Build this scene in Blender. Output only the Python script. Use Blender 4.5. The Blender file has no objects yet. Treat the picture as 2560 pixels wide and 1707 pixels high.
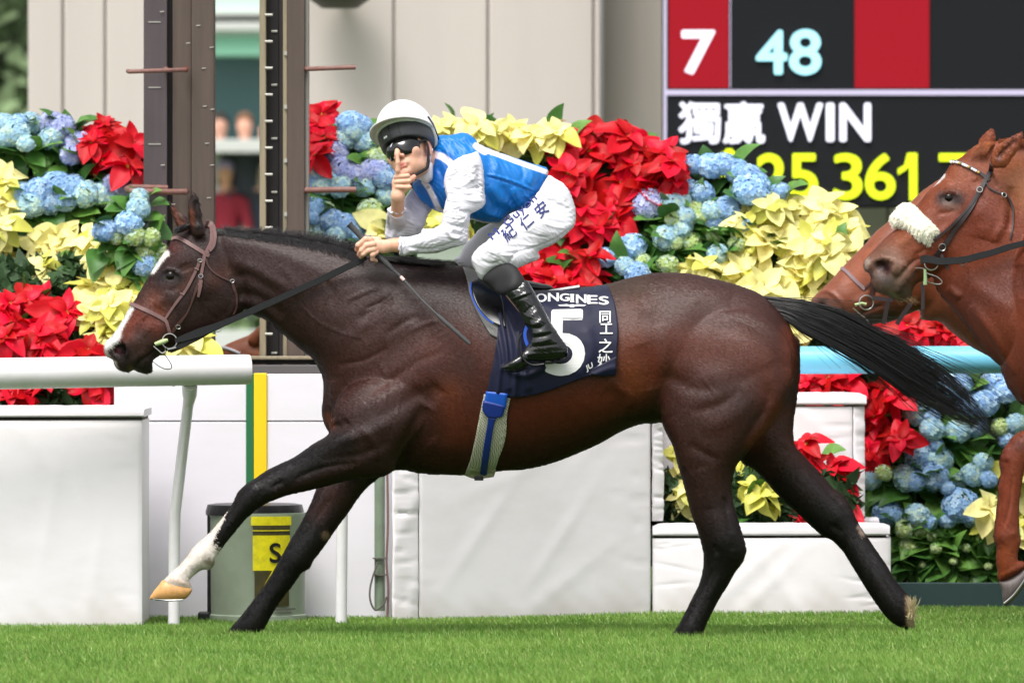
import bpy, math, random
import numpy as np
from mathutils import Vector, Matrix
rng = np.random.default_rng(7)
random.seed(7)
S = bpy.context.scene
COL = S.collection

# ---------------------------------------------------------------- camera
FPX = 20245.0            # focal length in photograph pixels (2560 wide)
CAMD, CAMH = 30.0, 1.30
PITCH = math.atan(130.8 / FPX)
cam_d = bpy.data.cameras.new('camera')
cam = bpy.data.objects.new('camera', cam_d); COL.objects.link(cam)
cam_d.sensor_width = 36.0
cam_d.lens = FPX / 2560 * 36
cam_d.clip_start, cam_d.clip_end = 1.0, 3000.0
cam.location = (0, -CAMD, CAMH)
cam.rotation_euler = (math.radians(90) - PITCH, 0, 0)
cam_d.dof.use_dof = True
cam_d.dof.focus_distance = CAMD - 0.15
cam_d.dof.aperture_fstop = 5.6
S.camera = cam

# ---------------------------------------------------------------- sky, sun, exposure
SUN_EL, SUN_AZ = math.radians(60), math.radians(206)
w = bpy.data.worlds.new('World'); S.world = w; w.use_nodes = True
nt = w.node_tree; nt.nodes.clear()
sky = nt.nodes.new('ShaderNodeTexSky'); sky.sky_type = 'NISHITA'; sky.sun_disc = False
sky.sun_elevation, sky.sun_rotation = SUN_EL, SUN_AZ
sky.air_density, sky.dust_density, sky.ozone_density = 1.0, 4.0, 1.0
hs = nt.nodes.new('ShaderNodeHueSaturation'); hs.inputs['Saturation'].default_value = 0.15
bg = nt.nodes.new('ShaderNodeBackground'); bg.inputs['Strength'].default_value = 0.115
wo = nt.nodes.new('ShaderNodeOutputWorld')
nt.links.new(sky.outputs[0], hs.inputs['Color']); nt.links.new(hs.outputs[0], bg.inputs['Color'])
nt.links.new(bg.outputs[0], wo.inputs[0])
sun_d = bpy.data.lights.new('sun', 'SUN'); sun = bpy.data.objects.new('sun', sun_d); COL.objects.link(sun)
sun_d.energy = 1.3; sun_d.angle = math.radians(26); sun_d.color = (1, 0.965, 0.91)
# direction the light comes from (matches the sky: rotation 0 = +Y, clockwise seen from above)
sd = Vector((math.sin(SUN_AZ) * math.cos(SUN_EL), math.cos(SUN_AZ) * math.cos(SUN_EL), math.sin(SUN_EL)))
sun.rotation_euler = sd.to_track_quat('Z', 'Y').to_euler()
S.view_settings.view_transform = 'Standard'
S.view_settings.look = 'None'
S.view_settings.gamma = 1.0
S.view_settings.use_curve_mapping = False
S.view_settings.exposure = 1.02

# ---------------------------------------------------------------- mapping from photograph pixels to the place
cp, sp = math.cos(PITCH), math.sin(PITCH)
def P(x, y, Y=0.0):
    """point at depth Y behind the racing line that is seen at photograph pixel x, y"""
    u, v = (x - 1280) / FPX, -(y - 853.5) / FPX
    dy, dz = cp + v * sp, v * cp - sp
    t = (Y + CAMD) / dy
    return Vector((u * t, Y, CAMH + dz * t))
def PX(v):
    """photograph pixel of world points (n,3) as seen from the lens of the photograph"""
    v = np.asarray(v, float); d = v[:, 1] + CAMD; z = v[:, 2] - CAMH
    yy = d * cp - z * sp; zz = z * cp + d * sp
    return np.stack([1280 + FPX * v[:, 0] / yy, 853.5 - FPX * zz / yy], 1)
def mpp(Y): return (Y + CAMD) / FPX          # metres per photograph pixel at depth Y
def D(x, y): return (x * 1.08844, y * 1.08844)
def zoom(x0, y0, s): return lambda *p: [(x0 + a / s, y0 + b / s) for a, b in zip(p[0::2], p[1::2])]
ZA, ZB, ZC, ZD = zoom(200, 450, 2), zoom(1100, 620, 2), zoom(350, 920, 2), zoom(1384, 920, 2)
ZH, ZJ, ZK, ZL = zoom(240, 540, 4), zoom(880, 240, 6), zoom(860, 520, 6), zoom(850, 220, 3.618)
ZR = zoom(1950, 280, 3.0148)
ZT = zoom(2050, 900, 2.451)
ZF = zoom(0, 0, 1 / 1.08844)

# ---------------------------------------------------------------- objects
def lin(c):
    c = np.asarray(c, float) / 255.0
    return tuple(np.where(c <= 0.04045, c / 12.92, ((c + 0.055) / 1.055) ** 2.4))
def meta(o, label=None, cat=None, group=None, kind=None):
    if label: o['label'] = label
    if cat: o['category'] = cat
    if group: o['group'] = group
    if kind: o['kind'] = kind
    return o
def root(name, loc, label, cat, group=None):
    o = bpy.data.objects.new(name, None); COL.objects.link(o); o.location = loc
    o.empty_display_size = 0.1
    return meta(o, label, cat, group)
def link(name, me, parent=None, mat=None, world=True):
    o = bpy.data.objects.new(name, me); COL.objects.link(o)
    if mat is not None and not me.materials: me.materials.append(mat)
    if parent is not None:
        o.parent = parent
        if world: o.matrix_parent_inverse = Matrix.Translation(parent_world(parent)).inverted()
    return o
def parent_world(p):
    v = Vector(p.location)
    while p.parent:
        # children built in world coordinates sit at their parent's inverse, so only roots carry a location
        p = p.parent; v = Vector(p.location) if p.parent is None else v
    return v
def mesh_np(name, V, F, smooth=True):
    """V (n,3); F list of (m,k) int arrays"""
    me = bpy.data.meshes.new(name)
    if not isinstance(F, (list, tuple)): F = [F]
    F = [np.asarray(f, np.int32) for f in F if len(f)]
    V = np.asarray(V, np.float32)
    nl = sum(f.size for f in F); npoly = sum(len(f) for f in F)
    me.vertices.add(len(V)); me.vertices.foreach_set('co', V.ravel())
    me.loops.add(nl); me.polygons.add(npoly)
    me.loops.foreach_set('vertex_index', np.concatenate([f.ravel() for f in F]))
    tot = np.concatenate([np.full(len(f), f.shape[1], np.int32) for f in F])
    st = np.concatenate([[0], np.cumsum(tot)[:-1]]).astype(np.int32)
    me.polygons.foreach_set('loop_start', st); me.polygons.foreach_set('loop_total', tot)
    me.polygons.foreach_set('use_smooth', np.full(npoly, smooth))
    me.update(calc_edges=True); me.validate()
    return me
def set_col(me, C, name='Col'):
    a = me.color_attributes.new(name, 'FLOAT_COLOR', 'POINT')
    C = np.asarray(C, np.float32)
    if C.shape[1] == 3: C = np.concatenate([C, np.ones((len(C), 1), np.float32)], 1)
    a.data.foreach_set('color', C.ravel())
class MB:
    """mesh builder: boxes, tubes, lofts and polygons collected in one mesh"""
    def __init__(s): s.v = []; s.f = []; s.n = 0
    def add(s, V, F):
        V = [tuple(p) for p in V]; s.v += V; s.f += [[i + s.n for i in f] for f in F]; s.n += len(V); return s
    def box(s, x0, x1, y0, y1, z0, z1, bev=0.0):
        if bev <= 0:
            V = [(x, y, z) for x in (x0, x1) for y in (y0, y1) for z in (z0, z1)]
            return s.add(V, [(0, 1, 3, 2), (4, 6, 7, 5), (0, 4, 5, 1), (2, 3, 7, 6), (0, 2, 6, 4), (1, 5, 7, 3)])
        b = min(bev, (x1 - x0) * .49, (y1 - y0) * .49, (z1 - z0) * .49)
        import bmesh
        bm = bmesh.new(); bmesh.ops.create_cube(bm, size=1)
        for v in bm.verts:
            v.co = ((x0 + x1) / 2 + v.co.x * (x1 - x0), (y0 + y1) / 2 + v.co.y * (y1 - y0), (z0 + z1) / 2 + v.co.z * (z1 - z0))
        bmesh.ops.bevel(bm, geom=bm.edges[:], offset=b, segments=3, affect='EDGES', profile=0.5)
        bm.verts.index_update()
        s.add([v.co[:] for v in bm.verts], [[v.index for v in f.verts] for f in bm.faces]); bm.free(); return s
    def tube(s, pts, r, n=8, cap=True, flat=None):
        """tube along points; r number or list; flat=(wide, thin, up vector) gives a strap section"""
        pts = [Vector(p) for p in pts]; m = len(pts)
        R = r if isinstance(r, (list, tuple, np.ndarray)) else [r] * m
        T = [(pts[min(i + 1, m - 1)] - pts[max(i - 1, 0)]).normalized() for i in range(m)]
        up = Vector((0.13, -1, 0.21)).normalized(); V = []
        a = T[0].cross(up)
        if a.length < 1e-3: a = T[0].cross(Vector((1, 0, 0)))
        a.normalize()
        for i in range(m):
            a = (a - T[i] * a.dot(T[i])).normalized(); b = T[i].cross(a)
            for k in range(n):
                t = 2 * math.pi * k / n
                V.append(pts[i] + (a * math.cos(t) + b * math.sin(t)) * R[i])
        F = [(i * n + k, i * n + (k + 1) % n, (i + 1) * n + (k + 1) % n, (i + 1) * n + k) for i in range(m - 1) for k in range(n)]
        if cap: F += [tuple(range(n))[::-1], tuple((m - 1) * n + k for k in range(n))]
        return s.add(V, F)
    def strap(s, pts, wid, thick, nrm):
        """flat strap along pts; nrm = list of outward normals (or one)"""
        pts = [Vector(p) for p in pts]; m = len(pts); V = []
        for i in range(m):
            T = (pts[min(i + 1, m - 1)] - pts[max(i - 1, 0)]).normalized()
            N = Vector(nrm[i] if isinstance(nrm, list) else nrm); N = (N - T * N.dot(T)).normalized()
            B = T.cross(N); w2 = (wid[i] if isinstance(wid, (list, tuple)) else wid) / 2
            V += [pts[i] + B * w2, pts[i] + B * w2 * .92 + N * thick, pts[i] - B * w2 * .92 + N * thick, pts[i] - B * w2]
        F = [(i * 4 + k, i * 4 + (k + 1) % 4, i * 4 + 4 + (k + 1) % 4, i * 4 + 4 + k) for i in range(m - 1) for k in range(4)]
        F += [(0, 3, 2, 1), tuple((m - 1) * 4 + k for k in range(4))]
        return s.add(V, F)
    def prism(s, poly, d0, d1, fn):
        """extrude 2-d polygon; fn(a, b, d) -> point"""
        n = len(poly); V = [fn(a, b, d0) for a, b in poly] + [fn(a, b, d1) for a, b in poly]
        return s.add(V, [tuple(range(n)), tuple(range(2 * n - 1, n - 1, -1))] + [(i, i + n, (i + 1) % n + n, (i + 1) % n) for i in range(n)])
    def lathe(s, prof, c, axis=(0, 0, 1), n=24):
        ax = Vector(axis).normalized(); a = ax.orthogonal().normalized(); b = ax.cross(a); c = Vector(c); V = []
        for r, h in prof:
            for k in range(n):
                t = 2 * math.pi * k / n; V.append(c + ax * h + (a * math.cos(t) + b * math.sin(t)) * r)
        F = [(i * n + k, i * n + (k + 1) % n, (i + 1) * n + (k + 1) % n, (i + 1) * n + k) for i in range(len(prof) - 1) for k in range(n)]
        F += [tuple(range(n))[::-1], tuple((len(prof) - 1) * n + k for k in range(n))]
        return s.add(V, F)
    def build(s, name, mat, parent=None, smooth=False, fix=True):
        me = bpy.data.meshes.new(name); me.from_pydata([tuple(v) for v in s.v], [], s.f)
        if fix:
            import bmesh
            bm = bmesh.new(); bm.from_mesh(me); bmesh.ops.recalc_face_normals(bm, faces=bm.faces[:]); bm.to_mesh(me); bm.free()
        if smooth:
            me.polygons.foreach_set('use_smooth', [True] * len(me.polygons))
            try: me.set_sharp_from_angle(angle=math.radians(38))
            except Exception: pass
        me.update()
        return link(name, me, parent, mat)

# ---------------------------------------------------------------- materials
def nodes(name):
    m = bpy.data.materials.new(name); m.use_nodes = True; n = m.node_tree; n.nodes.clear()
    out = n.nodes.new('ShaderNodeOutputMaterial'); b = n.nodes.new('ShaderNodeBsdfPrincipled'); n.links.new(b.outputs[0], out.inputs[0])
    return m, n, b
def mat(name, col, rough=0.6, spec=0.5, metal=0.0, var=0.0, vscale=(8, 8, 8), bump=0.0, bscale=(60, 60, 60), attr=None,
        sheen=0.0, sss=0.0, coat=0.0, trans=0.0, emit=None, estr=1.0, dirt=None, dscale=3.0, damount=0.0, objvar=0.0, coords='Object', backlit=0.0, hv_=.04):
    m, n, b = nodes(name); L = n.links.new
    b.inputs['Roughness'].default_value = rough; b.inputs['Specular IOR Level'].default_value = spec; b.inputs['Metallic'].default_value = metal
    b.inputs['Sheen Weight'].default_value = sheen; b.inputs['Sheen Roughness'].default_value = 0.4
    b.inputs['Coat Weight'].default_value = coat; b.inputs['Coat Roughness'].default_value = 0.15
    b.inputs['Transmission Weight'].default_value = trans
    if sss: b.inputs['Subsurface Weight'].default_value = sss; b.inputs['Subsurface Radius'].default_value = (1, .35, .2); b.inputs['Subsurface Scale'].default_value = 0.006
    tc = n.nodes.new('ShaderNodeTexCoord')
    if attr:
        a = n.nodes.new('ShaderNodeVertexColor'); a.layer_name = attr; src = a.outputs['Color']
    else:
        r = n.nodes.new('ShaderNodeRGB'); r.outputs[0].default_value = (*col[:3], 1); src = r.outputs[0]
    def noise(scale, detail=4, rough_=0.55):
        mp = n.nodes.new('ShaderNodeMapping'); L(tc.outputs[coords], mp.inputs['Vector']); mp.inputs['Scale'].default_value = scale
        t = n.nodes.new('ShaderNodeTexNoise'); t.inputs['Scale'].default_value = 1.0; t.inputs['Detail'].default_value = detail; t.inputs['Roughness'].default_value = rough_
        L(mp.outputs[0], t.inputs['Vector']); return t.outputs['Fac']
    if var:
        f = noise(vscale); mr = n.nodes.new('ShaderNodeMapRange'); L(f, mr.inputs['Value'])
        mr.inputs['From Min'].default_value = .3; mr.inputs['From Max'].default_value = .7; mr.inputs['To Min'].default_value = 1 - var; mr.inputs['To Max'].default_value = 1 + var
        mx = n.nodes.new('ShaderNodeVectorMath'); mx.operation = 'SCALE'; L(src, mx.inputs[0]); L(mr.outputs[0], mx.inputs['Scale']); src = mx.outputs[0]
    if objvar:
        oi = n.nodes.new('ShaderNodeObjectInfo'); h = n.nodes.new('ShaderNodeHueSaturation')
        mr = n.nodes.new('ShaderNodeMapRange'); L(oi.outputs['Random'], mr.inputs['Value']); mr.inputs['To Min'].default_value = 1 - objvar; mr.inputs['To Max'].default_value = 1 + objvar
        mr2 = n.nodes.new('ShaderNodeMapRange'); L(oi.outputs['Random'], mr2.inputs['Value']); mr2.inputs['To Min'].default_value = .5 + objvar * hv_; mr2.inputs['To Max'].default_value = .5 - objvar * hv_
        L(mr.outputs[0], h.inputs['Value']); L(mr2.outputs[0], h.inputs['Hue']); L(src, h.inputs['Color']); src = h.outputs[0]
    if dirt is not None:
        f = noise((dscale,) * 3 if not isinstance(dscale, tuple) else dscale, 6, .65); mr = n.nodes.new('ShaderNodeMapRange'); L(f, mr.inputs['Value'])
        mr.inputs['From Min'].default_value = .45; mr.inputs['From Max'].default_value = .75; mr.inputs['To Max'].default_value = damount
        mx = n.nodes.new('ShaderNodeMix'); mx.data_type = 'RGBA'; L(mr.outputs[0], mx.inputs['Factor']); L(src, mx.inputs['A']); mx.inputs['B'].default_value = (*dirt, 1); src = mx.outputs['Result']
    L(src, b.inputs['Base Color'])
    if emit is not None:
        b.inputs['Emission Color'].default_value = (*emit, 1); b.inputs['Emission Strength'].default_value = estr
    if bump:
        bn = n.nodes.new('ShaderNodeBump'); bn.inputs['Strength'].default_value = 1.0; bn.inputs['Distance'].default_value = bump
        L(noise(bscale, 3), bn.inputs['Height']); L(bn.outputs[0], b.inputs['Normal'])
    if backlit:
        tr = n.nodes.new('ShaderNodeBsdfTranslucent'); L(src, tr.inputs['Color']); ms = n.nodes.new('ShaderNodeMixShader'); ms.inputs[0].default_value = backlit
        L(b.outputs[0], ms.inputs[1]); L(tr.outputs[0], ms.inputs[2]); L(ms.outputs[0], [x for x in n.nodes if x.type == 'OUTPUT_MATERIAL'][0].inputs[0])
    return m

# ---------------------------------------------------------------- solids from implicit fields (one continuous skin per body)
def spline(pts, n=5, closed=True):
    p = np.asarray(pts, float); m = len(p); out = []
    for i in range(m if closed else m - 1):
        if closed: a, b, c, d = p[i - 1], p[i], p[(i + 1) % m], p[(i + 2) % m]
        else: a, b, c, d = p[max(i - 1, 0)], p[i], p[i + 1], p[min(i + 2, m - 1)]
        for t in np.arange(n) / n:
            out.append(0.5 * (2 * b + (c - a) * t + (2 * a - 5 * b + 4 * c - d) * t * t + (3 * b - a - 3 * c + d) * t ** 3))
    if not closed: out.append(p[-1])
    return np.array(out)
def poly_sd(X, Z, poly):
    """signed distance, positive inside"""
    d = np.full(X.shape, 1e9); ins = np.zeros(X.shape, bool); n = len(poly)
    for i in range(n):
        ax, az = poly[i]; bx, bz = poly[(i + 1) % n]; ex, ez = bx - ax, bz - az; L2 = ex * ex + ez * ez
        if L2 < 1e-14: continue
        px, pz = X - ax, Z - az; t = np.clip((px * ex + pz * ez) / L2, 0, 1)
        d = np.minimum(d, (px - t * ex) ** 2 + (pz - t * ez) ** 2)
        c = ((az <= Z) & (bz > Z)) | ((bz <= Z) & (az > Z))
        if ez != 0: ins ^= c & (X < ax + (Z - az) / ez * ex)
    d = np.sqrt(d); return np.where(ins, d, -d)
def line_d(x, y, pts):
    """distance of points to an open polyline and the position 0..1 along it"""
    pts = np.asarray(pts, float)
    if len(pts) == 1: return np.hypot(x - pts[0, 0], y - pts[0, 1]), np.zeros(x.shape)
    d = np.full(x.shape, 1e9); T = np.zeros(x.shape); seg = np.hypot(*(pts[1:] - pts[:-1]).T); cum = np.concatenate([[0], np.cumsum(seg)]); tot = cum[-1]
    for i in range(len(pts) - 1):
        e = pts[i + 1] - pts[i]; L2 = max(e @ e, 1e-12); px, py = x - pts[i, 0], y - pts[i, 1]
        t = np.clip((px * e[0] + py * e[1]) / L2, 0, 1); q = np.hypot(px - t * e[0], py - t * e[1]); m = q < d
        d = np.where(m, q, d); T = np.where(m, (cum[i] + t * seg[i]) / tot, T)
    return d, T
def idw(x, y, anchors, p=3):
    if isinstance(anchors, (int, float)): return np.full(np.shape(x), float(anchors))
    num = 0; den = 0
    for ax, ay, v in anchors:
        w_ = 1.0 / ((x - ax) ** 2 + (y - ay) ** 2 + 400.0) ** (p / 2); num = num + w_ * v; den = den + w_
    return num / den
def poisson(mask, h):
    """u with laplacian -2 inside the mask, 0 outside (half-thickness squared of a round section)"""
    if min(mask.shape) > 24:
        m2 = mask[::2, ::2]; u2 = poisson(m2, h * 2)
        u = np.repeat(np.repeat(u2, 2, 0), 2, 1)[:mask.shape[0], :mask.shape[1]]; it = 60
    else: u = np.zeros(mask.shape); it = 500
    u = np.pad(u, 1); m = np.pad(mask, 1)
    u = u[:mask.shape[0] + 2, :mask.shape[1] + 2]
    for _ in range(it):
        u[1:-1, 1:-1] = (u[2:, 1:-1] + u[:-2, 1:-1] + u[1:-1, 2:] + u[1:-1, :-2] + 2 * h * h) / 4; u *= m
    return u[1:-1, 1:-1]
class Vol:
    def __init__(s, x0, x1, y0, y1, z0, z1, h, Yp=0.0):
        s.o = np.array([x0, y0, z0], float); s.h = h; s.Yp = Yp
        s.n = [int((x1 - x0) / h) + 2, int((y1 - y0) / h) + 2, int((z1 - z0) / h) + 2]
        s.F = np.full(s.n, -1.0, np.float32)
    def ax(s, i, a, b): return s.o[i] + s.h * np.arange(a, b)
    def rng(s, lo, hi, pad):
        r = []
        for i in range(3):
            a = max(0, int((lo[i] - pad - s.o[i]) / s.h)); b = min(s.n[i], int((hi[i] + pad - s.o[i]) / s.h) + 2); r += [a, max(a + 1, b)]
        return r
    def put(s, r, G, k, sub=False):
        sl = (slice(r[0], r[1]), slice(r[2], r[3]), slice(r[4], r[5])); A = s.F[sl]
        if sub:
            G = -G; h_ = np.maximum(k - np.abs(A - G), 0) / k if k > 0 else 0; s.F[sl] = np.minimum(A, G) - h_ * h_ * k / 4
        else:
            h_ = np.maximum(k - np.abs(A - G), 0) / k if k > 0 else 0; s.F[sl] = np.maximum(A, G) + h_ * h_ * k / 4
    def inflate(s, px, scale=1.0, y0=0.0, k=0.02, n=4, smooth=True, off=0.0, power=1.0, ret=False, blur=0):
        """solid whose side view is the outline px (photograph pixels at depth Yp); thickness follows its local width"""
        p = spline(px, n) if smooth else np.asarray(px, float)
        W_ = np.array([P(a, b, s.Yp)[:] for a, b in p])[:, [0, 2]]
        lo = [W_[:, 0].min(), 0, W_[:, 1].min()]; hi = [W_[:, 0].max(), 0, W_[:, 1].max()]
        r = s.rng(lo, hi, 0.03 + off); X = s.ax(0, r[0], r[1]); Z = s.ax(2, r[4], r[5]); XX, ZZ = np.meshgrid(X, Z, indexing='ij')
        d = poly_sd(XX, ZZ, W_) + off; u = poisson(d > 0, s.h)
        g = np.where(d > 1.2 * s.h, u / np.maximum(d, 1e-6), 0); kn = d > 1.2 * s.h
        for _ in range(14):
            gp, kp = np.pad(g * kn, 1), np.pad(kn.astype(float), 1)
            sm = gp[2:, 1:-1] + gp[:-2, 1:-1] + gp[1:-1, 2:] + gp[1:-1, :-2]; c = kp[2:, 1:-1] + kp[:-2, 1:-1] + kp[1:-1, 2:] + kp[1:-1, :-2]
            new = (~kn) & (c > 0); g = np.where(new, sm / np.maximum(c, 1), g); kn = kn | new
        g = np.where(kn, g, 0.05); u = d * g
        for _ in range(blur):
            up = np.pad(u, 1, mode='edge'); us = (up[2:, 1:-1] + up[:-2, 1:-1] + up[1:-1, 2:] + up[1:-1, :-2]) / 4; u = np.where(d > 3 * s.h, us, u)
        pp = 1 / mpp(s.Yp); pxx = 1280 + XX * pp; pyy = P(0, 0, s.Yp)[2] * pp - ZZ * pp
        sc = idw(pxx, pyy, scale); yy0 = idw(pxx, pyy, y0)
        if power != 1.0: u = np.sign(u) * np.abs(u) ** power * (np.max(u) ** (1 - power))
        t2 = (sc * sc * u)
        tm = math.sqrt(max(t2.max(), 1e-8)); y_lo, y_hi = yy0.min() - tm, yy0.max() + tm
        r = s.rng([lo[0], y_lo, lo[2]], [hi[0], y_hi, hi[2]], 0.03 + off); X = s.ax(0, r[0], r[1])
        Yv = s.ax(1, r[2], r[3])[None, :, None]; A = t2[:, None, :]; B = (Yv - yy0[:, None, :]) ** 2
        G = ((A - B) / np.sqrt(2 * (np.abs(A) + B) + 1e-6)).astype(np.float32)
        s.put(r, G, k)
    def capsule(s, p, q, r1, r2=None, k=0.01, sub=False, flat=1.0):
        r2 = r1 if r2 is None else r2; p, q = np.array(p, float), np.array(q, float); R = max(r1, r2)
        r = s.rng(np.minimum(p, q) - R, np.maximum(p, q) + R, k + 3 * s.h)
        X, Y, Z = s.ax(0, r[0], r[1])[:, None, None], s.ax(1, r[2], r[3])[None, :, None], s.ax(2, r[4], r[5])[None, None, :]
        e = q - p; L2 = max(e @ e, 1e-12); a, b, c = X - p[0], Y - p[1], Z - p[2]
        t = np.clip((a * e[0] + b * e[1] + c * e[2]) / L2, 0, 1)
        d = np.sqrt((a - t * e[0]) ** 2 + ((b - t * e[1]) / flat) ** 2 + (c - t * e[2]) ** 2)
        s.put(r, (r1 + (r2 - r1) * t - d).astype(np.float32), k, sub)
    def chain(s, pts, rad, k=0.004):
        for i in range(len(pts) - 1): s.capsule(pts[i], pts[i + 1], rad[i], rad[i + 1], k)
    def ellipsoid(s, c, rad, R=None, k=0.01, sub=False):
        c = np.array(c, float); rad = np.array(rad, float); R = np.eye(3) if R is None else np.array(R)
        m = rad.max(); r = s.rng(c - m, c + m, k + 3 * s.h)
        X, Y, Z = s.ax(0, r[0], r[1])[:, None, None] - c[0], s.ax(1, r[2], r[3])[None, :, None] - c[1], s.ax(2, r[4], r[5])[None, None, :] - c[2]
        q = [(X * R[0, i] + Y * R[1, i] + Z * R[2, i]) / rad[i] for i in range(3)]
        q1 = np.sqrt(q[0] ** 2 + q[1] ** 2 + q[2] ** 2); q2 = np.sqrt((q[0] / rad[0]) ** 2 + (q[1] / rad[1]) ** 2 + (q[2] / rad[2]) ** 2) + 1e-9
        s.put(r, (q1 * (1 - q1) / q2).astype(np.float32), k, sub)
    def cut(s, fn):
        """intersect with half space / field fn(X,Y,Z)>0"""
        X, Y, Z = s.ax(0, 0, s.n[0])[:, None, None], s.ax(1, 0, s.n[1])[None, :, None], s.ax(2, 0, s.n[2])[None, None, :]
        s.F = np.minimum(s.F, fn(X, Y, Z).astype(np.float32))
    def mesh(s, smooth=2):
        F = s.F; F[0] = -1; F[-1] = -1; F[:, 0] = -1; F[:, -1] = -1; F[:, :, 0] = -1; F[:, :, -1] = -1
        I = F > 0
        c = np.zeros(np.array(F.shape) - 1, np.int8)
        for a in (0, 1):
            for b in (0, 1):
                for d in (0, 1): c += I[a:F.shape[0] - 1 + a, b:F.shape[1] - 1 + b, d:F.shape[2] - 1 + d]
        act = (c > 0) & (c < 8); idx = np.full(act.shape, -1, np.int32); ci, cj, ck = np.nonzero(act); idx[ci, cj, ck] = np.arange(len(ci))
        pos = np.zeros((len(ci), 3)); cnt = np.zeros(len(ci)); cor = [(a, b, d) for a in (0, 1) for b in (0, 1) for d in (0, 1)]
        for u in range(8):
            for v in range(u + 1, 8):
                A, B = cor[u], cor[v]
                if sum(abs(A[i] - B[i]) for i in range(3)) != 1: continue
                fa = F[ci + A[0], cj + A[1], ck + A[2]]; fb = F[ci + B[0], cj + B[1], ck + B[2]]; m = (fa > 0) != (fb > 0)
                t = np.where(m, fa / np.where(m, fa - fb, 1), 0)
                for i in range(3): pos[:, i] += np.where(m, A[i] + t * (B[i] - A[i]), 0)
                cnt += m
        pos /= cnt[:, None]; V = s.o + s.h * (np.stack([ci, cj, ck], 1) + pos); Q = []
        for ax in range(3):
            sl0 = [slice(None)] * 3; sl1 = [slice(None)] * 3; sl0[ax] = slice(0, -1); sl1[ax] = slice(1, None)
            a, b = I[tuple(sl0)], I[tuple(sl1)]; e = np.stack(np.nonzero(a != b), 1); up = a[tuple(e.T)]
            u, v = (ax + 1) % 3, (ax + 2) % 3; ok = (e[:, u] > 0) & (e[:, v] > 0); e = e[ok]; up = up[ok]
            def cell(du, dv):
                q = e.copy(); q[:, u] -= du; q[:, v] -= dv; return idx[q[:, 0], q[:, 1], q[:, 2]]
            q = np.stack([cell(1, 1), cell(0, 1), cell(0, 0), cell(1, 0)], 1); q[~up] = q[~up][:, ::-1]; Q.append(q)
        Q = np.concatenate(Q); Q = Q[(Q >= 0).all(1)]
        if smooth:
            E = np.concatenate([Q[:, [0, 1]], Q[:, [1, 2]], Q[:, [2, 3]], Q[:, [3, 0]]])
            for it in range(smooth * 2):
                w_ = 0.55 if it % 2 == 0 else -0.52; acc = np.zeros_like(V); ct = np.bincount(E.ravel(), minlength=len(V))
                for i in range(3): acc[:, i] = np.bincount(E[:, 0], V[E[:, 1], i], len(V)) + np.bincount(E[:, 1], V[E[:, 0], i], len(V))
                V = V + w_ * (acc / np.maximum(ct, 1)[:, None] - V)
        return V, Q
def vnormals(V, Q):
    n = np.cross(V[Q[:, 2]] - V[Q[:, 0]], V[Q[:, 3]] - V[Q[:, 1]]); N = np.zeros_like(V)
    for c in range(4):
        for i in range(3): N[:, i] += np.bincount(Q[:, c], n[:, i], len(V))
    return N / np.maximum(np.linalg.norm(N, axis=1), 1e-12)[:, None]
def sculpt(V, Q, strokes, both=True):
    """push the skin along its normal under each stroke: (pixel polyline, width px, metres, taper)"""
    N = vnormals(V, Q); p = PX(V); wgt = np.clip((-N[:, 1] - .05) / .45, 0, 1) if not both else np.clip((np.abs(N[:, 1]) - .05) / .45, 0, 1)
    D_ = np.zeros(len(V))
    for st in strokes:
        pl, wd, am = st[:3]; pl = np.array(pl)
        if len(pl) > 2: pl = spline(pl, 4, False)
        lo, hi = pl.min(0) - 3 * wd, pl.max(0) + 3 * wd
        m = (p[:, 0] > lo[0]) & (p[:, 0] < hi[0]) & (p[:, 1] > lo[1]) & (p[:, 1] < hi[1])
        if len(st) > 4: m &= st[4](V)
        if not m.any(): continue
        d, t = line_d(p[m, 0], p[m, 1], pl)
        tp = np.clip(np.minimum(t, 1 - t) * 2 / st[3], 0, 1) if len(st) > 3 and st[3] and len(pl) > 1 else 1.0
        if len(pl) > 1: tp = np.sqrt(np.maximum(tp, 0)) if not np.isscalar(tp) else tp
        D_[m] += am * np.exp(-(d / wd) ** 2) * tp
    return V + N * (D_ * wgt)[:, None]
def paint(V, base, blobs, extra=None):
    """coat or cloth colours: blobs = (pixel polyline, width px, sRGB 0-255, strength[, mask])"""
    p = PX(V); C = np.tile(np.array(lin(base)), (len(V), 1)) if not isinstance(base, np.ndarray) else base
    for bl in blobs:
        pl, wd, col, st = bl[:4]; pl = np.array(pl)
        lo, hi = pl.min(0) - 3 * wd, pl.max(0) + 3 * wd
        m = (p[:, 0] > lo[0]) & (p[:, 0] < hi[0]) & (p[:, 1] > lo[1]) & (p[:, 1] < hi[1])
        if len(bl) > 4 and bl[4] is not None: m &= bl[4](V)
        if not m.any(): continue
        d, _ = line_d(p[m, 0], p[m, 1], pl); e = bl[5] if len(bl) > 5 else 2
        a = (st * np.exp(-(d / wd) ** e))[:, None]; C[m] = C[m] * (1 - a) + np.array(lin(col)) * a
    return C
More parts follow.
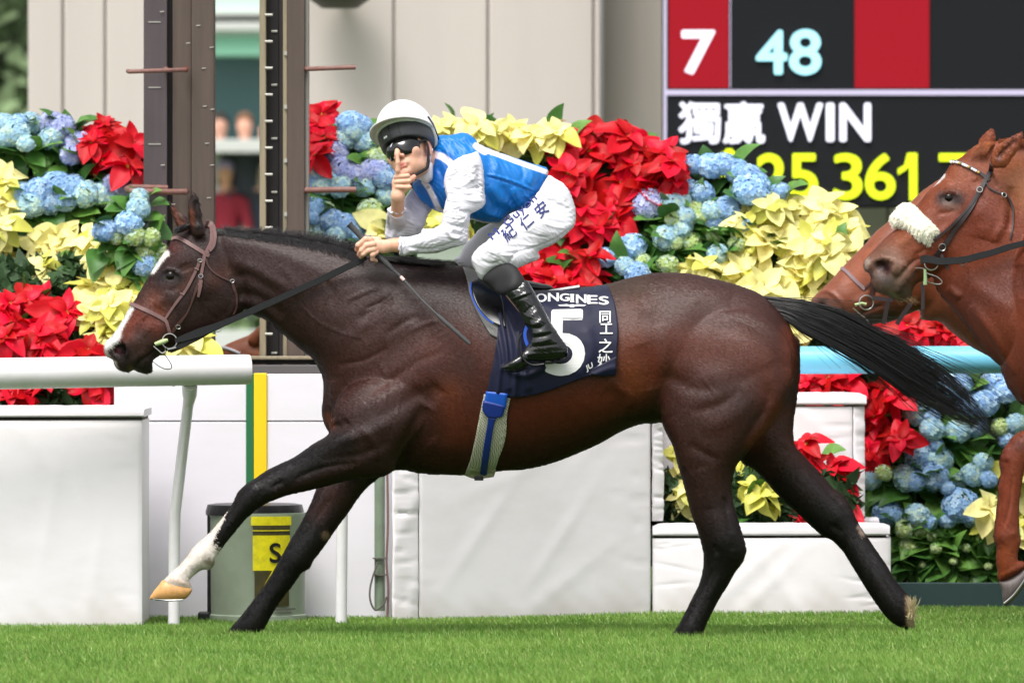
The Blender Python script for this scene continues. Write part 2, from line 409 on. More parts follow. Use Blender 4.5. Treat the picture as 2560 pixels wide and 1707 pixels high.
def wrinkle(V, Q, amp, lam, ang, seed=0, sharp=1.6):
    """cloth creases: warped waves pushed along the normal; ang = direction across the creases in the side view"""
    r = np.random.default_rng(seed); N = vnormals(V, Q); x, y, z = V.T; g = np.zeros(len(V))
    for k in range(5):
        a = math.radians(ang + r.normal(0, 22)); l_ = lam * r.uniform(.6, 1.7); ph = r.uniform(0, 6.28); w1 = lam * 1.3 * np.sin(z * 2.1 / lam * .4 + x * 1.3 / lam * .5 + ph * 3) + lam * .8 * np.sin(y * 2 / lam + ph * 5)
        s_ = np.sin((x * math.cos(a) + z * math.sin(a) + w1 * .5 + y * .4) * 6.283 / l_ + ph); m = .5 + .5 * np.sin(x * 9 / (lam * 9) * r.uniform(.6, 1.6) + z * 7 / (lam * 9) * r.uniform(.6, 1.6) + ph * 2); g += (1 - np.abs(s_)) ** sharp * m ** 2 - .25
    return V + N * (g * amp / 2)[:, None]
class Front:
    """front surface (towards the lens) of a skin as a map over pixels: y depth and normal"""
    def __init__(s, V, Q, step=4):
        N = vnormals(V, Q); p = PX(V); s.step = step; s.lo = p.min(0) - 8; s.n = ((p.max(0) + 8 - s.lo) / step).astype(int) + 2
        s.Y = np.full(s.n, np.nan); ij = ((p - s.lo) / step).astype(int); o = np.argsort(-V[:, 1]); o = o[N[o, 1] < 0.2]
        s.Y[ij[o, 0], ij[o, 1]] = V[o, 1]
        kn = ~np.isnan(s.Y); A = np.where(kn, s.Y, 0)
        for _ in range(10):
            ap, kp = np.pad(A * kn, 1), np.pad(kn.astype(float), 1); sm = ap[2:, 1:-1] + ap[:-2, 1:-1] + ap[1:-1, 2:] + ap[1:-1, :-2]; c = kp[2:, 1:-1] + kp[:-2, 1:-1] + kp[1:-1, 2:] + kp[1:-1, :-2]
            new = (~kn) & (c > 0); A = np.where(new, sm / np.maximum(c, 1), A); kn = kn | new
        for _ in range(3):
            ap = np.pad(A, 1, mode='edge'); A = (ap[2:, 1:-1] + ap[:-2, 1:-1] + ap[1:-1, 2:] + ap[1:-1, :-2] + 2 * A) / 6
        s.A = A
    def y(s, x, y_):
        i = np.clip((np.asarray(x) - s.lo[0]) / s.step - .5, 0, s.n[0] - 1.01); j = np.clip((np.asarray(y_) - s.lo[1]) / s.step - .5, 0, s.n[1] - 1.01)
        a, b = i.astype(int), j.astype(int); f, g = i - a, j - b; A = s.A
        return (A[a, b] * (1 - f) + A[a + 1, b] * f) * (1 - g) + (A[a, b + 1] * (1 - f) + A[a + 1, b + 1] * f) * g
    def pt(s, x, y_, off=0.004):
        return P(x, y_, float(s.y(np.array(float(x)), np.array(float(y_)))) - off)
    def nrm(s, x, y_, e=9):
        a, b, c, d = s.pt(x - e, y_), s.pt(x + e, y_), s.pt(x, y_ - e), s.pt(x, y_ + e); n = (b - a).cross(c - d).normalized()
        return -n if n.y > 0 else n
# ================================================================ ground and large structure
def PD(x, y, Y): return P(x * 1.08844, y * 1.08844, Y)
def xd(x, Y): return PD(x, 700, Y).x
def zd(y, Y): return PD(1200, y, Y).z
M_soil = mat('turf_ground', (.040, .085, .014), rough=.95, var=.35, vscale=(2.2, 2.2, 2.2), bump=.01, bscale=(40, 40, 40))
m = MB(); m.add([(-400, -60, 0), (400, -60, 0), (400, 900, 0), (-400, 900, 0)], [(0, 1, 2, 3)]); g = m.build('ground', M_soil); meta(g, kind='structure')
M_cream = mat('cream_cladding', lin((201, 191, 185)), rough=.65, var=.025, vscale=(1.2, 1.2, .25), dirt=lin((182, 173, 168)), dscale=(3.0, 3.0, .35), damount=.30, bump=.001, bscale=(18, 18, 18))
M_creamd = mat('greyer_cream_wall', lin((184, 176, 168)), rough=.7, var=.04, vscale=(2, 2, .3), dirt=lin((160, 153, 144)), dscale=(4.0, 4.0, .4), damount=.4)  # greyer cream than the main cladding, with stronger streaks
M_joint = mat('panel_joint', lin((172, 163, 158)), rough=.8)
YW = 15.0
def wall(name, label, x0, x1, joints, Y=YW, z1=9.0, mt=None, thick=.5, group=None):
    r = root(name, ((xd(x0, Y) + xd(x1, Y)) / 2, Y, 0), label, 'building', group)
    xs = [x0] + joints + [x1]
    for i in range(len(xs) - 1):
        a, b = xd(xs[i], Y) + .006, xd(xs[i + 1], Y) - .006
        for z0_, z1_ in ((0, 3.2), (3.216, 6.0), (6.016, z1)):
            mm = MB(); mm.box(a, b, Y, Y + thick, z0_, z1_, .012); mm.build('panel', mt or M_cream, r)
    mm = MB(); mm.box(xd(x0, Y) + .02, xd(x1, Y) - .02, Y + .03, Y + thick - .03, 0, z1 - .02); mm.build('core_wall', M_joint, r); return r
w1 = wall('building', 'cream clad wall block at far left behind the hydrangeas', 62, 478, [145, 242, 338, 420])
w2 = wall('building', 'long cream panelled building wall behind the jockey and flowers', 612, 1382, [700, 905, 1121, 1364])
w3 = wall('building', 'greyer cream wall recessed beside and under the odds board', 1384, 2900, [1600, 1820, 2040, 2300, 2600], Y=YW + .5, mt=M_creamd)
lampr = root('wall_lamp', PD(780, -14, YW - .25), 'dark round bulkhead lamp high on the cream wall', 'lamp')
mm = MB(); c = PD(780, -22, YW - .3); mm.lathe([(.001, -.10), (.10, -.10), (.17, -.05), (.19, 0), (.19, .05), (.12, .10), (.001, .10)], c, (0, 0, 1), 24); mm.build('lamp_housing', mat('lamp_grey', lin((90, 84, 80)), rough=.5), lampr, smooth=True)
mm = MB(); mm.tube([c, c + Vector((0, .3, .05))], .03, 8); mm.build('bracket', M_joint, lampr)
# far hillside wood at the left edge, distance haze mixed into its greens
M_wood = mat('hazy_woodland_leaves', lin((124, 146, 104)), rough=.9, var=.5, vscale=(.5, .5, .5), objvar=0)
V_, F_ = [], []
n_ = 15000; cx = rng.uniform(-14, -2.2, n_); cz = rng.uniform(0, 13, n_); cy = 78 + cz * .7 + rng.uniform(-1, 1, n_) + 1.2 * np.sin(cx * 1.7) * np.cos(cz * 1.3)
s_ = rng.uniform(.12, .34, n_); A_ = rng.normal(size=(n_, 3)); B_ = rng.normal(size=(n_, 3)); A_ /= np.linalg.norm(A_, axis=1)[:, None]; B_ = np.cross(A_, B_); B_ /= np.linalg.norm(B_, axis=1)[:, None]
c_ = np.stack([cx, cy, cz], 1); V_ = np.stack([c_ - A_ * s_[:, None], c_ + B_ * s_[:, None] * .5, c_ + A_ * s_[:, None], c_ - B_ * s_[:, None] * .5], 1).reshape(-1, 3); F_ = np.arange(n_ * 4).reshape(-1, 4)
o = link('woodland', mesh_np('woodland', V_, F_, False), None, M_wood); meta(o, 'wooded hillside in hazed pale green seen past the end of the wall', 'woodland', kind='stuff')
m = MB(); m.add([(-60, 79, -1), (-2.0, 79, -1), (-2.0, 92, 15), (-60, 92, 15)], [(0, 1, 2, 3)]); hl_ = m.build('hillside', mat('hazy_undergrowth', (.06, .085, .045), rough=1)); meta(hl_, kind='structure')

# ---------------------------------------------------------------- odds board
YB = 14.3
board = root('odds_board', (xd(2000, YB), YB, 0), 'large electronic odds board with red columns, WIN and yellow figures', 'scoreboard')
def emis(name, c, s_=1.0, rough=.5):
    """lamp matrix: rows of light with slightly darker gaps between them"""
    m_, n, b = nodes(name); b.inputs['Base Color'].default_value = (.004, .004, .004, 1); b.inputs['Specular IOR Level'].default_value = .08; b.inputs['Roughness'].default_value = rough; b.inputs['Emission Color'].default_value = (*lin(c), 1)
    tc = n.nodes.new('ShaderNodeTexCoord'); mp = n.nodes.new('ShaderNodeMapping'); wv = n.nodes.new('ShaderNodeTexWave'); wv.bands_direction = 'Z'; wv.inputs['Scale'].default_value = 28.0
    mr = n.nodes.new('ShaderNodeMapRange'); mr.inputs['To Min'].default_value = s_ * .78; mr.inputs['To Max'].default_value = s_ * 1.1
    n.links.new(tc.outputs['Object'], mp.inputs[0]); n.links.new(mp.outputs[0], wv.inputs[0]); n.links.new(wv.outputs['Fac'], mr.inputs[0]); n.links.new(mr.outputs[0], b.inputs['Emission Strength']); return m_
M_scr = mat('dark_screen', lin((28, 29, 33)), rough=.7, spec=.15); M_red = emis('red_column_light', (168, 20, 36), .62); M_lav = emis('white_line_light', (214, 206, 232), .62)
M_wl = emis('white_figure_light', (240, 240, 255), .95); M_cy = emis('cyan_figure_light', (170, 236, 246), .95); M_yl = emis('yellow_figure_light', (226, 250, 40), .95)
def plate(x0, y0, x1, y1, off, name, m_, par=board, t=.02):
    mm = MB(); mm.box(xd(x0, YB), xd(x1, YB), YB - off, YB - off + t, zd(y1, YB), zd(y0, YB)); return mm.build(name, m_, par)
mm = MB(); mm.box(xd(1524, YB), xd(2900, YB), YB, YB + .5, zd(476, YB), zd(-420, YB), .01); mm.build('cabinet', M_scr, board)
plate(1524, -400, 1531, 474, .012, 'edge_line', M_lav); plate(1531, 207, 2880, 219, .012, 'dividing_line', M_lav)
plate(1536, -160, 1673, 203, .010, 'red_column', M_red); plate(1963, -160, 2134, 203, .010, 'red_column', M_red); plate(1676, -160, 1678, 203, .010, 'column_line', M_lav)
def led(txt, x0, y0, x1, y1, m_, name='figure', bold=.03):
    """text scaled to fill the pixel box, thickened by repeating its outline with small shifts"""
    cu = bpy.data.curves.new('tmp', 'FONT'); cu.body = txt; o = bpy.data.objects.new('tmp', cu); COL.objects.link(o); bpy.context.view_layer.update()
    me0 = bpy.data.meshes.new_from_object(o.evaluated_get(bpy.context.evaluated_depsgraph_get())); bpy.data.objects.remove(o)
    co = np.zeros(len(me0.vertices) * 3, np.float32); me0.vertices.foreach_get('co', co); co = co.reshape(-1, 3); lo, hi = co.min(0) - bold, co.max(0) + bold; fs = [list(p_.vertices) for p_ in me0.polygons]
    X0, X1, Z0, Z1 = xd(x0, YB), xd(x1, YB), zd(y1, YB), zd(y0, YB); mm = MB()
    for k, (dx, dz) in enumerate(((0, 0), (1, 0), (-1, 0), (0, 1), (0, -1), (.7, .7), (-.7, .7), (.7, -.7), (-.7, -.7))):
        mm.add([(X0 + (c[0] + dx * bold - lo[0]) / (hi[0] - lo[0]) * (X1 - X0), YB - .016 - k * .0004, Z0 + (c[1] + dz * bold - lo[1]) / (hi[1] - lo[1]) * (Z1 - Z0)) for c in co], fs)
    return mm.build(name, m_, board, fix=False)
led('7', 1565, 70, 1643, 172, M_wl, bold=.022); led('4', 1736, 70, 1808, 172, M_cy, bold=.022); led('8', 1812, 68, 1886, 173, M_cy, bold=.022)
led('獨', 1558, 234, 1655, 331, M_wl, 'character', .022); led('贏', 1660, 234, 1757, 331, M_wl, 'character', .022)
led('W', 1786, 237, 1890, 326, M_wl, 'letter', .03); led('I', 1897, 237, 1916, 326, M_wl, 'letter', .03); led('N', 1928, 237, 2000, 326, M_wl, 'letter', .03)
led('$', 1638, 342, 1710, 475, M_yl, bold=.02)
for ch, a, b in (('2', 1738, 1806), ('5', 1812, 1878), ('3', 1914, 1980), ('6', 1987, 2056), ('7', 2156, 2224)): led(ch, a, 353, b, 459, M_yl, bold=.014)
led(',', 1884, 440, 1906, 476, M_yl, bold=.03)
mm = MB(); pt = [(0, .66), (.34, .74), (.5, 1), (1, 1), (1, 0), (.60, 0), (.60, .72), (.40, .64), (0, .54)]; f_ = lambda a, b, d: (xd(2062 + a * 44, YB), YB - .016 - d, zd(460 - b * 108, YB)); mm.prism(pt, 0, .004, f_); mm.build('figure', M_yl, board)
# ---------------------------------------------------------------- solid stand and spectators in place of the mirror reflection between the posts
YS = 60.0
M_glass = mat('teal_glass', lin((70, 104, 106)), rough=.15, spec=.6); M_pale = mat('pale_green_panel', lin((196, 222, 210)), rough=.5); M_mint = mat('mint_blind', lin((146, 208, 180)), rough=.6)
M_conc = mat('pale_concrete', lin((204, 206, 202)), rough=.8); M_dkline = mat('dark_frame', lin((84, 80, 78)), rough=.6)
stand = root('reflected_stand', (xd(545, YS), YS, 0), 'glazed stand with mint blinds built for the mirror reflection between the brown posts', 'building')
def hb_(y0, y1, m_, name, dy=0, dep=.4, x0=380, x1=720):
    mm = MB(); mm.box(xd(x0, YS), xd(x1, YS), YS + dy, YS + dy + dep, zd(y1, YS), zd(y0, YS), .01); mm.build(name, m_, stand)
hb_(-200, 26, M_pale, 'fascia'); hb_(26, 38, M_conc, 'ledge', -.1); hb_(38, 52, M_dkline, 'dark_frame_bar', .1); hb_(52, 72, M_conc, 'ledge', -.1); hb_(72, 84, M_pale, 'fascia')  # dark bar of the frame between the two ledges
hb_(84, 128, M_mint, 'blind', .05); hb_(128, 352, M_glass, 'window', .8, .1); hb_(322, 352, M_conc, 'sill', -.5, 1.2)
hb_(352, 700, mat('lower_glass', lin((150, 174, 172)), rough=.2), 'window', 1.6, .1)
mm = MB(); mm.box(xd(380, YS), xd(720, YS), YS - 1.2, YS + 2, 0, zd(760, YS)); mm.build('lower_deck', M_conc, stand)
def simple_person(x, yt, Y, face, top, hat, label, arm=False, ln=1.0):
    """small standing figure: one skin for the body, clothes as children; yt = pixel of the top of the head"""
    c = PD(x, yt, Y); s_ = ln; v = Vol(c.x - .5, c.x + .5, Y - .35, Y + .35, c.z - 1.75 * s_, c.z + .35, .02)
    h = np.array([c.x, Y, c.z - .13]); v.ellipsoid(h, (.085, .10, .13), None, .01); v.capsule(h + [0, 0, -.08], h + [0, 0, -.24], .055, .06, .03)
    v.capsule(h + [-.14, 0, -.32], h + [.14, 0, -.32], .06, .06, .05); v.capsule(h + [0, 0, -.36], h + [0, .02, -.72], .13, .12, .06)
    for sg in (-1, 1):
        v.capsule(h + [sg * .10, 0, -.75], h + [sg * .10, -.02, -1.2], .085, .06, .04); v.capsule(h + [sg * .10, -.02, -1.2], h + [sg * .10, .02, -1.6], .055, .04, .02)
    v.capsule(h + [-.20, 0, -.33], h + [-.26, -.05, -.62], .05, .04, .03); v.capsule(h + [-.26, -.05, -.62], h + [-.16, -.2, -.80], .038, .03, .02)
    if arm: v.capsule(h + [.20, 0, -.33], h + [.27, -.10, -.50], .05, .04, .03); v.capsule(h + [.27, -.10, -.50], h + [.20, -.15, -.12], .038, .03, .02); v.ellipsoid(h + [.20, -.15, -.06], (.04, .025, .06), None, .01)
    else: v.capsule(h + [.20, 0, -.33], h + [.26, -.05, -.62], .05, .04, .03); v.capsule(h + [.26, -.05, -.62], h + [.12, -.2, -.76], .038, .03, .02)
    v.ellipsoid(h + [0, -.10, -.01], (.014, .02, .02), None, .01)
    V_, Q_ = v.mesh(1); C_ = np.tile(np.array(lin(face)), (len(V_), 1)); low = V_[:, 2] < h[2] - .72; C_[low] = lin((44, 46, 56))
    me_ = mesh_np('person', V_, Q_); set_col(me_, C_); p_ = link('person', me_, None, mat('far_skin', (1, 1, 1), attr='Col')); meta(p_, label, 'person')
    v = Vol(c.x - .5, c.x + .5, Y - .35, Y + .35, h[2] - .85, h[2] - .18, .02); v.capsule(h + [-.14, 0, -.33], h + [.14, 0, -.33], .085, .085, .05); v.capsule(h + [0, 0, -.36], h + [0, .02, -.68], .16, .15, .06)
    v.capsule(h + [-.20, 0, -.33], h + [-.26, -.05, -.62], .065, .055, .03)
    v.capsule(h + [.20, 0, -.33], h + ([.27, -.10, -.50] if arm else [.26, -.05, -.62]), .065, .055, .03)
    V_, Q_ = v.mesh(1); link('jacket', mesh_np('jacket', V_, Q_), p_, mat('far_jacket', lin(top), rough=.8))
    v = Vol(c.x - .2, c.x + .2, Y - .2, Y + .2, h[2] - .1, h[2] + .25, .012); v.ellipsoid(h + [0, .02, .045], (.098, .112, .11), None, 0); v.cut(lambda X, Y2, Z: (Z - h[2] - .02) + .5 * (Y2 - Y) + 0 * X)
    V_, Q_ = v.mesh(1); link('hat', mesh_np('hat', V_, Q_), p_, mat('far_hat', lin(hat), rough=.8))
simple_person(517, 372, YS + .1, (214, 160, 128), (140, 30, 48), (176, 160, 200), 'mirror reflection built as a person in a maroon jacket and lilac hat')
simple_person(592, 376, YS + .3, (220, 190, 170), (62, 66, 100), (226, 222, 220), 'mirror reflection built as a person in a navy jacket and pale cap')
simple_person(562, 262, YS + .2, (226, 170, 146), (52, 56, 64), (120, 84, 60), 'mirror reflection built as a person in dark clothes raising a hand', True)
simple_person(505, 262, YS + .4, (220, 168, 146), (222, 220, 222), (60, 50, 44), 'mirror reflection built as a person in a white shirt nearest the wide post')
# ---------------------------------------------------------------- brown steel posts of the finish
M_brown = mat('brown_painted_steel', lin((86, 73, 65)), rough=.6, var=.14, vscale=(30, 30, 1.2), dirt=lin((74, 62, 56)), dscale=(22, 22, 1.5), damount=.7, bump=.0008, bscale=(80, 80, 10))
M_purp = mat('purple_grey_steel', lin((78, 68, 71)), rough=.6, var=.12, vscale=(30, 30, 1.2), dirt=lin((60, 54, 56)), dscale=(22, 22, 1.5), damount=.6)  # left flange is a purple grey steel
M_tan = mat('tan_edge_strip', lin((148, 136, 112)), rough=.6, dirt=lin((108, 100, 84)), dscale=(40, 40, 4), damount=.8)
M_blkch = mat('black_channel', lin((38, 34, 34)), rough=.7); M_bolt = mat('pale_bolt', lin((176, 174, 166)), rough=.5, metal=.3); M_rust = mat('rusty_rod', lin((124, 88, 80)), rough=.55, var=.2, vscale=(40, 40, 40), dirt=lin((120, 56, 40)), dscale=30.0, damount=.5)
YP = 3.25
def col(x0, x1, y0, y1, m_, name, par, Y0, Y1, b=.004):
    mm = MB(); mm.box(xd(x0, Y0), xd(x1, Y0), Y0, Y1, zd(y1, Y0), zd(y0, Y0), b); return mm.build(name, m_, par)
post1 = root('finish_post', (xd(410, YP), YP, 0), 'wide brown steel winning post, left of the gap', 'post')
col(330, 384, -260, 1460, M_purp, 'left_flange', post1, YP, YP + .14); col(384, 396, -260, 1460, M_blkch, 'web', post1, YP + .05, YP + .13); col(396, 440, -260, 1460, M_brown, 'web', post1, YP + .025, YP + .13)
col(440, 492, -260, 1460, M_brown, 'right_flange', post1, YP - .006, YP + .15)
for y in (50, 200, 330, 490, 560, 650): col(341, 369, y, y + 2.5, M_bolt, 'scratch_plate', post1, YP - .003, YP + .01, 0)
for x, y in ((468, 158), (470, 245), (488, 252), (476, 330), (487, 380), (480, 455), (455, 60), (398, 470), (432, 100), (486, 110), (374, 380), (372, 28)):
    mm = MB(); c = PD(x, y, YP - .008); mm.tube([c + Vector((-.008, 0, 0)), c + Vector((.008, 0, .0015))], .0022, 6); mm.build('bolt', M_bolt, post1)
def rung(par, pts, r, name='rung'):
    mm = MB(); mm.tube([PD(a, b, c) for a, b, c in pts], r, 10); mm.build(name, M_rust, par, smooth=True)
rung(post1, [(428, 160, YP), (425, 161, YP - .12), (360, 163, YP - .16), (296, 165, YP - .16), (294, 164, YP - .08)], .009); rung(post1, [(380, 158, YP - .01), (386, 161, YP - .13)], .008)
rung(post1, [(428, 440, YP), (425, 441, YP - .12), (360, 441, YP - .16), (300, 439, YP - .16), (292, 434, YP - .1), (300, 430, YP - .04), (385, 432, YP - .02)], .0125)
for y in (160, 440):
    mm = MB(); c = PD(427, y, YP - .02); mm.tube([c, c + Vector((0, -.012, 0))], .014, 6); mm.build('nut', mat('rust', lin((120, 62, 48)), rough=.8), post1)
post2 = root('finish_post', (xd(655, YP), YP, 0), 'slotted brown steel post with black channel, right of the gap', 'post')
col(596, 611, -260, 1460, M_tan, 'edge_strip', post2, YP - .03, YP + .12); col(611, 641, -260, 1460, M_blkch, 'channel', post2, YP + .05, YP + .12); col(641, 652, -260, 1460, M_blkch, 'channel', post2, YP + .03, YP + .12)
col(650, 660, -260, 1460, M_tan, 'edge_strip', post2, YP - .01, YP + .12); col(660, 700, -260, 1460, M_brown, 'flange', post2, YP - .02, YP + .13); col(700, 709, -260, 1460, mat('grey_edge', lin((140, 136, 130)), rough=.6), 'edge_strip', post2, YP + .0, YP + .13)
for i in range(16):
    y = 35 + i * 61; c = PD(616, y, YP - .034); mm = MB(); mm.tube([c + Vector((-.013, 0, 0)), c + Vector((.018, 0, 0))], .0055, 8); mm.build('bolt', M_bolt, post2)
for i in range(8):
    y = 73 + i * 123; c = PD(630, y, YP + .048); mm = MB(); mm.tube([c + Vector((-.012, 0, 0)), c + Vector((.012, 0, 0))], .0055, 8); mm.build('bolt', M_bolt, post2)
    c = PD(656, y + 50, YP - .014); mm = MB(); mm.box(c.x - .006, c.x + .006, c.y - .004, c.y + .004, c.z - .008, c.z + .008); mm.build('slot_plate', M_bolt, post2)
rung(post2, [(704, 158, YP), (706, 159, YP - .1), (760, 157, YP - .14), (817, 155, YP - .14)], .0095); rung(post2, [(704, 438, YP), (706, 437, YP - .1), (760, 436, YP - .14), (818, 436, YP - .14)], .0125)
base = root('post_base', (xd(620, YP), YP - .1, 0), 'dark grey steel plinth across the feet of the finish posts', 'plinth')
col(496, 742, 838, 1300, mat('dark_grey_steel', lin((96, 92, 92)), rough=.6), 'upper_plate', base, YP - .22, YP - .06); col(492, 738, 826, 836, M_blkch, 'recess', base, YP - .16, YP - .05); col(496, 742, 818, 826, M_tan, 'lip', base, YP - .20, YP - .05)
col(700, 745, 700, 818, mat('mid_grey_steel', lin((122, 120, 120)), rough=.6), 'side_panel', base, YP + .15, YP + .25)

# ---------------------------------------------------------------- rails, padded hurdles, panel, bin
M_rail = mat('white_plastic_rail', lin((236, 233, 236)), rough=.35, var=.02, dirt=lin((204, 206, 190)), dscale=(6, 6, 6), damount=.35)
M_vinyl = mat('white_padding_vinyl', lin((248, 243, 248)), attr='Col', rough=.5, var=.02, vscale=(2, 2, 2), bump=.002, bscale=(3, 3, 7), dirt=lin((214, 208, 204)), dscale=(1.6, 1.6, 3.5), damount=.35)
M_vcap = mat('white_cap_vinyl', lin((240, 236, 242)), rough=.5, bump=.002, bscale=(6, 6, 20), dirt=lin((214, 208, 204)), dscale=4.0, damount=.3)
M_panel = mat('white_painted_board', lin((234, 230, 238)), rough=.55, dirt=lin((208, 208, 206)), dscale=(1.2, 1.2, 3.0), damount=.35)
M_seam = mat('seam_dark_grey', lin((96, 92, 86)), rough=.9); M_grn = mat('green_paint', lin((34, 108, 66)), rough=.5); M_yel = mat('yellow_paint', lin((244, 206, 20)), rough=.5)  # first one: dark grey for seams, slots and clamps
rail = root('running_rail', (xd(250, .9), .9, 0), 'white running rail ending by the dark horse\'s muzzle', 'rail')
mm = MB(); pr = [PD(-420, 862, .60), PD(0, 858, .72), PD(300, 853, .84), PD(560, 848.5, .95), PD(573, 848.3, .955)]; mm.tube(pr, [.0605, .0595, .0585, .0575, .0560], 32); mm.build('rail_tube', M_rail, rail, smooth=True)
mm = MB(); mm.tube([PD(395, 852, .885), PD(400, 852, .887)], .0592, 28); mm.build('joint_band', M_rail, rail, smooth=True)
for pts in ([(437, 885, .92), (437, 905, .95), (432, 930, 1.0), (402, 1180, 1.12), (400, 1260, 1.13), (399, 1470, 1.13)],):
    mm = MB(); mm.tube([PD(*p) for p in pts], [.028, .026, .021, .022, .0225, .0225], 14); mm.build('support_leg', M_rail, rail, smooth=True)
mm = MB(); mm.tube([PD(436, 880, .92), PD(435, 908, .96)], [.03, .027], 14); mm.build('socket', M_rail, rail, smooth=True)
o = root('rail_post', (xd(784, 1.3), 1.3, 0), 'short white rail post standing right of the recycling bin', 'post')
mm = MB(); mm.tube([PD(786, 1160, 1.3), PD(783, 1470, 1.3)], .0225, 14); mm.build('post_tube', M_rail, o, smooth=True); mm = MB(); mm.lathe([(.0001, .006), (.02, .005), (.0235, 0), (.0235, -.03)], PD(786, 1160, 1.3), (0, 0, 1), 14); mm.build('cap', M_rail, o, smooth=True)
def pad_face(name, x0, Y0, x1, Y1, y_top, y_bot, dep, m_, par, wr=.004, ztop=None, nu=90, nv=50, seed=0, bulge=.012):
    """padded panel: a cushioned front with creases, running in plan from (x0,Y0) to (x1,Y1)"""
    a, b = Vector((xd(x0, Y0), Y0, 0)), Vector((xd(x1, Y1), Y1, 0)); d_ = (b - a); n_ = Vector((d_.y, -d_.x, 0)).normalized(); n_ = n_ if n_.y < 0 else -n_
    z1_ = zd(y_top, Y0) if ztop is None else ztop; z0_ = -.03 if y_bot is None else zd(y_bot, Y0); U, W_ = np.meshgrid(np.linspace(0, 1, nu), np.linspace(0, 1, nv), indexing='ij'); L_ = d_.length; H_ = z1_ - z0_
    r_ = np.random.default_rng(seed); g_ = bulge * (np.clip(np.sin(U * math.pi), 0, 1) ** .25) * (np.clip(np.sin(W_ * math.pi), 0, 1) ** .25)
    for i in range(26 if nu < 60 else 14):
        sd2 = r_.choice([0.03, .97]); cu = sd2 + r_.normal(0, .01); wr_ = wr * .55; cw = r_.uniform(.05, .95); an = r_.uniform(-.25, .25) + (0 if sd2 < .5 else math.pi); dx, dw = (U - cu) * L_, (W_ - cw) * H_
        al = dx * math.cos(an) + dw * math.sin(an); ac = -dx * math.sin(an) + dw * math.cos(an); ln_ = r_.uniform(.05, .16); g_ = g_ - wr_ * np.exp(-(ac / .006) ** 2) * np.clip(1 - np.abs(al - ln_ * .4) / ln_, 0, 1)
    for i in range(5):
        cu, cw, an = r_.uniform(.1, .9), r_.uniform(.1, .9), r_.uniform(-1.5, 1.5); dx, dw = (U - cu) * L_, (W_ - cw) * H_; ac = -dx * math.sin(an) + dw * math.cos(an); al = dx * math.cos(an) + dw * math.sin(an); g_ = g_ + wr * .5 * np.exp(-(ac / .03) ** 2 - (al / .25) ** 2)
    Fv = np.array([a[:]])[None] + U[..., None] * np.array(d_[:]) + g_[..., None] * np.array(n_[:]); Fv[..., 2] = z0_ + W_ * H_; Fv = Fv.reshape(-1, 3); Bk = np.array([a[:]])[None] + U[..., None] * np.array(d_[:]) + np.array([0, dep, 0]); Bk[..., 2] = z0_ + W_ * H_; Bk = Bk.reshape(-1, 3)
    I_ = np.arange(nu * nv).reshape(nu, nv); q = np.stack([I_[:-1, :-1], I_[1:, :-1], I_[1:, 1:], I_[:-1, 1:]], -1).reshape(-1, 4); rim = np.concatenate([I_[:, 0], I_[-1, 1:], I_[-2::-1, -1], I_[0, -2:0:-1]]); r2 = np.roll(rim, -1); n2 = nu * nv
    me_ = mesh_np(name, np.concatenate([Fv, Bk]), np.concatenate([q, q[:, ::-1] + n2, np.stack([rim, rim + n2, r2 + n2, r2], 1)]))
    try: me_.set_sharp_from_angle(angle=math.radians(50))
    except Exception: pass
    zz = np.concatenate([Fv, Bk])[:, 2]; xx = np.concatenate([Fv, Bk])[:, 0]; nz = .5 + .25 * np.sin(xx * 9 + seed) + .25 * np.sin(xx * 23 + 2 * seed) + .15 * np.sin(xx * 57 + zz * 60); dk_ = np.clip((.06 + nz * .10 - zz) / .12, 0, 1) * .32 * (z0_ < .1)
    gr_ = .5 + .5 * np.sin(xx * 71 + zz * 31 + seed) * np.sin(zz * 83 - xx * 37); dk_ = dk_ * (.85 + .15 * gr_); set_col(me_, np.array(lin((248, 243, 248)))[None] * (1 - dk_[:, None]) + np.array(lin((158, 138, 110)))[None] * dk_[:, None])
    return link(name, me_, par, m_)
def capbar(x0, Y0, x1, Y1, y0, y1, dep, m_, par, name='top_pad', seed=1):
    a, b = Vector((xd(x0, Y0), Y0 - .012, zd(y1, Y0))), Vector((xd(x1, Y1), Y1 - .012, zd(y1, Y0))); h_ = zd(y0, Y0) - zd(y1, Y0); n = 40; V_ = []; r_ = np.random.default_rng(seed)
    prof = [(0, .15), (0, .5), (.004, .8), (.02, 1.0), (dep * .5, 1.08), (dep - .02, 1.0), (dep, .8), (dep, 0), (.012, 0)]
    for i in range(n):
        t = i / (n - 1); e = (1 - abs(2 * t - 1) ** 24 * .25); p_ = a.lerp(b, t); k = 1 + r_.normal(0, .012)
        V_ += [p_ + Vector((0, y_, z_ * h_ * e * k)) for y_, z_ in prof]
    m__ = len(prof); F_ = [(i * m__ + j, i * m__ + (j + 1) % m__, (i + 1) * m__ + (j + 1) % m__, (i + 1) * m__ + j) for i in range(n - 1) for j in range(m__)] + [tuple(range(m__)), tuple((n - 1) * m__ + j for j in range(m__))[::-1]]
    mm = MB(); mm.add(V_, F_); return mm.build(name, M_vcap, par, smooth=True)
hA = root('padded_barrier', (xd(165, 1.0), 1.2, 0), 'white padded barrier block at the left edge under the rail', 'barrier')
pad_face('front_pad', -200, .96, 326, 1.04, 966, None, .62, M_vinyl, hA, seed=3); capbar(-200, .96, 331, 1.04, 936, 958, .66, M_vinyl, hA)
col(-195, 326, 958, 966, M_seam, 'seam', hA, 1.07, 1.6, 0)
pn = root('white_panel', (xd(600, 1.9), 1.9, 0), 'white painted boards behind the bin and rail leg', 'panel')
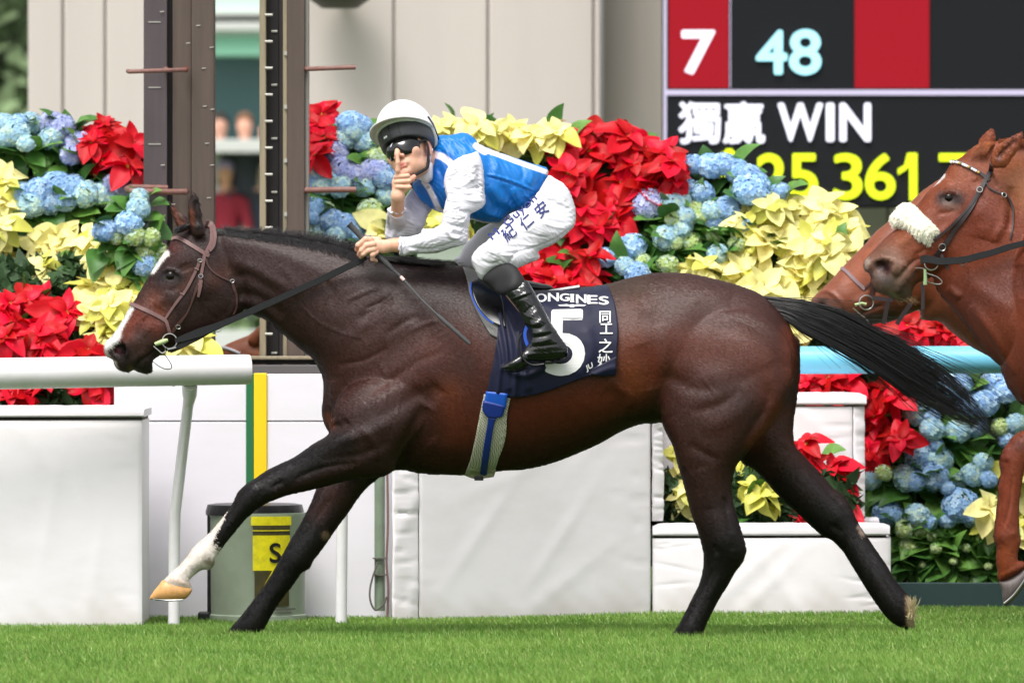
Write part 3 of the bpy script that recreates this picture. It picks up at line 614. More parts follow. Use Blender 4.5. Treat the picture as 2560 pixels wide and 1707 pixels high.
for x0, x1 in ((262, 566), (613, 905)):
    col(x0, x1, 859, 966.5, M_panel, 'board', pn, 1.9, 1.94); col(x0, x1, 969, 1470, M_panel, 'board', pn, 1.9, 1.94)
col(262, 905, 964, 972, M_seam, 'seam', pn, 1.915, 1.935, 0)
col(565, 583, 858, 1470, M_grn, 'green_stripe', pn, 1.895, 1.94); col(583, 613, 857, 1470, M_yel, 'yellow_stripe', pn, 1.890, 1.94)
# recycling bin
M_bin = mat('grey_green_bin', lin((146, 158, 138)), rough=.45, var=.05, vscale=(4, 4, 4), dirt=lin((118, 126, 108)), dscale=6.0, damount=.5)
M_bag = mat('black_bin_liner', lin((16, 16, 18)), rough=.35, bump=.004, bscale=(30, 30, 12)); M_lab = mat('yellow_label', lin((226, 214, 20)), rough=.4, var=.12, vscale=(20, 20, 20), dirt=lin((160, 150, 20)), dscale=26.0, damount=.6); M_labd = mat('dark_label', lin((58, 54, 22)), rough=.4, dirt=lin((100, 84, 40)), dscale=20.0, damount=.5)
YC = 1.62; bc = Vector((xd(592, YC), YC, 0)); br = (xd(702, YC) - xd(482, YC)) / 2
bin_ = root('bin', bc, 'grey green round bin with a black liner and yellow S label', 'bin')
zt, zb = zd(1176, YC), 0
mm = MB(); mm.lathe([(br * .97, zb), (br * 1.02, zb + .004), (br * 1.02, zb + .03), (br * .98, zb + .035), (br, zt - .02), (br * 1.015, zt - .012), (br * 1.015, zt), (br * .95, zt), (br * .94, zt - .2)], bc, (0, 0, 1), 64); mm.build('drum', M_bin, bin_, smooth=True)
mm = MB(); mm.lathe([(br * 1.025, zt - .010), (br * 1.03, zt + .003), (br * .99, zt + .030), (br * .85, zt + .034), (.001, zt + .036)], bc + Vector((-.012, .01, 0)), (0, 0, 1), 48); mm.build('lid', M_bag, bin_, smooth=True)
mm = MB(); mm.box(xd(476, YC), xd(500, YC), YC - .02, YC + .08, 0, zt + .02, .01); mm.box(xd(455, YC), xd(484, YC), YC - .04, YC + .05, 0, zd(1404, YC), .008); mm.build('liner_flap', M_bag, bin_)
def onbin(x, y, off): 
    X = xd(x, YC) ; dx = X - bc.x; return Vector((X, bc.y - math.sqrt(max(br * br - dx * dx, 0)) - off, zd(y, YC)))
def binlab(x0, y0, x1, y1, off, m_, name, n=10):
    mm = MB(); V_ = [onbin(x0 + (x1 - x0) * i / n, yy, off) for i in range(n + 1) for yy in (y0, y1)]; V_ += [v + Vector((0, .003, 0)) for v in V_]; k = 2 * (n + 1)
    mm.add(V_, [(2 * i, 2 * i + 2, 2 * i + 3, 2 * i + 1) for i in range(n)] + [(k + 2 * i, k + 2 * i + 1, k + 2 * i + 3, k + 2 * i + 2) for i in range(n)] + [(2 * i, k + 2 * i, k + 2 * i + 2, 2 * i + 2) for i in range(n)] + [(2 * i + 1, 2 * i + 3, k + 2 * i + 3, k + 2 * i + 1) for i in range(n)]); return mm.build(name, m_, bin_)
binlab(580, 1183, 671, 1203, .006, M_lab, 'label'); binlab(584, 1203, 668, 1226, .005, M_labd, 'label_band'); binlab(584, 1214, 668, 1216, .008, M_lab, 'label_line')
binlab(584, 1226, 668, 1306, .006, M_lab, 'label'); binlab(588, 1306, 666, 1388, .005, M_labd, 'label_band'); binlab(634, 1393, 680, 1396, .006, M_seam, 'slot'); binlab(634, 1402, 672, 1404, .006, M_seam, 'slot')
mm = MB(); a, b = onbin(606, 1352, .012), onbin(632, 1306, .012); mm.strap([a, b], .009, .002, Vector((0, -1, 0))); mm.build('label_diagonal', M_lab, bin_)
cu = bpy.data.curves.new('tmp', 'FONT'); cu.body = 'S'; o = bpy.data.objects.new('tmp', cu); COL.objects.link(o); bpy.context.view_layer.update(); me0 = bpy.data.meshes.new_from_object(o.evaluated_get(bpy.context.evaluated_depsgraph_get())); bpy.data.objects.remove(o)
mm = MB()
for k, (dx, dy) in enumerate(((0, 0), (1.3, 0), (-1.3, 0), (0, 1.3), (0, -1.3))): mm.add([onbin(621 + v.co.x * 62 + dx, 1287 - v.co.y * 62 + dy, .010 + k * .0002) for v in me0.vertices], [list(p_.vertices) for p_ in me0.polygons])
mm.build('letter', M_bag, bin_, fix=False)
gp = root('service_pipe', (xd(870, 1.9), 1.8, 0), 'grey green upright pipe with hanging cable beside the padded barrier', 'pipe')
mm = MB(); mm.tube([PD(872, 900, 1.82), PD(872, 1402, 1.82)], .021, 14); mm.build('pipe', mat('grey_green_pipe', lin((122, 138, 118)), rough=.5, dirt=lin((90, 98, 84)), dscale=12.0, damount=.6), gp, smooth=True)
for y in (1280, 1318): mm = MB(); mm.box(xd(856, 1.8), xd(890, 1.8), 1.785, 1.82, zd(y + 3, 1.8), zd(y, 1.8)); mm.build('clamp', M_seam, gp)
mm = MB(); mm.tube([PD(*q, 1.79) for q in spline([(889, 1050), (891, 1200), (888, 1290), (892, 1350), (889, 1430)], 5, False)], .0045, 7); mm.build('cable', mat('brown_cable', lin((116, 88, 78)), rough=.7), gp, smooth=True)
mm = MB(); mm.tube([PD(*q, 1.78) for q in spline([(868, 1290), (852, 1340), (850, 1375), (862, 1400), (880, 1388), (888, 1370)], 5, False)], .004, 7); mm.build('cable', M_seam, gp, smooth=True)
hB = root('padded_barrier', (xd(1200, 2.0), 2.1, 0), 'long white padded barrier behind the dark horse\'s belly', 'barrier')
pad_face('front_pad', 962, 1.72, 1494, 2.32, 918, None, .55, M_vinyl, hB, seed=5, nu=140); pad_face('end_flap', 901, 1.66, 960, 1.72, 918, None, .5, M_vinyl, hB, wr=.007, seed=9, nu=40, nv=80)
capbar(901, 1.66, 1496, 2.30, 893, 916, .6, M_vinyl, hB)
hC = root('padded_barrier', (xd(1750, 2.8), 2.8, 0), 'upright white padded barrier panel behind the flower trough', 'barrier')
pad_face('front_pad', 1520, 2.72, 1958, 2.76, 934, 1240, .25, M_vinyl, hC, wr=.007, seed=12, nu=110); pad_face('end_flap', 1960, 2.76, 1986, 2.78, 934, 1240, .24, M_vinyl, hC, wr=.005, seed=13, nu=24, nv=50)
pad_face('end_flap', 1497, 2.35, 1522, 2.38, 918, 1196, .4, M_vinyl, hC, wr=.006, seed=14, nu=24, nv=70)
capbar(1515, 2.70, 1990, 2.76, 904, 930, .32, M_vinyl, hC)
col(1500, 1980, 1236, 1480, M_panel, 'lower_frame', hC, 2.9, 2.98)
tr = root('flower_trough', (xd(1770, 2.4), 2.5, 0), 'low white padded trough of poinsettias behind the hind legs', 'planter')
pad_face('front_pad', 1499, 2.34, 2046, 2.42, 1236, None, .03, M_vinyl, tr, wr=.006, seed=21, nu=130); capbar(1499, 2.34, 2044, 2.42, 1203, 1230, .07, M_vinyl, tr); capbar(1960, 2.62, 2020, 2.66, 1190, 1216, .08, M_vinyl, tr)
mm = MB(); mm.box(xd(2030, 2.44), xd(2046, 2.44), 2.44, 2.70, 0, zd(1232, 2.4), .006); mm.build('end_pad', M_vcap, tr)
mm = MB(); mm.box(xd(1505, 2.45), xd(2035, 2.45), 2.43, 2.68, .05, zd(1222, 2.45)); mm.build('soil', mat('dark_soil', (.02, .015, .01), rough=1), tr)
# stains where the vinyl meets the turf
st_ = root('blue_rail', (xd(2100, 2.95), 2.95, 0), 'light blue running rail behind the dark horse\'s tail', 'rail')
M_brail = mat('light_blue_rail', lin((122, 204, 236)), rough=.35, var=.02)
mm = MB(); mm.tube([PD(1500, 826, 2.95), PD(1840, 827, 2.95), PD(2352, 826, 2.95), PD(2900, 825, 2.95)], .0560, 32); mm.build('rail_tube', M_brail, st_, smooth=True)
for x in (1560, 2560): mm = MB(); mm.tube([PD(x, 850, 2.98), PD(x, 1480, 3.02)], .022, 12); mm.build('support_leg', M_rail, st_, smooth=True)
dk = root('flower_trough', (xd(2300, 3.0), 3.0, 0), 'dark green trough under the hydrangeas at the right edge', 'planter')
M_dgreen = mat('dark_green_trough', lin((38, 62, 62)), rough=.5, var=.06)
mm = MB(); mm.box(xd(2050, 2.9), xd(2900, 2.9), 2.88, 2.91, -.02, zd(1337, 2.9), .004); mm.build('front_board', M_dgreen, dk)
for xx in (2050, 2450, 2894): mm = MB(); mm.box(xd(xx, 2.9), xd(xx + 6, 2.9), 2.912, 3.40, 0, zd(1339, 2.9)); mm.build('side_board', M_dgreen, dk)
mm = MB(); mm.box(xd(2058, 2.9), xd(2890, 2.9), 2.915, 3.35, .02, zd(1350, 2.9)); mm.build('soil', mat('trough_soil', (.018, .013, .009), rough=1), dk)
# ================================================================ flower bank
fr_ = np.random.default_rng(11)
M_bractr = mat('red_bract', lin((204, 8, 30)), rough=.5, spec=.3, hv_=.012, objvar=.34, var=.12, vscale=(30, 30, 30), backlit=.22)
M_bracty = mat('cream_yellow_bract', lin((242, 234, 158)), rough=.5, spec=.3, objvar=.22, var=.12, vscale=(30, 30, 30), backlit=.22)
M_bractg = mat('greenish_bract', lin((208, 206, 92)), rough=.5, objvar=.2, backlit=.2)
M_leaf = mat('deep_green_leaf', lin((84, 130, 56)), rough=.45, spec=.4, objvar=.45, var=.15, vscale=(24, 24, 24), backlit=.15)
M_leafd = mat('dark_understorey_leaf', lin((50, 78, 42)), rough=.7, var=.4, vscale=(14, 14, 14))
M_cya = mat('flower_centre', lin((190, 160, 40)), rough=.6)
M_flo = mat('hydrangea_petals', (1, 1, 1), rough=.7, spec=.2, attr='Col', objvar=.08, backlit=.25)
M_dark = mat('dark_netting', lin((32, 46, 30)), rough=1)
def leaf_mesh(name, L, W, curl, shape, m_, nu=7, fold=.18, seed=0):
    """one leaf or bract: pointed blade with a midrib fold and a drooping tip"""
    r = np.random.default_rng(seed); V_, F_ = [], []; nv = 5
    for i in range(nu + 1):
        t = i / nu; wd = W * (math.sin(math.pi * min(t ** shape, 1)) ** .8 if 0 < t < 1 else .03); x = L * (t - .10 * t * t * abs(curl)); z = -curl * L * t * t * .55 + .06 * L * math.sin(t * 5 + seed)
        for j in range(nv):
            s_ = (j / (nv - 1)) * 2 - 1; V_.append((x, s_ * wd / 2, z + abs(s_) * wd * fold + r.normal(0, .0012)))
    for i in range(nu):
        for j in range(nv - 1): F_.append((i * nv + j, (i + 1) * nv + j, (i + 1) * nv + j + 1, i * nv + j + 1))
    me_ = mesh_np(name, np.array(V_), np.array(F_)); me_.materials.append(m_); return me_
BR = {k: [leaf_mesh('bract', .116 * a, .076 * b, c, .75, m_, seed=i) for i, (a, b, c) in enumerate(((1, 1, .5), (.95, 1.12, .8), (1.08, .9, .3), (.8, 1.1, 1.0)))] for k, m_ in (('r', M_bractr), ('y', M_bracty), ('g', M_bractg))}
LF = [leaf_mesh('leaf', .135 * a, .085 * b, c, .7, M_leaf, fold=.12, seed=i + 9) for i, (a, b, c) in enumerate(((1, 1, .4), (1.1, 1.0, .7), (.85, 1.1, .2)))]
def cya_mesh():
    mm = MB()
    for i in range(9):
        a = i * 2.4; r = .004 * math.sqrt(i); mm.lathe([(.0006, -.003), (.0034, -.001), (.0036, .002), (.0012, .005)], (r * math.cos(a), r * math.sin(a), .004), (0, 0, 1), 6)
    me_ = bpy.data.meshes.new('bloom'); me_.from_pydata([tuple(v) for v in mm.v], [], mm.f); me_.materials.append(M_cya); me_.update(); return me_
CYA = cya_mesh()
def basis(n, spin):
    n = Vector(n).normalized(); a = n.cross(Vector((.3, .2, 1))).normalized(); b = n.cross(a); c, s_ = math.cos(spin), math.sin(spin); x = a * c + b * s_; y = n.cross(x)
    return Matrix(((x.x, y.x, n.x), (x.y, y.y, n.y), (x.z, y.z, n.z)))
def put(me_, name, par, pos, R, sc):
    o = bpy.data.objects.new(name, me_); COL.objects.link(o); o.parent = par; M_ = R.to_4x4(); M_.translation = pos
    o.matrix_local = M_ @ Matrix.Diagonal((sc, sc, sc, 1)); return o
def bloom(plant, pos, sc, kind, lean=0.0, n_out=8, n_in=5):
    """poinsettia bloom: centre with rings of bracts (thing > bloom > bract)"""
    el_ = fr_.uniform(.55, 1.0); az = fr_.normal(0, .45) + lean; n = Vector((math.sin(az) * math.cos(el_), -math.cos(az) * math.cos(el_), math.sin(el_)))
    R = basis(n, fr_.uniform(0, 6.28)); b_ = put(CYA, 'bloom', plant, Vector(pos) - plant.location, R, sc)
    for k in range(n_out + n_in):
        inner = k >= n_out; a = k * 2 * math.pi / (n_in if inner else n_out) + fr_.normal(0, .18); up = math.radians(fr_.uniform(22, 45) if inner else fr_.uniform(-24, 16))
        d_ = Vector((math.cos(a) * math.cos(up), math.sin(a) * math.cos(up), math.sin(up))); side = Vector((-math.sin(a), math.cos(a), 0)); nn = d_.cross(side).normalized()
        if nn.z < 0: nn = -nn
        side = nn.cross(d_); tw = fr_.normal(0, .3); side = side * math.cos(tw) + nn * math.sin(tw); nn = d_.cross(side)
        put(BR['g' if kind == 'y' and fr_.random() < .2 else kind][fr_.integers(0, 4)], 'bract', b_, d_ * .004 + Vector((0, 0, .004 if inner else 0)), Matrix(((d_.x, side.x, nn.x), (d_.y, side.y, nn.y), (d_.z, side.z, nn.z))), fr_.uniform(.5, .72) if inner else fr_.uniform(.8, 1.12))
def leaves(plant, pos, n, spread, sc=1.0):
    for _ in range(n):
        a = fr_.uniform(0, 6.28); d_ = Vector((math.cos(a), -.55 + fr_.normal(0, .3), .9 * math.sin(a) - .25)).normalized(); nn = Vector((fr_.normal(0, .3), -.6, .9)); nn = (nn - d_ * nn.dot(d_)).normalized(); side = nn.cross(d_)
        p_ = Vector(pos) + d_ * spread * fr_.uniform(.1, .8) + Vector((0, .05, 0)) - plant.location
        put(LF[fr_.integers(0, 3)], 'leaf', plant, p_, Matrix(((d_.x, side.x, nn.x), (d_.y, side.y, nn.y), (d_.z, side.z, nn.z))), sc * fr_.uniform(.75, 1.15))
def head_mesh(kind, seed):
    """hydrangea head: a dome packed with four-petalled florets"""
    r = np.random.default_rng(seed); V_, F_, C_ = [], [], []; N_ = {'g': 70}.get(kind, 125)
    pal = {'b': ((172, 210, 246), (198, 226, 250), (158, 196, 242)), 'c': ((196, 228, 238), (216, 238, 224), (178, 216, 238)), 'l': ((196, 204, 246), (214, 218, 250), (178, 188, 238)), 'g': ((216, 230, 176), (206, 228, 204), (196, 216, 142))}[kind]
    for i in range(N_):
        z = 1 - 1.55 * (i + .5) / N_; ph = i * 2.39996; rr = math.sqrt(1 - z * z); n = Vector((rr * math.cos(ph), rr * math.sin(ph), z)); R_ = 1 + r.normal(0, .025); c = n * R_; t = n.orthogonal().normalized(); b_ = n.cross(t); sp_ = r.uniform(0, 1.57)
        base_ = np.array(lin(pal[r.integers(0, 3)])) * r.uniform(.88, 1.08); nrm_t = (n + Vector(r.normal(0, .20, 3))).normalized(); t = (t - nrm_t * t.dot(nrm_t)).normalized(); b_ = nrm_t.cross(t)
        for k in range(4):
            a = sp_ + k * math.pi / 2; d_ = t * math.cos(a) + b_ * math.sin(a); s_ = nrm_t.cross(d_); L_ = .20 * r.uniform(.85, 1.15) * (1.15 if kind == 'g' else 1); k0 = len(V_)
            V_ += [c - nrm_t * .02, c + d_ * L_ * .55 + s_ * L_ * .42 + nrm_t * .03, c + d_ * L_ - nrm_t * .01, c + d_ * L_ * .55 - s_ * L_ * .42 + nrm_t * .03]; F_.append((k0, k0 + 3, k0 + 2, k0 + 1)); C_ += [base_ * np.array((.85, .92, .86)), base_, base_ * 1.08, base_]
    # inner ball
    for i in range(6):
        for j in range(10):
            th, ph = math.pi * (i + .5) / 6, 2 * math.pi * j / 10; V_.append(Vector((math.sin(th) * math.cos(ph), math.sin(th) * math.sin(ph), math.cos(th))) * .9); C_.append(np.array(lin(pal[2])) * .85)
    k0 = len(V_) - 60; F_ += [(k0 + i * 10 + j, k0 + i * 10 + (j + 1) % 10, k0 + i * 10 + 10 + (j + 1) % 10, k0 + i * 10 + 10 + j) for i in range(5) for j in range(10)]
    me_ = mesh_np('flower_head', np.array([v[:] for v in V_]), np.array(F_)); set_col(me_, np.array(C_)); me_.materials.append(M_flo); return me_
HM = {k: [head_mesh(k, i + 40) for i in range(3)] for k in 'bclg'}
def Ybank(x, y):
    if x < 340 and y > 600: base_ = 2.6 + (940 - y) / 340 * .6
    elif y > 780: base_ = 3.12 + (1340 - min(y, 1340)) / 560 * .30
    else: base_ = 3.42 + (780 - y) / 520 * .55
    return base_
def hyd(name_label, group, heads, lv=5, Yf=None):
    xs, ys = [h[0] for h in heads], [h[1] for h in heads]; cx_, cy_ = sum(xs) / len(xs), max(ys) + 40; Yr = (Yf or Ybank)(cx_, cy_); r0 = root('hydrangea', PD(cx_, cy_, Yr + .15), name_label, 'hydrangea', group)
    for x, y, r, k in heads:
        Y = (Yf or Ybank)(x, y) + fr_.normal(0, .02); p_ = PD(x, y, Y); n = Vector((fr_.normal(0, .25), -.75, .75 + fr_.normal(0, .2))); R = basis(n, fr_.uniform(0, 6.28)); rr = r * 1.24 * mpp(Y)
        o = put(HM[k][fr_.integers(0, 3)], 'flower_head', r0, p_ - r0.location, R, rr); o.scale = (o.scale[0] * 1.08, o.scale[1] * 1.08, o.scale[2] * .86)
        mm = MB(); mm.tube([p_ - Vector(n).normalized() * rr * .5, p_ + Vector((0, .10, -.16))], .004, 5); mm.build('stem', M_leafd, r0, fix=False)
        leaves(r0, p_ + Vector((0, .02, -rr * .9)), lv + 1, rr * 1.5)
    return r0
def poin(name_label, group, kind, blooms, lv=3, Yf=None, sc=1.0):
    xs, ys = [h[0] for h in blooms], [h[1] for h in blooms]; cx_, cy_ = sum(xs) / len(xs), max(ys) + 50; Yr = (Yf or Ybank)(cx_, cy_); r0 = root('poinsettia', PD(cx_, cy_, Yr + .15), name_label, 'poinsettia', group)
    for ib, b_ in enumerate(blooms):
        if len(blooms) > 5 and ib % 6 == 3: continue
        x, y = b_[:2]; s2 = b_[2] if len(b_) > 2 else 1.0; Y = (Yf or Ybank)(x, y) + fr_.normal(0, .06); p_ = PD(x + fr_.normal(0, 4), y + fr_.normal(0, 4), Y); bloom(r0, p_, sc * s2 * 1.14 * fr_.uniform(.82, 1.2), kind, 0, 7, 4); leaves(r0, p_ + Vector((0, .09, -.06)), lv, .10)
        mm = MB(); mm.tube([p_ + Vector((0, .01, 0)), p_ + Vector((0, .12, -.2))], .004, 5); mm.build('stem', M_leafd, r0, fix=False)
    return r0
GH, GR, GY = 'blue hydrangeas in the flower bank', 'red poinsettias in the flower bank', 'cream poinsettias in the flower bank'
hyd('top left hydrangea of lilac and pale heads against the cream wall', GH, [(12,285,22,'c'), (42,284,20,'b'), (72,284,22,'c'), (118,286,26,'l'), (144,290,24,'l'), (36,306,27,'c'), (8,318,20,'c'), (60,330,18,'c')])
hyd('hydrangea with four heads touching the left red poinsettia', GH, [(118,318,24,'c'), (150,316,24,'l'), (178,330,25,'l'), (164,356,22,'l'), (100,322,16,'c')])
hyd('broad sky blue hydrangea in the second row at far left', GH, [(56,448,24,'b'), (92,440,27,'b'), (128,428,30,'b'), (165,432,27,'b'), (70,470,28,'c'), (32,470,22,'c'), (110,464,26,'b')])
hyd('pale hydrangea left of the lower rust rung', GH, [(150,462,22,'b'), (196,446,26,'c'), (232,446,24,'c'), (262,424,24,'l'), (262,458,20,'c'), (284,432,18,'l')])
hyd('small greenish hydrangea at the foot of the wide brown post', GH, [(320,452,18,'c'), (318,478,22,'c'), (296,512,26,'b'), (240,530,24,'b'), (268,542,18,'g'), (310,542,20,'g'), (346,546,19,'g'), (285,528,14,'g')], Yf=lambda x, y: 3.05)
hyd('hydrangea budding pale green above the dark horse\'s blaze', GH, [(334,576,19,'g'), (366,580,18,'g'), (332,606,25,'b'), (366,600,20,'g'), (388,640,16,'c')], Yf=lambda x, y: 3.05)
hyd('lilac and pale hydrangea beside the right post top', GH, [(806,286,28,'b'), (830,290,22,'b'), (792,320,22,'c'), (838,326,24,'c'), (770,350,26,'l'), (812,306,18,'c')])
hyd('wide lilac hydrangea left of the jockey\'s finger', GH, [(724,396,28,'c'), (752,416,20,'c'), (786,392,28,'l'), (822,402,24,'l'), (858,392,28,'l'), (884,408,26,'b'), (738,428,22,'c'), (782,430,22,'c'), (836,428,22,'c'), (715,420,20,'b'), (912,402,20,'c'), (866,362,20,'g')])
hyd('deep blue hydrangea above the whip handle', GH, [(728,480,24,'b'), (752,478,14,'g'), (762,506,24,'b'), (790,520,27,'b'), (816,534,24,'b'), (738,530,22,'c'), (770,544,20,'c'), (722,500,16,'b')])
hyd('pale green hydrangea head with thin leaves left of the jockey\'s raised cuff', GH, [(850,484,25,'g'), (872,525,20,'c'), (886,450,20,'c'), (858,545,18,'b')], lv=8)
hyd('sky blue hydrangea touching the odds board\'s dollar sign', GH, [(1590,378,20,'b'), (1632,382,26,'b'), (1664,378,24,'b'), (1692,392,24,'b'), (1722,404,22,'b'), (1726,436,36,'b'), (1790,440,20,'b'), (1742,414,18,'b')])
hyd('lilac headed hydrangea between the red and blue masses', GH, [(1490,470,32,'l'), (1564,428,26,'b'), (1612,444,24,'b'), (1545,472,24,'c'), (1570,458,16,'c')])
hyd('crowded pale hydrangea in the middle of the right bank', GH, [(1596,482,17,'g'), (1634,484,20,'c'), (1668,480,26,'b'), (1572,498,22,'c'), (1610,498,16,'g'), (1640,508,20,'b'), (1562,522,24,'c'), (1546,502,16,'g')])
hyd('hydrangea of three lone blue heads right of the red bracts', GH, [(1452,566,28,'b'), (1530,546,25,'c'), (1388,592,22,'b'), (1436,612,20,'c'), (1478,600,16,'g'), (1464,630,24,'b')], lv=7)
hyd('green budded hydrangea just above the dark horse\'s rump', GH, [(1586,556,19,'g'), (1534,608,20,'g'), (1648,584,21,'c'), (1552,558,14,'g'), (1640,540,16,'g'), (1694,560,18,'g'), (1710,520,16,'b')], lv=9)
hyd('big pale blue hydrangea under the blue rail at right', GH, [(2196,884,30,'b'), (2168,884,22,'b'), (2286,884,30,'b'), (2310,900,26,'b'), (2232,930,30,'b'), (2262,926,26,'b')])
hyd('hydrangea beneath the tip of the horse\'s tail', GH, [(2106,950,26,'c'), (2138,956,18,'b'), (2142,986,24,'c'), (2200,990,24,'c'), (2238,980,26,'b'), (2298,980,18,'g'), (2334,972,20,'c'), (2316,1008,20,'b')])
hyd('vivid blue hydrangea right of the white upright panel', GH, [(2114,1046,32,'b'), (2158,1054,26,'c'), (2152,1022,14,'b'), (2080,1098,26,'c'), (2146,1096,29,'b'), (2104,1104,20,'b'), (2022,1050,16,'b')])
hyd('greenish hydrangea beside the chestnut horse\'s knee', GH, [(2196,1104,22,'c'), (2236,1090,24,'c'), (2258,1062,20,'c'), (2270,1100,18,'b'), (2176,1120,15,'b')])
hyd('hydrangea with one large cornflower blue head low at right', GH, [(2206,1160,34,'b'), (2232,1176,30,'b'), (2186,1172,22,'b'), (2176,1194,18,'b'), (2196,1132,16,'b')], lv=8)
hyd('low hydrangea behind the dark horse\'s rear cannon bone', GH, [(1998,1098,25,'c'), (2030,1086,17,'g'), (2040,1182,30,'b'), (2108,1184,25,'c'), (2130,1200,18,'b')], lv=8)
hyd('leafy hydrangea with small green heads over the dark trough', GH, [(2078,1214,19,'g'), (2112,1216,18,'g'), (2086,1252,18,'g'), (2150,1258,12,'g'), (2140,1232,10,'g')], lv=14)
hyd('leafy hydrangea without open heads above the dark trough by the hoof', GH, [(2220,1258,9,'g'), (2190,1288,8,'g'), (2252,1236,9,'g'), (2118,1296,7,'g'), (2270,1300,8,'g')], lv=13)
poin('tall red poinsettia left of the wide post, top bract pointing up', GR, 'r', [(212,330), (236,302,.9), (256,340), (232,372,.9), (236,285,.7)])
poin('red poinsettia hanging against the wide brown post', GR, 'r', [(300,335), (312,372), (290,392,.9), (316,350,.9), (282,350,.8)])
poin('red poinsettia in the lower left, upper part of the mass', GR, 'r', [(20,700), (62,690), (92,712), (128,690,.9), (150,716), (40,740), (108,748)])
poin('red poinsettia in the lower left just over the white rail', GR, 'r', [(14,778), (62,790), (110,790), (156,780), (200,800), (232,810,.8), (86,768), (180,812,.9)])
poin('red poinsettia between the white rail and the padded barrier', GR, 'r', [(18,884), (52,902), (100,872,.9), (140,880,.8), (236,878), (250,900,.8), (200,868,.8)])
poin('small red poinsettia tucked at the right post\'s upper edge', GR, 'r', [(728,290), (742,322), (726,352,.9), (745,268,.8)])
poin('red poinsettia behind the jockey\'s hip, top of the mass', GR, 'r', [(1290,336), (1330,318), (1372,306), (1412,320), (1448,318), (1356,346), (1404,352)])
poin('red poinsettia spilling beside the odds board corner', GR, 'r', [(1480,340), (1516,356), (1552,372), (1590,388,.9), (1500,392), (1548,410), (1462,372)])
poin('red poinsettia in the middle of the red mass, dark gap beside it', GR, 'r', [(1300,400), (1340,424), (1282,440,.9), (1390,390), (1430,420), (1470,430), (1420,456), (1510,436)])
poin('red poinsettia with long hanging bracts below the mass', GR, 'r', [(1342,486), (1388,482), (1420,500,1.1), (1450,478,.9), (1372,520), (1322,520), (1420,535,.9)])
poin('red poinsettia right behind the jockey\'s thigh and boot', GR, 'r', [(1212,628), (1248,600), (1290,584), (1330,600), (1360,590,.9), (1270,646), (1320,640), (1232,660,.9), (1352,632), (1200,660)])
poin('red poinsettia over the blue rail under the chestnut muzzles', GR, 'r', [(1990,746), (2036,724), (2082,748), (2128,726), (2170,752), (2212,770,.9), (2240,780,.8), (2110,776), (2050,778), (2000,778)])
poin('red poinsettia under the blue rail left of the tail', GR, 'r', [(1858,880), (1900,872), (1944,884), (1990,876), (2030,892), (2062,912,.9)])
poin('red poinsettia right of the white upright panel', GR, 'r', [(2012,956), (2050,972), (2014,1002), (2046,1030,.95), (2070,1012,.8), (1996,1040,.8)])
poin('red poinsettia in the white trough by the trailing hind leg', GR, 'r', [(1872,1062), (1916,1076), (1944,1112), (1886,1108), (1920,1146), (1856,1030,.7), (1846,1180,.6)], Yf=lambda x, y: 2.50)
poin('cream poinsettia cut by the left edge of the picture', GY, 'y', [(6,420), (18,470), (8,520), (48,560), (20,596), (-10,560)])
poin('cream poinsettia with broad petals under the lilac row', GY, 'y', [(128,536), (160,556), (118,580), (96,612,.9), (180,588,.9)])
poin('cream poinsettia above the red left mass, left of the muzzle', GY, 'y', [(214,556), (244,572), (206,590), (262,604,.9), (230,606,.9)])
poin('cream poinsettia beside the dark horse\'s forehead', GY, 'y', [(224,672), (262,660), (298,676), (326,664,.9), (248,700), (300,712), (330,640,.7)])
poin('cream poinsettia beside the dark horse\'s muzzle', GY, 'y', [(182,704), (212,728), (250,744), (286,752), (238,776,.8), (312,738)])
poin('pale cream poinsettia low under the horse\'s jaw', GY, 'y', [(420,800), (452,790), (440,815,.8), (396,806,.8)], Yf=lambda x, y: 3.0)
poin('cream poinsettia top row behind the jockey\'s back', GY, 'y', [(1012,298), (1050,296), (1094,300), (1138,304), (1180,300)])
poin('cream poinsettia above the jockey\'s hip at the wall', GY, 'y', [(1216,302), (1250,300), (1276,308), (1196,322), (1240,326)])
poin('cream poinsettia peeping between the jockey\'s arm and knee', GY, 'y', [(985,500,.9), (1078,548,.8), (880,530,.9), (1010,515,.8)])
poin('cream poinsettia under the yellow figures, topmost', GY, 'y', [(1730,468), (1770,476), (1812,470), (1852,482), (1890,476), (1926,490,.9), (1800,500)])
poin('cream poinsettia with pointed bracts mid right bank', GY, 'y', [(1700,512), (1742,528), (1788,536), (1836,520), (1874,516), (1760,560,1.1), (1724,570,.9)])
poin('cream poinsettia with drooping white bracts near the far muzzle', GY, 'y', [(1866,560,1.1), (1904,552), (1946,530), (1984,540), (1930,576), (1840,574), (1900,590)])
poin('cream poinsettia just behind the dark horse\'s croup', GY, 'y', [(1580,622,.9), (1622,618), (1668,640), (1700,650), (1648,656,.8), (1716,628)])
poin('cream poinsettia behind the root of the tail', GY, 'y', [(1752,636), (1790,650), (1824,664), (1770,674), (1800,690), (1750,664)])
poin('cream poinsettia beside the far chestnut muzzle', GY, 'y', [(1834,632), (1872,618), (1906,606,.9), (1856,656), (1880,650,.9), (1838,690,.9)])
poin('cream poinsettia under the tail root by the blue rail', GY, 'y', [(1838,740,.9), (1828,780,.8), (1850,860,.7), (1880,700,.9)])
poin('cream poinsettia at the left end of the white trough', GY, 'y', [(1560,1050,.7), (1556,1092,.75), (1574,1130,.75), (1562,1160,.7)], Yf=lambda x, y: 2.50)
poin('greenish cream poinsettia showing between the hind legs', GY, 'g', [(1704,1082,.8), (1726,1110,.8), (1690,1134,.7), (1752,1136,.7)], lv=9, Yf=lambda x, y: 2.52)
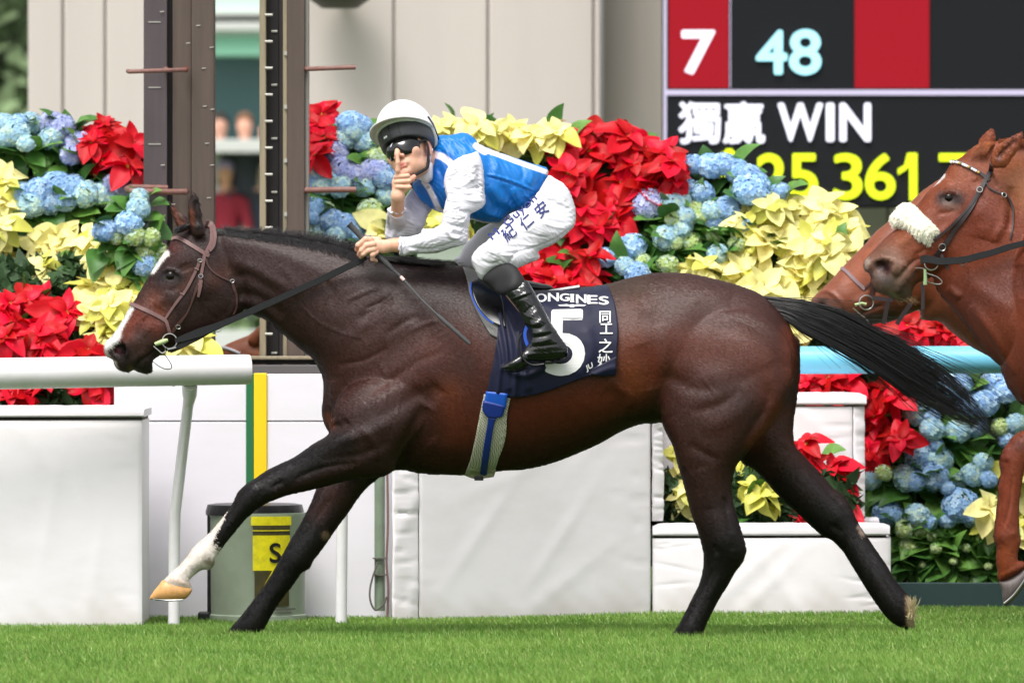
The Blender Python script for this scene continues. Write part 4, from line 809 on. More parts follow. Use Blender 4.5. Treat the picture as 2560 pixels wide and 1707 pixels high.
poin('leafy poinsettia in the white trough between the hind legs', GY, 'g', [(1770,1168,.5), (1800,1140,.5), (1660,1166,.5)], lv=14, Yf=lambda x, y: 2.54)
poin('cream poinsettia at the right edge behind the chestnut foreleg', GY, 'y', [(2270,1170,.9), (2286,1200,.8), (2346,1090), (2352,1140), (2344,1190), (2330,1226,.9), (2280,1236,.6)])
# understorey: the dark mass of foliage behind the heads, with its stepped frame
top_l = [(-300,300), (0,305), (60,296), (140,312), (200,350), (260,345), (330,362)]; top_r = [(703,330), (760,300), (860,300), (1000,316), (1290,322), (1330,335), (1450,336), (1540,380), (1640,398), (1740,440), (1900,500), (2020,560), (2120,640), (2352,680), (2900,690)]
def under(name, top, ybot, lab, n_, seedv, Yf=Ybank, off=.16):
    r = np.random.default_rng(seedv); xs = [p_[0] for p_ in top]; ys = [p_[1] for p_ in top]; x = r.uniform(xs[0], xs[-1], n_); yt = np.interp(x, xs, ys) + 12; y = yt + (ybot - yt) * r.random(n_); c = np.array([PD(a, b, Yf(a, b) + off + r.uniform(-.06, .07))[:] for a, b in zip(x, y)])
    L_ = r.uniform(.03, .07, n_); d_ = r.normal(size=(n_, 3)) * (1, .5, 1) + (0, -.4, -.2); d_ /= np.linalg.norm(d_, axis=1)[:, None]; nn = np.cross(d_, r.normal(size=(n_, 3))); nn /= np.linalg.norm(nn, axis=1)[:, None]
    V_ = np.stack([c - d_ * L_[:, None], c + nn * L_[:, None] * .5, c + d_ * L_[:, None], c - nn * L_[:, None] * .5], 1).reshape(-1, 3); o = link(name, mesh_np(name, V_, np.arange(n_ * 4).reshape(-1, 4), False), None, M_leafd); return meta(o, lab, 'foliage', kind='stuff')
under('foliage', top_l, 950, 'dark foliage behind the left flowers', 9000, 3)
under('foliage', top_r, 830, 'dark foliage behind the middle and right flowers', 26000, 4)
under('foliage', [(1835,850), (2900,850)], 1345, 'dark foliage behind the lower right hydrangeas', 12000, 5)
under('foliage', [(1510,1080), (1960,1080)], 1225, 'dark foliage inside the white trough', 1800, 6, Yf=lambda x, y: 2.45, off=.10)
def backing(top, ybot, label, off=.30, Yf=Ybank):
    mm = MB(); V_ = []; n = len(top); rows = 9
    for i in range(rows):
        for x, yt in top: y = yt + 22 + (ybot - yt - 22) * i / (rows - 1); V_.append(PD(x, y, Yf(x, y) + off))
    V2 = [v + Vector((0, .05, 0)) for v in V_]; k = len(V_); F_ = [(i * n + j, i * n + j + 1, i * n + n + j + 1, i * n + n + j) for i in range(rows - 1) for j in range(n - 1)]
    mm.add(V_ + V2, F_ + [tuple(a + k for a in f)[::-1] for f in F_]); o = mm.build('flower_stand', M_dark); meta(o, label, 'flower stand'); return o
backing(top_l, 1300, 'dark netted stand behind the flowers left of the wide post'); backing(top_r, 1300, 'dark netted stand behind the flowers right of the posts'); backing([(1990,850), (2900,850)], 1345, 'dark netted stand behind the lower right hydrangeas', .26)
# pale green flower box showing through under the jockey's arm
fb = root('flower_box', (xd(1030, 3.1), 3.1, 0), 'pale green flower box seen under the jockey\'s forearm', 'planter')
col(955, 1075, 526, 536, M_panel, 'rim', fb, 3.12, 3.40); col(958, 1072, 536, 600, mat('pale_green_box', lin((152, 166, 148)), rough=.6), 'front_board', fb, 3.15, 3.38)
# ================================================================ the dark bay horse in front
def coat_mat(name, rough=.44, spec=.34, bump=.0006, sheen=.0):
    m_ = mat(name, (1, 1, 1), rough=rough, spec=spec, attr='Col', var=.16, vscale=(14, 90, 70), bump=bump, bscale=(90, 340, 420), sheen=sheen); n = m_.node_tree
    b = [x for x in n.nodes if x.type == 'BSDF_PRINCIPLED'][0]; fine = [x for x in n.nodes if x.type == 'BUMP'][0]; tc = [x for x in n.nodes if x.type == 'TEX_COORD'][0]
    t = n.nodes.new('ShaderNodeTexNoise'); t.inputs['Scale'].default_value = 11; t.inputs['Detail'].default_value = 5; t.inputs['Roughness'].default_value = .62; t.inputs['Distortion'].default_value = .6
    b2 = n.nodes.new('ShaderNodeBump'); b2.inputs['Distance'].default_value = .0040; n.links.new(tc.outputs['Object'], t.inputs[0]); n.links.new(t.outputs['Fac'], b2.inputs['Height']); n.links.new(b2.outputs[0], fine.inputs['Normal'])
    r = n.nodes.new('ShaderNodeMapRange'); r.inputs['To Min'].default_value = rough - .10; r.inputs['To Max'].default_value = rough + .16; n.links.new(t.outputs['Fac'], r.inputs['Value']); n.links.new(r.outputs[0], b.inputs['Roughness'])
    return m_
M_coat = coat_mat('bay_coat')
far_side = lambda V: V[:, 1] > 0.02
near_side = lambda V: V[:, 1] < 0.02
torso = (ZA(620,238, 700,243, 800,254, 900,262, 1000,274, 1100,288, 1200,304, 1300,332, 1380,360, 1480,390, 1600,405, 1750,418, 1870,430)
         + ZB(125,92, 220,150, 350,192, 500,205, 700,198, 850,178, 950,150, 1050,130, 1150,123, 1250,130, 1350,150, 1450,176, 1550,208, 1620,245,
              1690,310, 1745,385, 1775,460, 1788,540, 1770,640, 1710,780, 1600,860, 1400,900, 1230,905, 1110,872, 1060,878, 1000,880, 900,918, 800,975, 700,1020, 600,1060, 500,1090, 400,1108, 280,1115, 130,1135, 0,1130)
         + ZA(1800,1472, 1700,1465, 1600,1448, 1500,1462, 1400,1430, 1310,1350, 1248,1265, 1218,1205, 1211,1150, 1219,1040, 1210,975, 1190,935, 1160,890, 1120,858, 1060,808, 1000,758, 930,700, 870,676, 820,640, 760,560, 700,450, 640,330))
headp = (ZA(632,226, 560,246, 515,262) + ZH(770,225, 730,290, 690,355, 640,430, 580,520, 530,600, 487,675, 440,755, 395,835, 345,905, 310,965, 268,1040, 218,1120, 158,1205, 108,1250, 82,1300, 82,1350, 105,1400, 155,1430)
         + ZA(166,903, 172,925, 190,945, 215,957, 243,962, 262,950, 280,955, 300,962, 325,969, 348,966, 362,948, 361,915, 372,895, 405,872, 440,850, 480,832, 520,815, 580,792, 640,768, 700,742, 770,700, 815,655, 835,600, 820,520, 770,420, 720,320, 680,260))
near_fore = (ZC(945,330, 870,377, 780,440, 700,478, 640,508, 590,542, 545,570, 503,607, 485,640, 460,690, 420,742, 380,790, 340,832, 300,866, 262,905, 240,938, 212,972, 180,1003, 150,1028, 127,1052, 118,1078, 150,1100, 262,1096, 252,1055, 270,1035, 292,1015, 318,1000, 350,998, 375,975, 381,945, 405,908, 440,860, 480,812, 530,752, 590,700, 640,668, 680,652, 740,630, 860,603, 980,572, 1080,548, 1180,542, 1232,530, 1272,500, 1296,440, 1350,370, 1420,290, 1440,190, 1380,90, 1200,50, 1050,90, 970,190, 955,270))
far_fore = ZC(885,598, 862,650, 838,705, 795,790, 750,862, 712,930, 682,985, 650,1040, 610,1102, 560,1168, 512,1230, 470,1280, 430,1322, 385,1354, 400,1366, 470,1372, 560,1368, 600,1345, 618,1305, 640,1262, 668,1212, 710,1150, 760,1088, 800,1032, 842,1003, 862,965, 890,930, 935,868, 985,795, 1040,722, 1080,662, 1130,602, 1190,552, 1240,500, 1150,440, 980,480)
near_hind = ZD(528,230, 555,310, 588,375, 608,440, 626,510, 646,575, 662,640, 690,740, 716,805, 736,880, 746,935, 741,1005, 722,1078, 690,1140, 655,1212, 622,1275, 588,1325, 575,1360, 600,1385, 700,1385, 735,1350, 752,1285, 790,1205, 830,1132, 868,1072, 903,1010, 938,962, 955,912, 951,870, 936,820, 915,750, 892,672, 882,600, 890,540, 908,480, 950,430, 1004,368, 1060,308, 1112,236, 1152,158, 1176,85, 1187,0, 1170,-120, 1080,-230, 940,-290, 780,-270, 640,-170, 560,-20, 525,120)
far_hind = ZD(945,472, 1000,505, 1060,562, 1112,622, 1172,682, 1232,735, 1290,790, 1348,840, 1402,868, 1450,915, 1492,980, 1542,1062, 1592,1140, 1642,1212, 1680,1258, 1720,1290, 1770,1310, 1812,1300, 1806,1240, 1800,1175, 1785,1150, 1752,1110, 1712,1060, 1672,990, 1622,918, 1582,858, 1543,800, 1512,740, 1490,685, 1455,640, 1400,598, 1340,528, 1288,474, 1250,432, 1216,395, 1204,340, 1205,270, 1216,200, 1227,120, 1236,40, 1238,-60, 1225,-150, 1120,-140, 1000,100, 900,330)
ear_near = ZA(570,285, 556,240, 548,200, 546,150, 552,100, 570,62, 590,85, 604,125, 611,175, 618,230, 628,275)
ear_far = ZA(500,262, 480,225, 462,185, 446,140, 436,93, 462,128, 490,158, 528,185, 548,212, 560,250)
hv = Vol(-1.62, 1.56, -0.42, 0.42, -0.05, 1.72, 0.0056)
hv.inflate(torso, scale=[(*D(520,560),.55), (*D(700,650),.55), (*D(860,760),.60), (*D(950,900),.70), (*D(1300,800),.88), (*D(1500,820),.86), (*D(1700,820),.78), (*D(1100,620),.7), (*D(1450,660),.8)], k=0.0, blur=6)
hv.inflate(headp, scale=[(*ZH(300,1350)[0],.80), (*ZH(400,1100)[0],.72), (*ZH(700,900)[0],.56), (*ZH(1000,700)[0],.50), (*ZH(1150,900)[0],.44), (*ZH(900,300)[0],.60), (*ZA(300,900)[0],.8)], k=0.02)
hv.inflate(near_fore, scale=[(*D(1050,950),.62), (*D(900,1010),.80), (*D(700,1090),.95), (*D(540,1150),1.05), (*D(470,1250),.95)], y0=[(*D(1020,900),-.155), (*D(900,1000),-.17), (*D(600,1130),-.15), (*D(400,1330),-.13)], k=0.05)
hv.inflate(far_fore, scale=[(*D(850,1100),.8), (*D(650,1300),1.0), (*D(560,1440),.95)], y0=[(*D(900,1050),.14), (*D(560,1440),.12)], k=0.04)
hv.inflate(near_hind, scale=[(*D(1600,800),.56), (*D(1600,950),.66), (*D(1640,1100),.72), (*D(1660,1250),.85), (*D(1590,1420),.95)], y0=[(*D(1620,800),-.15), (*D(1620,1100),-.17), (*D(1600,1420),-.14)], k=0.045)
hv.inflate(far_hind, scale=[(*D(1800,900),.62), (*D(1780,1050),.75), (*D(1900,1150),.8), (*D(2000,1330),.9)], y0=[(*D(1800,850),.13), (*D(1900,1150),.15), (*D(2060,1420),.13)], k=0.03)
hv.inflate(ear_near, scale=.72, y0=-.065, k=0.018)
hv.inflate(ear_far, scale=.72, y0=.065, k=0.018)
nq = ZH(222,1328)[0]; an_ = math.radians(-32); NR = np.array([[math.cos(an_), 0, math.sin(an_)], [0, 1, 0], [-math.sin(an_), 0, math.cos(an_)]])
for sg in (-1, 1): hv.ellipsoid(P(*nq, sg * .066), (.0255, .030, .0185), NR, .008, True)
V, Q = hv.mesh(2); del hv
R_, G_ = 1, -1
str_body = [
 # neck and shoulder
 (ZA(700,300, 900,330, 1080,400, 1250,480), 16, .008, .5), (ZA(760,450, 880,500, 1000,590), 14, -.010, .5), (ZA(740,400, 850,440, 1000,520, 1100,580), 12, .007, .5),
 (ZA(800,600, 900,630, 1020,740, 1110,830), 13, .008, .4), (ZA(780,560, 900,590, 1020,680), 12, -.012, .5),
 (ZA(1380,700, 1480,640, 1560,590), 10, -.008, .6), (ZA(1300,800, 1450,720, 1600,640), 14, .007, .5), (ZA(1250,620, 1350,600, 1500,560), 22, -.006, .5),
 (ZA(1230,820, 1400,830, 1600,720, 1750,640), 26, .009, .5), (ZA(1520,780, 1640,700, 1700,680), 9, -.008, .6),
 (ZA(1600,560, 1700,700, 1760,850), 22, -.007, .6), (ZA(1650,500, 1560,700, 1450,900, 1350,1050), 30, .010, .6),
 (ZA(1400,1100, 1550,1000, 1700,900, 1820,850), 10, -.006, .6), (ZA(1350,1180, 1500,1080, 1700,1000), 16, .010, .6), (ZA(1480,1190, 1640,1100, 1800,1010), 14, -.008, .6),
 (ZA(1250,1000, 1260,1100, 1280,1180), 18, .010, .6), (ZA(1262,1215, 1300,1235, 1340,1200), 12, -.018, .4), (ZA(1235,1010, 1245,1120, 1262,1200), 7, -.008, .5),
 (ZA(1720,1130, 1660,1250, 1600,1370, 1570,1450), 15, -.020, .5), (ZA(1800,1030, 1730,1120), 18, -.014, .5),
 (ZA(1860,1060, 1880,1180, 1900,1290), 5, .004, .5), (ZA(1900,1060, 1915,1160, 1935,1250), 5, .0035, .5), (ZA(1880,1080, 1897,1190, 1915,1290), 4, -.003, .5),
 (ZA(1600,1330, 1750,1330, 1900,1350), 22, .006, .6), (ZA(1560,1200, 1450,1260, 1300,1300, 1150,1350), 14, .012, .6), (ZA(1560,1300, 1400,1370, 1200,1400), 10, -.008, .6),
 (ZA(1400,1230, 1480,1330, 1470,1400), 10, .009, .5),
 # forearm and knee
 (ZC(1100,330, 950,400, 800,450, 700,500), 14, .007, .5), (ZC(1080,470, 900,500, 760,560), 6, -.008, .5), (ZC(1060,500, 900,540, 740,600), 9, .005, .5), (ZC(720,560, 650,600), 6, -.009, .5),
 (ZC(560,600), 20, .006), (ZC(640,630), 14, .006), (ZC(610,600, 590,650), 5, -.005, .5), (ZC(560,690, 430,830), 5, -.005, .4), (ZC(530,720, 420,860), 4, .003, .4), (ZC(310,940), 22, .008), (ZC(360,950), 10, .004), (ZC(240,1010, 200,1060), 7, -.003, .5),
 (ZC(130,1052, 190,1062, 250,1082), 4, .003, .2),
 (ZC(780,900, 900,720, 960,640), 8, -.006, .5), (ZC(760,960), 22, .006), (ZC(700,1120, 620,1250), 5, -.005, .5), (ZC(925,835), 8, .005),
 # flank, haunch
 (ZB(850,650, 900,700, 950,740, 940,800), 9, .008, .4), (ZB(830,700, 880,760, 890,840), 16, -.010, .5), (ZB(1000,480, 1030,580, 1060,700), 26, -.012, .6), (ZB(1010,260, 1030,300), 20, .014, 0),
 (ZB(920,360, 950,500, 980,640), 18, .005, .5), (ZB(1100,380, 1120,500, 1110,640), 16, .010, .6), (ZB(1450,340, 1600,420, 1680,520), 6, .006, .5), (ZB(1400,380, 1560,450, 1640,560), 16, -.006, .5),
 (ZB(1400,700, 1600,620, 1720,560), 16, -.006, .6), (ZB(1120,620, 1250,700, 1400,700), 14, -.010, .6), (ZB(1180,560, 1300,620, 1450,640), 22, .008, .6),
 (ZB(1250,820, 1400,780, 1500,700), 12, -.009, .6), (ZB(1300,900, 1450,850, 1600,720), 18, .008, .6), (ZB(1600,640, 1640,760, 1560,900, 1500,990), 9, -.008, .5), (ZB(1740,600, 1690,760, 1600,900, 1520,1000), 16, .012, .5),
 (ZB(1150,850, 1190,960, 1230,1100), 14, .008, .5), (ZB(1240,980, 1350,1040, 1400,1060), 9, -.008, .6), (ZB(1300,1100, 1330,1200, 1340,1300), 20, .009, .6), (ZB(1440,1080, 1450,1180, 1440,1320), 9, -.008, .5),
 (ZB(1200,300, 1300,240, 1450,240), 30, .008, .6), (ZB(1180,440, 1300,380, 1500,420), 22, -.004, .6), (ZB(430,800, 700,760, 900,800), 50, .006, .6), (ZB(1000,840, 900,900, 750,960), 14, -.008, .6),
 # hock and cannon
 (ZD(850,870), 22, .007), (ZD(800,880, 820,930), 6, -.006, .5), (ZD(900,900, 890,960), 8, .005, .5), (ZD(800,1000, 740,1130, 680,1270), 5, -.006, .5), (ZD(830,1030, 770,1150), 6, .005, .5), (ZD(850,640, 870,740, 890,820), 7, -.009, .5),
 (ZD(1420,740), 18, .006), (ZD(1380,780, 1450,820), 6, -.006, .5), (ZD(1400,640, 1470,720), 6, -.008, .5), (ZD(1560,900, 1640,1050, 1720,1180), 5, -.006, .5), (ZD(1260,480, 1360,600, 1430,680), 7, -.007, .5),
 (ZD(1070,200, 1180,420), 20, -.006, .5), (ZD(1130,350, 1200,420, 1230,500), 8, .007, .5),
 # head
 (ZH(1330,560, 1390,700, 1400,850, 1330,1000, 1180,1090), 9, .008, .3), (ZH(1000,620, 1150,700, 1250,850, 1150,980), 30, .010, .5), (ZH(1420,560, 1450,700, 1460,850), 12, -.012, .4),
 (ZH(700,830, 560,880, 470,960), 8, .005, .4), (ZH(600,700, 560,820, 480,960), 14, -.006, .5), (ZH(780,870, 660,960, 620,1080), 16, -.006, .5), (ZH(640,500, 700,540), 12, -.004, 0),
 (ZH(660,560, 710,530, 790,545, 835,590), 4, .009, .3), (ZH(745,610), 12, -.006), (ZH(680,720, 760,740, 830,700), 5, -.004, .5), (ZH(860,480, 900,560), 16, -.007, .5),
 (ZH(700,290, 740,330), 20, .004, 0), (ZH(230,1330), 14, -.024), (ZH(215,1320, 235,1300), 9, -.012, 0), (ZH(130,1330, 160,1270, 230,1258, 300,1285, 318,1350, 290,1410), 4.5, .008, .2), (ZH(330,1200, 400,1250, 450,1200), 14, .005, .5),
 (ZA(260,948, 300,905, 350,870, 385,838, 430,810), 4, -.011, .2), (ZA(245,925, 290,885, 340,850), 8, .006, .5), (ZA(320,945, 345,900, 380,870), 9, .006, .5), (ZH(400,1000, 470,1040, 540,1010), 12, -.005, .5), (ZH(420,1230, 500,1150, 560,1080), 7, .004, .5),
 (ZA(1100,620, 1180,700, 1300,760, 1420,790), 3, .004, .4), (ZA(1480,900, 1540,1000, 1520,1120), 2.6, .004, .4), (ZA(1560,960, 1600,1060, 1580,1180), 2.4, .0035, .4), (ZC(900,560, 1000,520, 1120,470), 2.4, .004, .4), (ZC(760,600, 860,560, 960,520), 2.2, .0035, .4),
 (ZB(1300,640, 1380,740, 1420,860), 2.6, .004, .4), (ZB(1180,980, 1220,1080, 1280,1160), 2.6, .004, .4), (ZH(600,900, 520,980, 420,1040, 360,1110), 2.4, .004, .4), (ZH(560,860, 640,900, 700,960), 2.2, .0035, .4), (ZH(480,960, 460,1040, 400,1120), 2, .003, .4),
 (ZA(1330,600, 1420,560, 1520,530), 5, .006, .5), (ZA(1420,640, 1500,610, 1560,570), 4, -.006, .5), (ZA(1640,760, 1720,720, 1800,700), 5, .005, .5), (ZA(1290,920, 1420,900, 1540,840), 6, -.005, .5), (ZB(420,860, 430,960, 410,1060), 9, -.0025, .5), (ZB(520,840, 540,940, 520,1040), 9, -.0025, .5), (ZB(620,820, 650,900, 640,990), 9, -.0025, .5), (ZB(720,800, 750,870, 745,950), 9, -.0022, .5),
 (ZA(1200,480, 1260,560, 1240,640), 8, -.005, .5), (ZA(1000,420, 1060,500, 1100,560), 8, .004, .5),
 # ears: hollow
 (ZA(580,100, 578,160, 585,225), 6, -.016, .5, near_side), (ZA(470,150, 490,190, 520,225), 5, -.008, .5, far_side),
]
V = sculpt(V, Q, [(a[0], a[1] * 1.15, a[2] * (.60 if a[1] > 3.2 or a[2] > .006 else .5), *a[3:]) for a in str_body])
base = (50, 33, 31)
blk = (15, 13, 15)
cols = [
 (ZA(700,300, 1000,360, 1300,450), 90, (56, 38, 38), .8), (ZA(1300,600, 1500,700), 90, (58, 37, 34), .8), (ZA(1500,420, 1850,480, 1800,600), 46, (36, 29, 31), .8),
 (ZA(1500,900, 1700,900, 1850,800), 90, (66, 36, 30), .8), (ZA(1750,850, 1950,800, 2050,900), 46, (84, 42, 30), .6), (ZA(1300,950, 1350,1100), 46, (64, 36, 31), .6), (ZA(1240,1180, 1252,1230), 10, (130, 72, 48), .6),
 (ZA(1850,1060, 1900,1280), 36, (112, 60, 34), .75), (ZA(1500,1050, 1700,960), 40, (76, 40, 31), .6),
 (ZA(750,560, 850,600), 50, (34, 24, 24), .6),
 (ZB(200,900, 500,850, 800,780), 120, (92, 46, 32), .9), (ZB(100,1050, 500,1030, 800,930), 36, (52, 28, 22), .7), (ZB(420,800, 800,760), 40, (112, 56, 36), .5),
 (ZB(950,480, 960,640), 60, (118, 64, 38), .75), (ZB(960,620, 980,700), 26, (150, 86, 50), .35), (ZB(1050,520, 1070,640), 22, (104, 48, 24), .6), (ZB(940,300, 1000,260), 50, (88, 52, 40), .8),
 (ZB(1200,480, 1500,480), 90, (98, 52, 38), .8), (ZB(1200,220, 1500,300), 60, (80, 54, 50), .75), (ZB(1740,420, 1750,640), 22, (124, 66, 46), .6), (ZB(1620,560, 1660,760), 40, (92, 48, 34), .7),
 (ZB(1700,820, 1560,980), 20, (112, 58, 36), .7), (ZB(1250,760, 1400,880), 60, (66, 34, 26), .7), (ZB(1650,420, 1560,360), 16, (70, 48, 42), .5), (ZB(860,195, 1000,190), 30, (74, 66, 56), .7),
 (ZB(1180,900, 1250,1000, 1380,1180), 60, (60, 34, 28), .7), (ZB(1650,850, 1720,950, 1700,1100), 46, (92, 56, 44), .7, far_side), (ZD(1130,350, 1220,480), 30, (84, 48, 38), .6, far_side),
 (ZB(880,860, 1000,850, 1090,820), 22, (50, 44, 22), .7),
 # black points
 (ZC(1000,400, 800,480, 640,560, 560,620, 430,800, 340,900, 180,1050), 42, blk, .97, None, 4), (ZC(1150,430, 1000,450), 34, (46, 30, 30), .5),
 (ZC(880,720, 740,970, 600,1200, 440,1340), 62, blk, .98, far_side, 4), (ZC(960,620, 900,720), 30, (62, 34, 28), .7, far_side),
 (ZD(850,760, 860,900, 800,1050, 640,1330), 62, blk, .98, None, 4), (ZD(740,560, 790,640, 820,720), 50, (44, 26, 24), .6),
 (ZD(1160,620, 1420,780, 1560,960, 1760,1260), 62, blk, .98, None, 4), (ZD(1100,480, 1250,600), 50, (40, 28, 27), .7),
 (ZD(1780,1150, 1790,1300), 12, (190, 180, 150), .9, None, 4),
 (ZC(925,835), 11, (150, 132, 112), .9, None, 4), (ZD(1520,790, 1540,830), 5, (170, 160, 150), .8, None, 4),
 # head
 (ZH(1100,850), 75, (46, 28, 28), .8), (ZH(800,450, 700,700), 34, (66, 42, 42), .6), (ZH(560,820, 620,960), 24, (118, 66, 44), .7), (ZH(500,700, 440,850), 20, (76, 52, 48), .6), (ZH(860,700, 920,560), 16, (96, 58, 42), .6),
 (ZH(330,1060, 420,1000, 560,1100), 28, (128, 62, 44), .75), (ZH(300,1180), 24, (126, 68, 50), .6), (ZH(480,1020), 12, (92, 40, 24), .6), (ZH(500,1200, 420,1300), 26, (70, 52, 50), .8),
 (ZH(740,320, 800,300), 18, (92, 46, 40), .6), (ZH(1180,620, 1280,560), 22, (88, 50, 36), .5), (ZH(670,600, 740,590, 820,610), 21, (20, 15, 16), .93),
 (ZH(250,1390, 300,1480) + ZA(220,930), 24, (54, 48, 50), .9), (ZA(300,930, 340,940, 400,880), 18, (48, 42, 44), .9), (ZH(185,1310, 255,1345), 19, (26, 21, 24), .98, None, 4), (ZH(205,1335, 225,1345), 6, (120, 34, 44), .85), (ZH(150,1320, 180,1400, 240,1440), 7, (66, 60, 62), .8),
 (ZA(250,940, 262,952), 7, (128, 118, 78), .8), (ZA(270,935, 300,900, 380,845), 3, (28, 20, 20), .7),
 (ZH(92,1300, 90,1370, 130,1420, 180,1470, 195,1520), 6, (205, 196, 192), .85, None, 4),
 # blaze
 (ZH(100,1290, 170,1190, 230,1100, 290,990, 330,915), 11, (238, 236, 234), .99, None, 6), (ZH(130,1270, 200,1180), 13, (232, 230, 228), .95, None, 6), (ZH(560,550, 610,480, 660,410, 705,370), 7.5, (240, 238, 236), .99, None, 5),
 # ears
 (ZA(580,90, 580,160, 588,240), 9, (24, 18, 18), .9, near_side, 4), (ZA(556,150, 562,220), 6, (122, 72, 48), .7, near_side), (ZA(465,150, 500,220), 12, (108, 64, 48), .8), (ZA(438,95, 452,150), 4, (40, 30, 30), .8),
]
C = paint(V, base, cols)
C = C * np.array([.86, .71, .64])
p = PX(V)
# white sock with a ragged upper edge
sx, sy = p[:, 0], p[:, 1]; a0 = np.array(ZC(400,905)[0]); ax_ = np.array([-.62, .78]); s_al = (sx - a0[0]) * ax_[0] + (sy - a0[1]) * ax_[1]; s_ac = (sx - a0[0]) * .78 + (sy - a0[1]) * .62
edge = 6 * np.sin(s_ac * .55) + 4 * np.sin(s_ac * 1.37 + 1) - np.where(s_ac < -26, (-(s_ac + 26)) * 5.0, 0)
sock = np.clip((s_al - edge) / 3 + .5, 0, 1) * (sx < 590) * (V[:, 1] < 0) * (sy > 1200)
C = paint(V, C, [b_ for b_ in cols if min(b_[2]) > 180])
C = C * (1 - sock[:, None]) + np.array(lin((232, 222, 214))) * sock[:, None]
C = paint(V, C, [(ZC(330,960, 370,980), 12, (128, 112, 84), .8, near_side), (ZC(262,1000, 300,985), 7, (150, 146, 128), .6, near_side), (ZC(140,1050, 250,1075), 4, (226, 190, 170), .7, near_side)])
H_front = Front(V, Q)
horse = root('horse', (0, 0, 0), 'dark bay racehorse with a white blaze and one white sock, striding in front', 'horse')
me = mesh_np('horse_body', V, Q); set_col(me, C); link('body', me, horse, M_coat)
def hair_coat(V, Q, C, n, par, m_, L=.011, wd=.0011, seed=3, sel=None):
    """short hairs of the coat, lying back and down over the skin"""
    r = np.random.default_rng(seed); N = vnormals(V, Q); ok = N[:, 1] < .35
    if sel is not None: ok &= sel(V)
    ids = np.nonzero(ok)[0]; i = ids[r.integers(0, len(ids), n)]; p = V[i] + r.normal(0, .003, (n, 3)); nn = N[i]; p -= nn * ((p - V[i]) * nn).sum(1)[:, None]
    f = np.array([.75, 0, -.65]) + r.normal(0, .22, (n, 3)); f -= nn * (f * nn).sum(1)[:, None]; f /= np.linalg.norm(f, axis=1)[:, None] + 1e-9; b = np.cross(nn, f); l_ = (L * r.uniform(.6, 1.2, n))[:, None]
    T = np.stack([p - b * wd, p + b * wd, p + f * l_ * .5 + nn * l_ * .10 + b * wd * .8, p + f * l_ + nn * l_ * r.uniform(.05, .20, (n, 1))], 1).reshape(-1, 3)
    me_ = mesh_np('coat_hair', T, np.arange(n * 4).reshape(-1, 4)[:, [0, 1, 2, 3]]); set_col(me_, np.repeat(C[i] * r.uniform(.84, 1.16, (n, 1)), 4, 0)); o = link('coat_hair', me_, par, m_); o['kind'] = 'stuff'; return o
M_hairc = mat('short_coat_hair', (1, 1, 1), rough=.46, spec=.36, attr='Col')
hair_coat(V, Q, C, 260000, horse, M_hairc)
HV, HQ = V, Q
def eye_part(fr, px, py, r, parent, depth=.62):
    c = fr.pt(px, py, 0) + Vector((0, r * depth, 0)); m = MB()
    m.lathe([(max(1e-4, r * math.sin(t)), -r * math.cos(t)) for t in np.linspace(0.02, math.pi - .02, 14)], c, (0, 1, 0), 20)
    m.build('eye', M_eye, parent, smooth=True)
M_eye = mat('wet_eye', (.006, .004, .003), rough=.16, spec=.25)
eye_part(H_front, *ZH(750,602)[0], .025, horse, .72)
# near fore hoof with its shoe
M_hoof = mat('pale_hoof', lin((214, 160, 98)), rough=.45, var=.18, vscale=(40, 40, 8), bump=.0008, bscale=(30, 30, 200), dirt=(.06, .04, .03), dscale=70.0, damount=.25)
M_hoofd = mat('dark_hoof', lin((92, 82, 80)), rough=.5, var=.2, vscale=(60, 60, 12), bump=.001, bscale=(40, 40, 240))
M_steel = mat('steel', lin((190, 190, 188)), rough=.28, metal=1.0)
def solid(name, px, parent, m_, Yp=0, scale=1.0, y0=0.0, h=.003, n=4, smooth=2, strokes=None, power=1.0, fn=None, smooth_outline=True, thick=None, wr=None):
    w_ = np.array([P(a, b, Yp)[:] for a, b in px]); t = (np.ptp(w_[:, 0]) + np.ptp(w_[:, 2])) / 2 if thick is None else thick
    ys = [v for *_, v in y0] if isinstance(y0, list) else [y0]
    v_ = Vol(w_[:, 0].min() - .02, w_[:, 0].max() + .02, Yp + min(ys) - t, Yp + max(ys) + t, w_[:, 2].min() - .02, w_[:, 2].max() + .02, h, Yp)
    yy = [(a, b, c + Yp) for a, b, c in y0] if isinstance(y0, list) else y0 + Yp
    v_.inflate(px, scale=scale, y0=yy, k=0, n=n, power=power, smooth=smooth_outline)
    if fn: fn(v_)
    V_, Q_ = v_.mesh(smooth)
    if wr: V_ = wrinkle(V_, Q_, *wr)
    if strokes: V_ = sculpt(V_, Q_, strokes)
    me_ = mesh_np(name, V_, Q_); o = link(name, me_, parent, m_); return o, V_, Q_
hoof_px = ZC(125,1050, 100,1078, 75,1108, 56,1142, 66,1150, 140,1156, 222,1150, 250,1132, 266,1108, 262,1088, 220,1072, 170,1058)
solid('hoof', hoof_px, horse, M_hoof, scale=1.05, y0=-.13, h=.003)
m = MB(); pts = [P(*ZC(60,1150)[0], -.13), P(*ZC(75,1156)[0], -.165), P(*ZC(140,1161)[0], -.185), P(*ZC(215,1158)[0], -.175)]
m.tube(pts, .0035, 6); m.build('horseshoe', M_steel, horse, smooth=True)
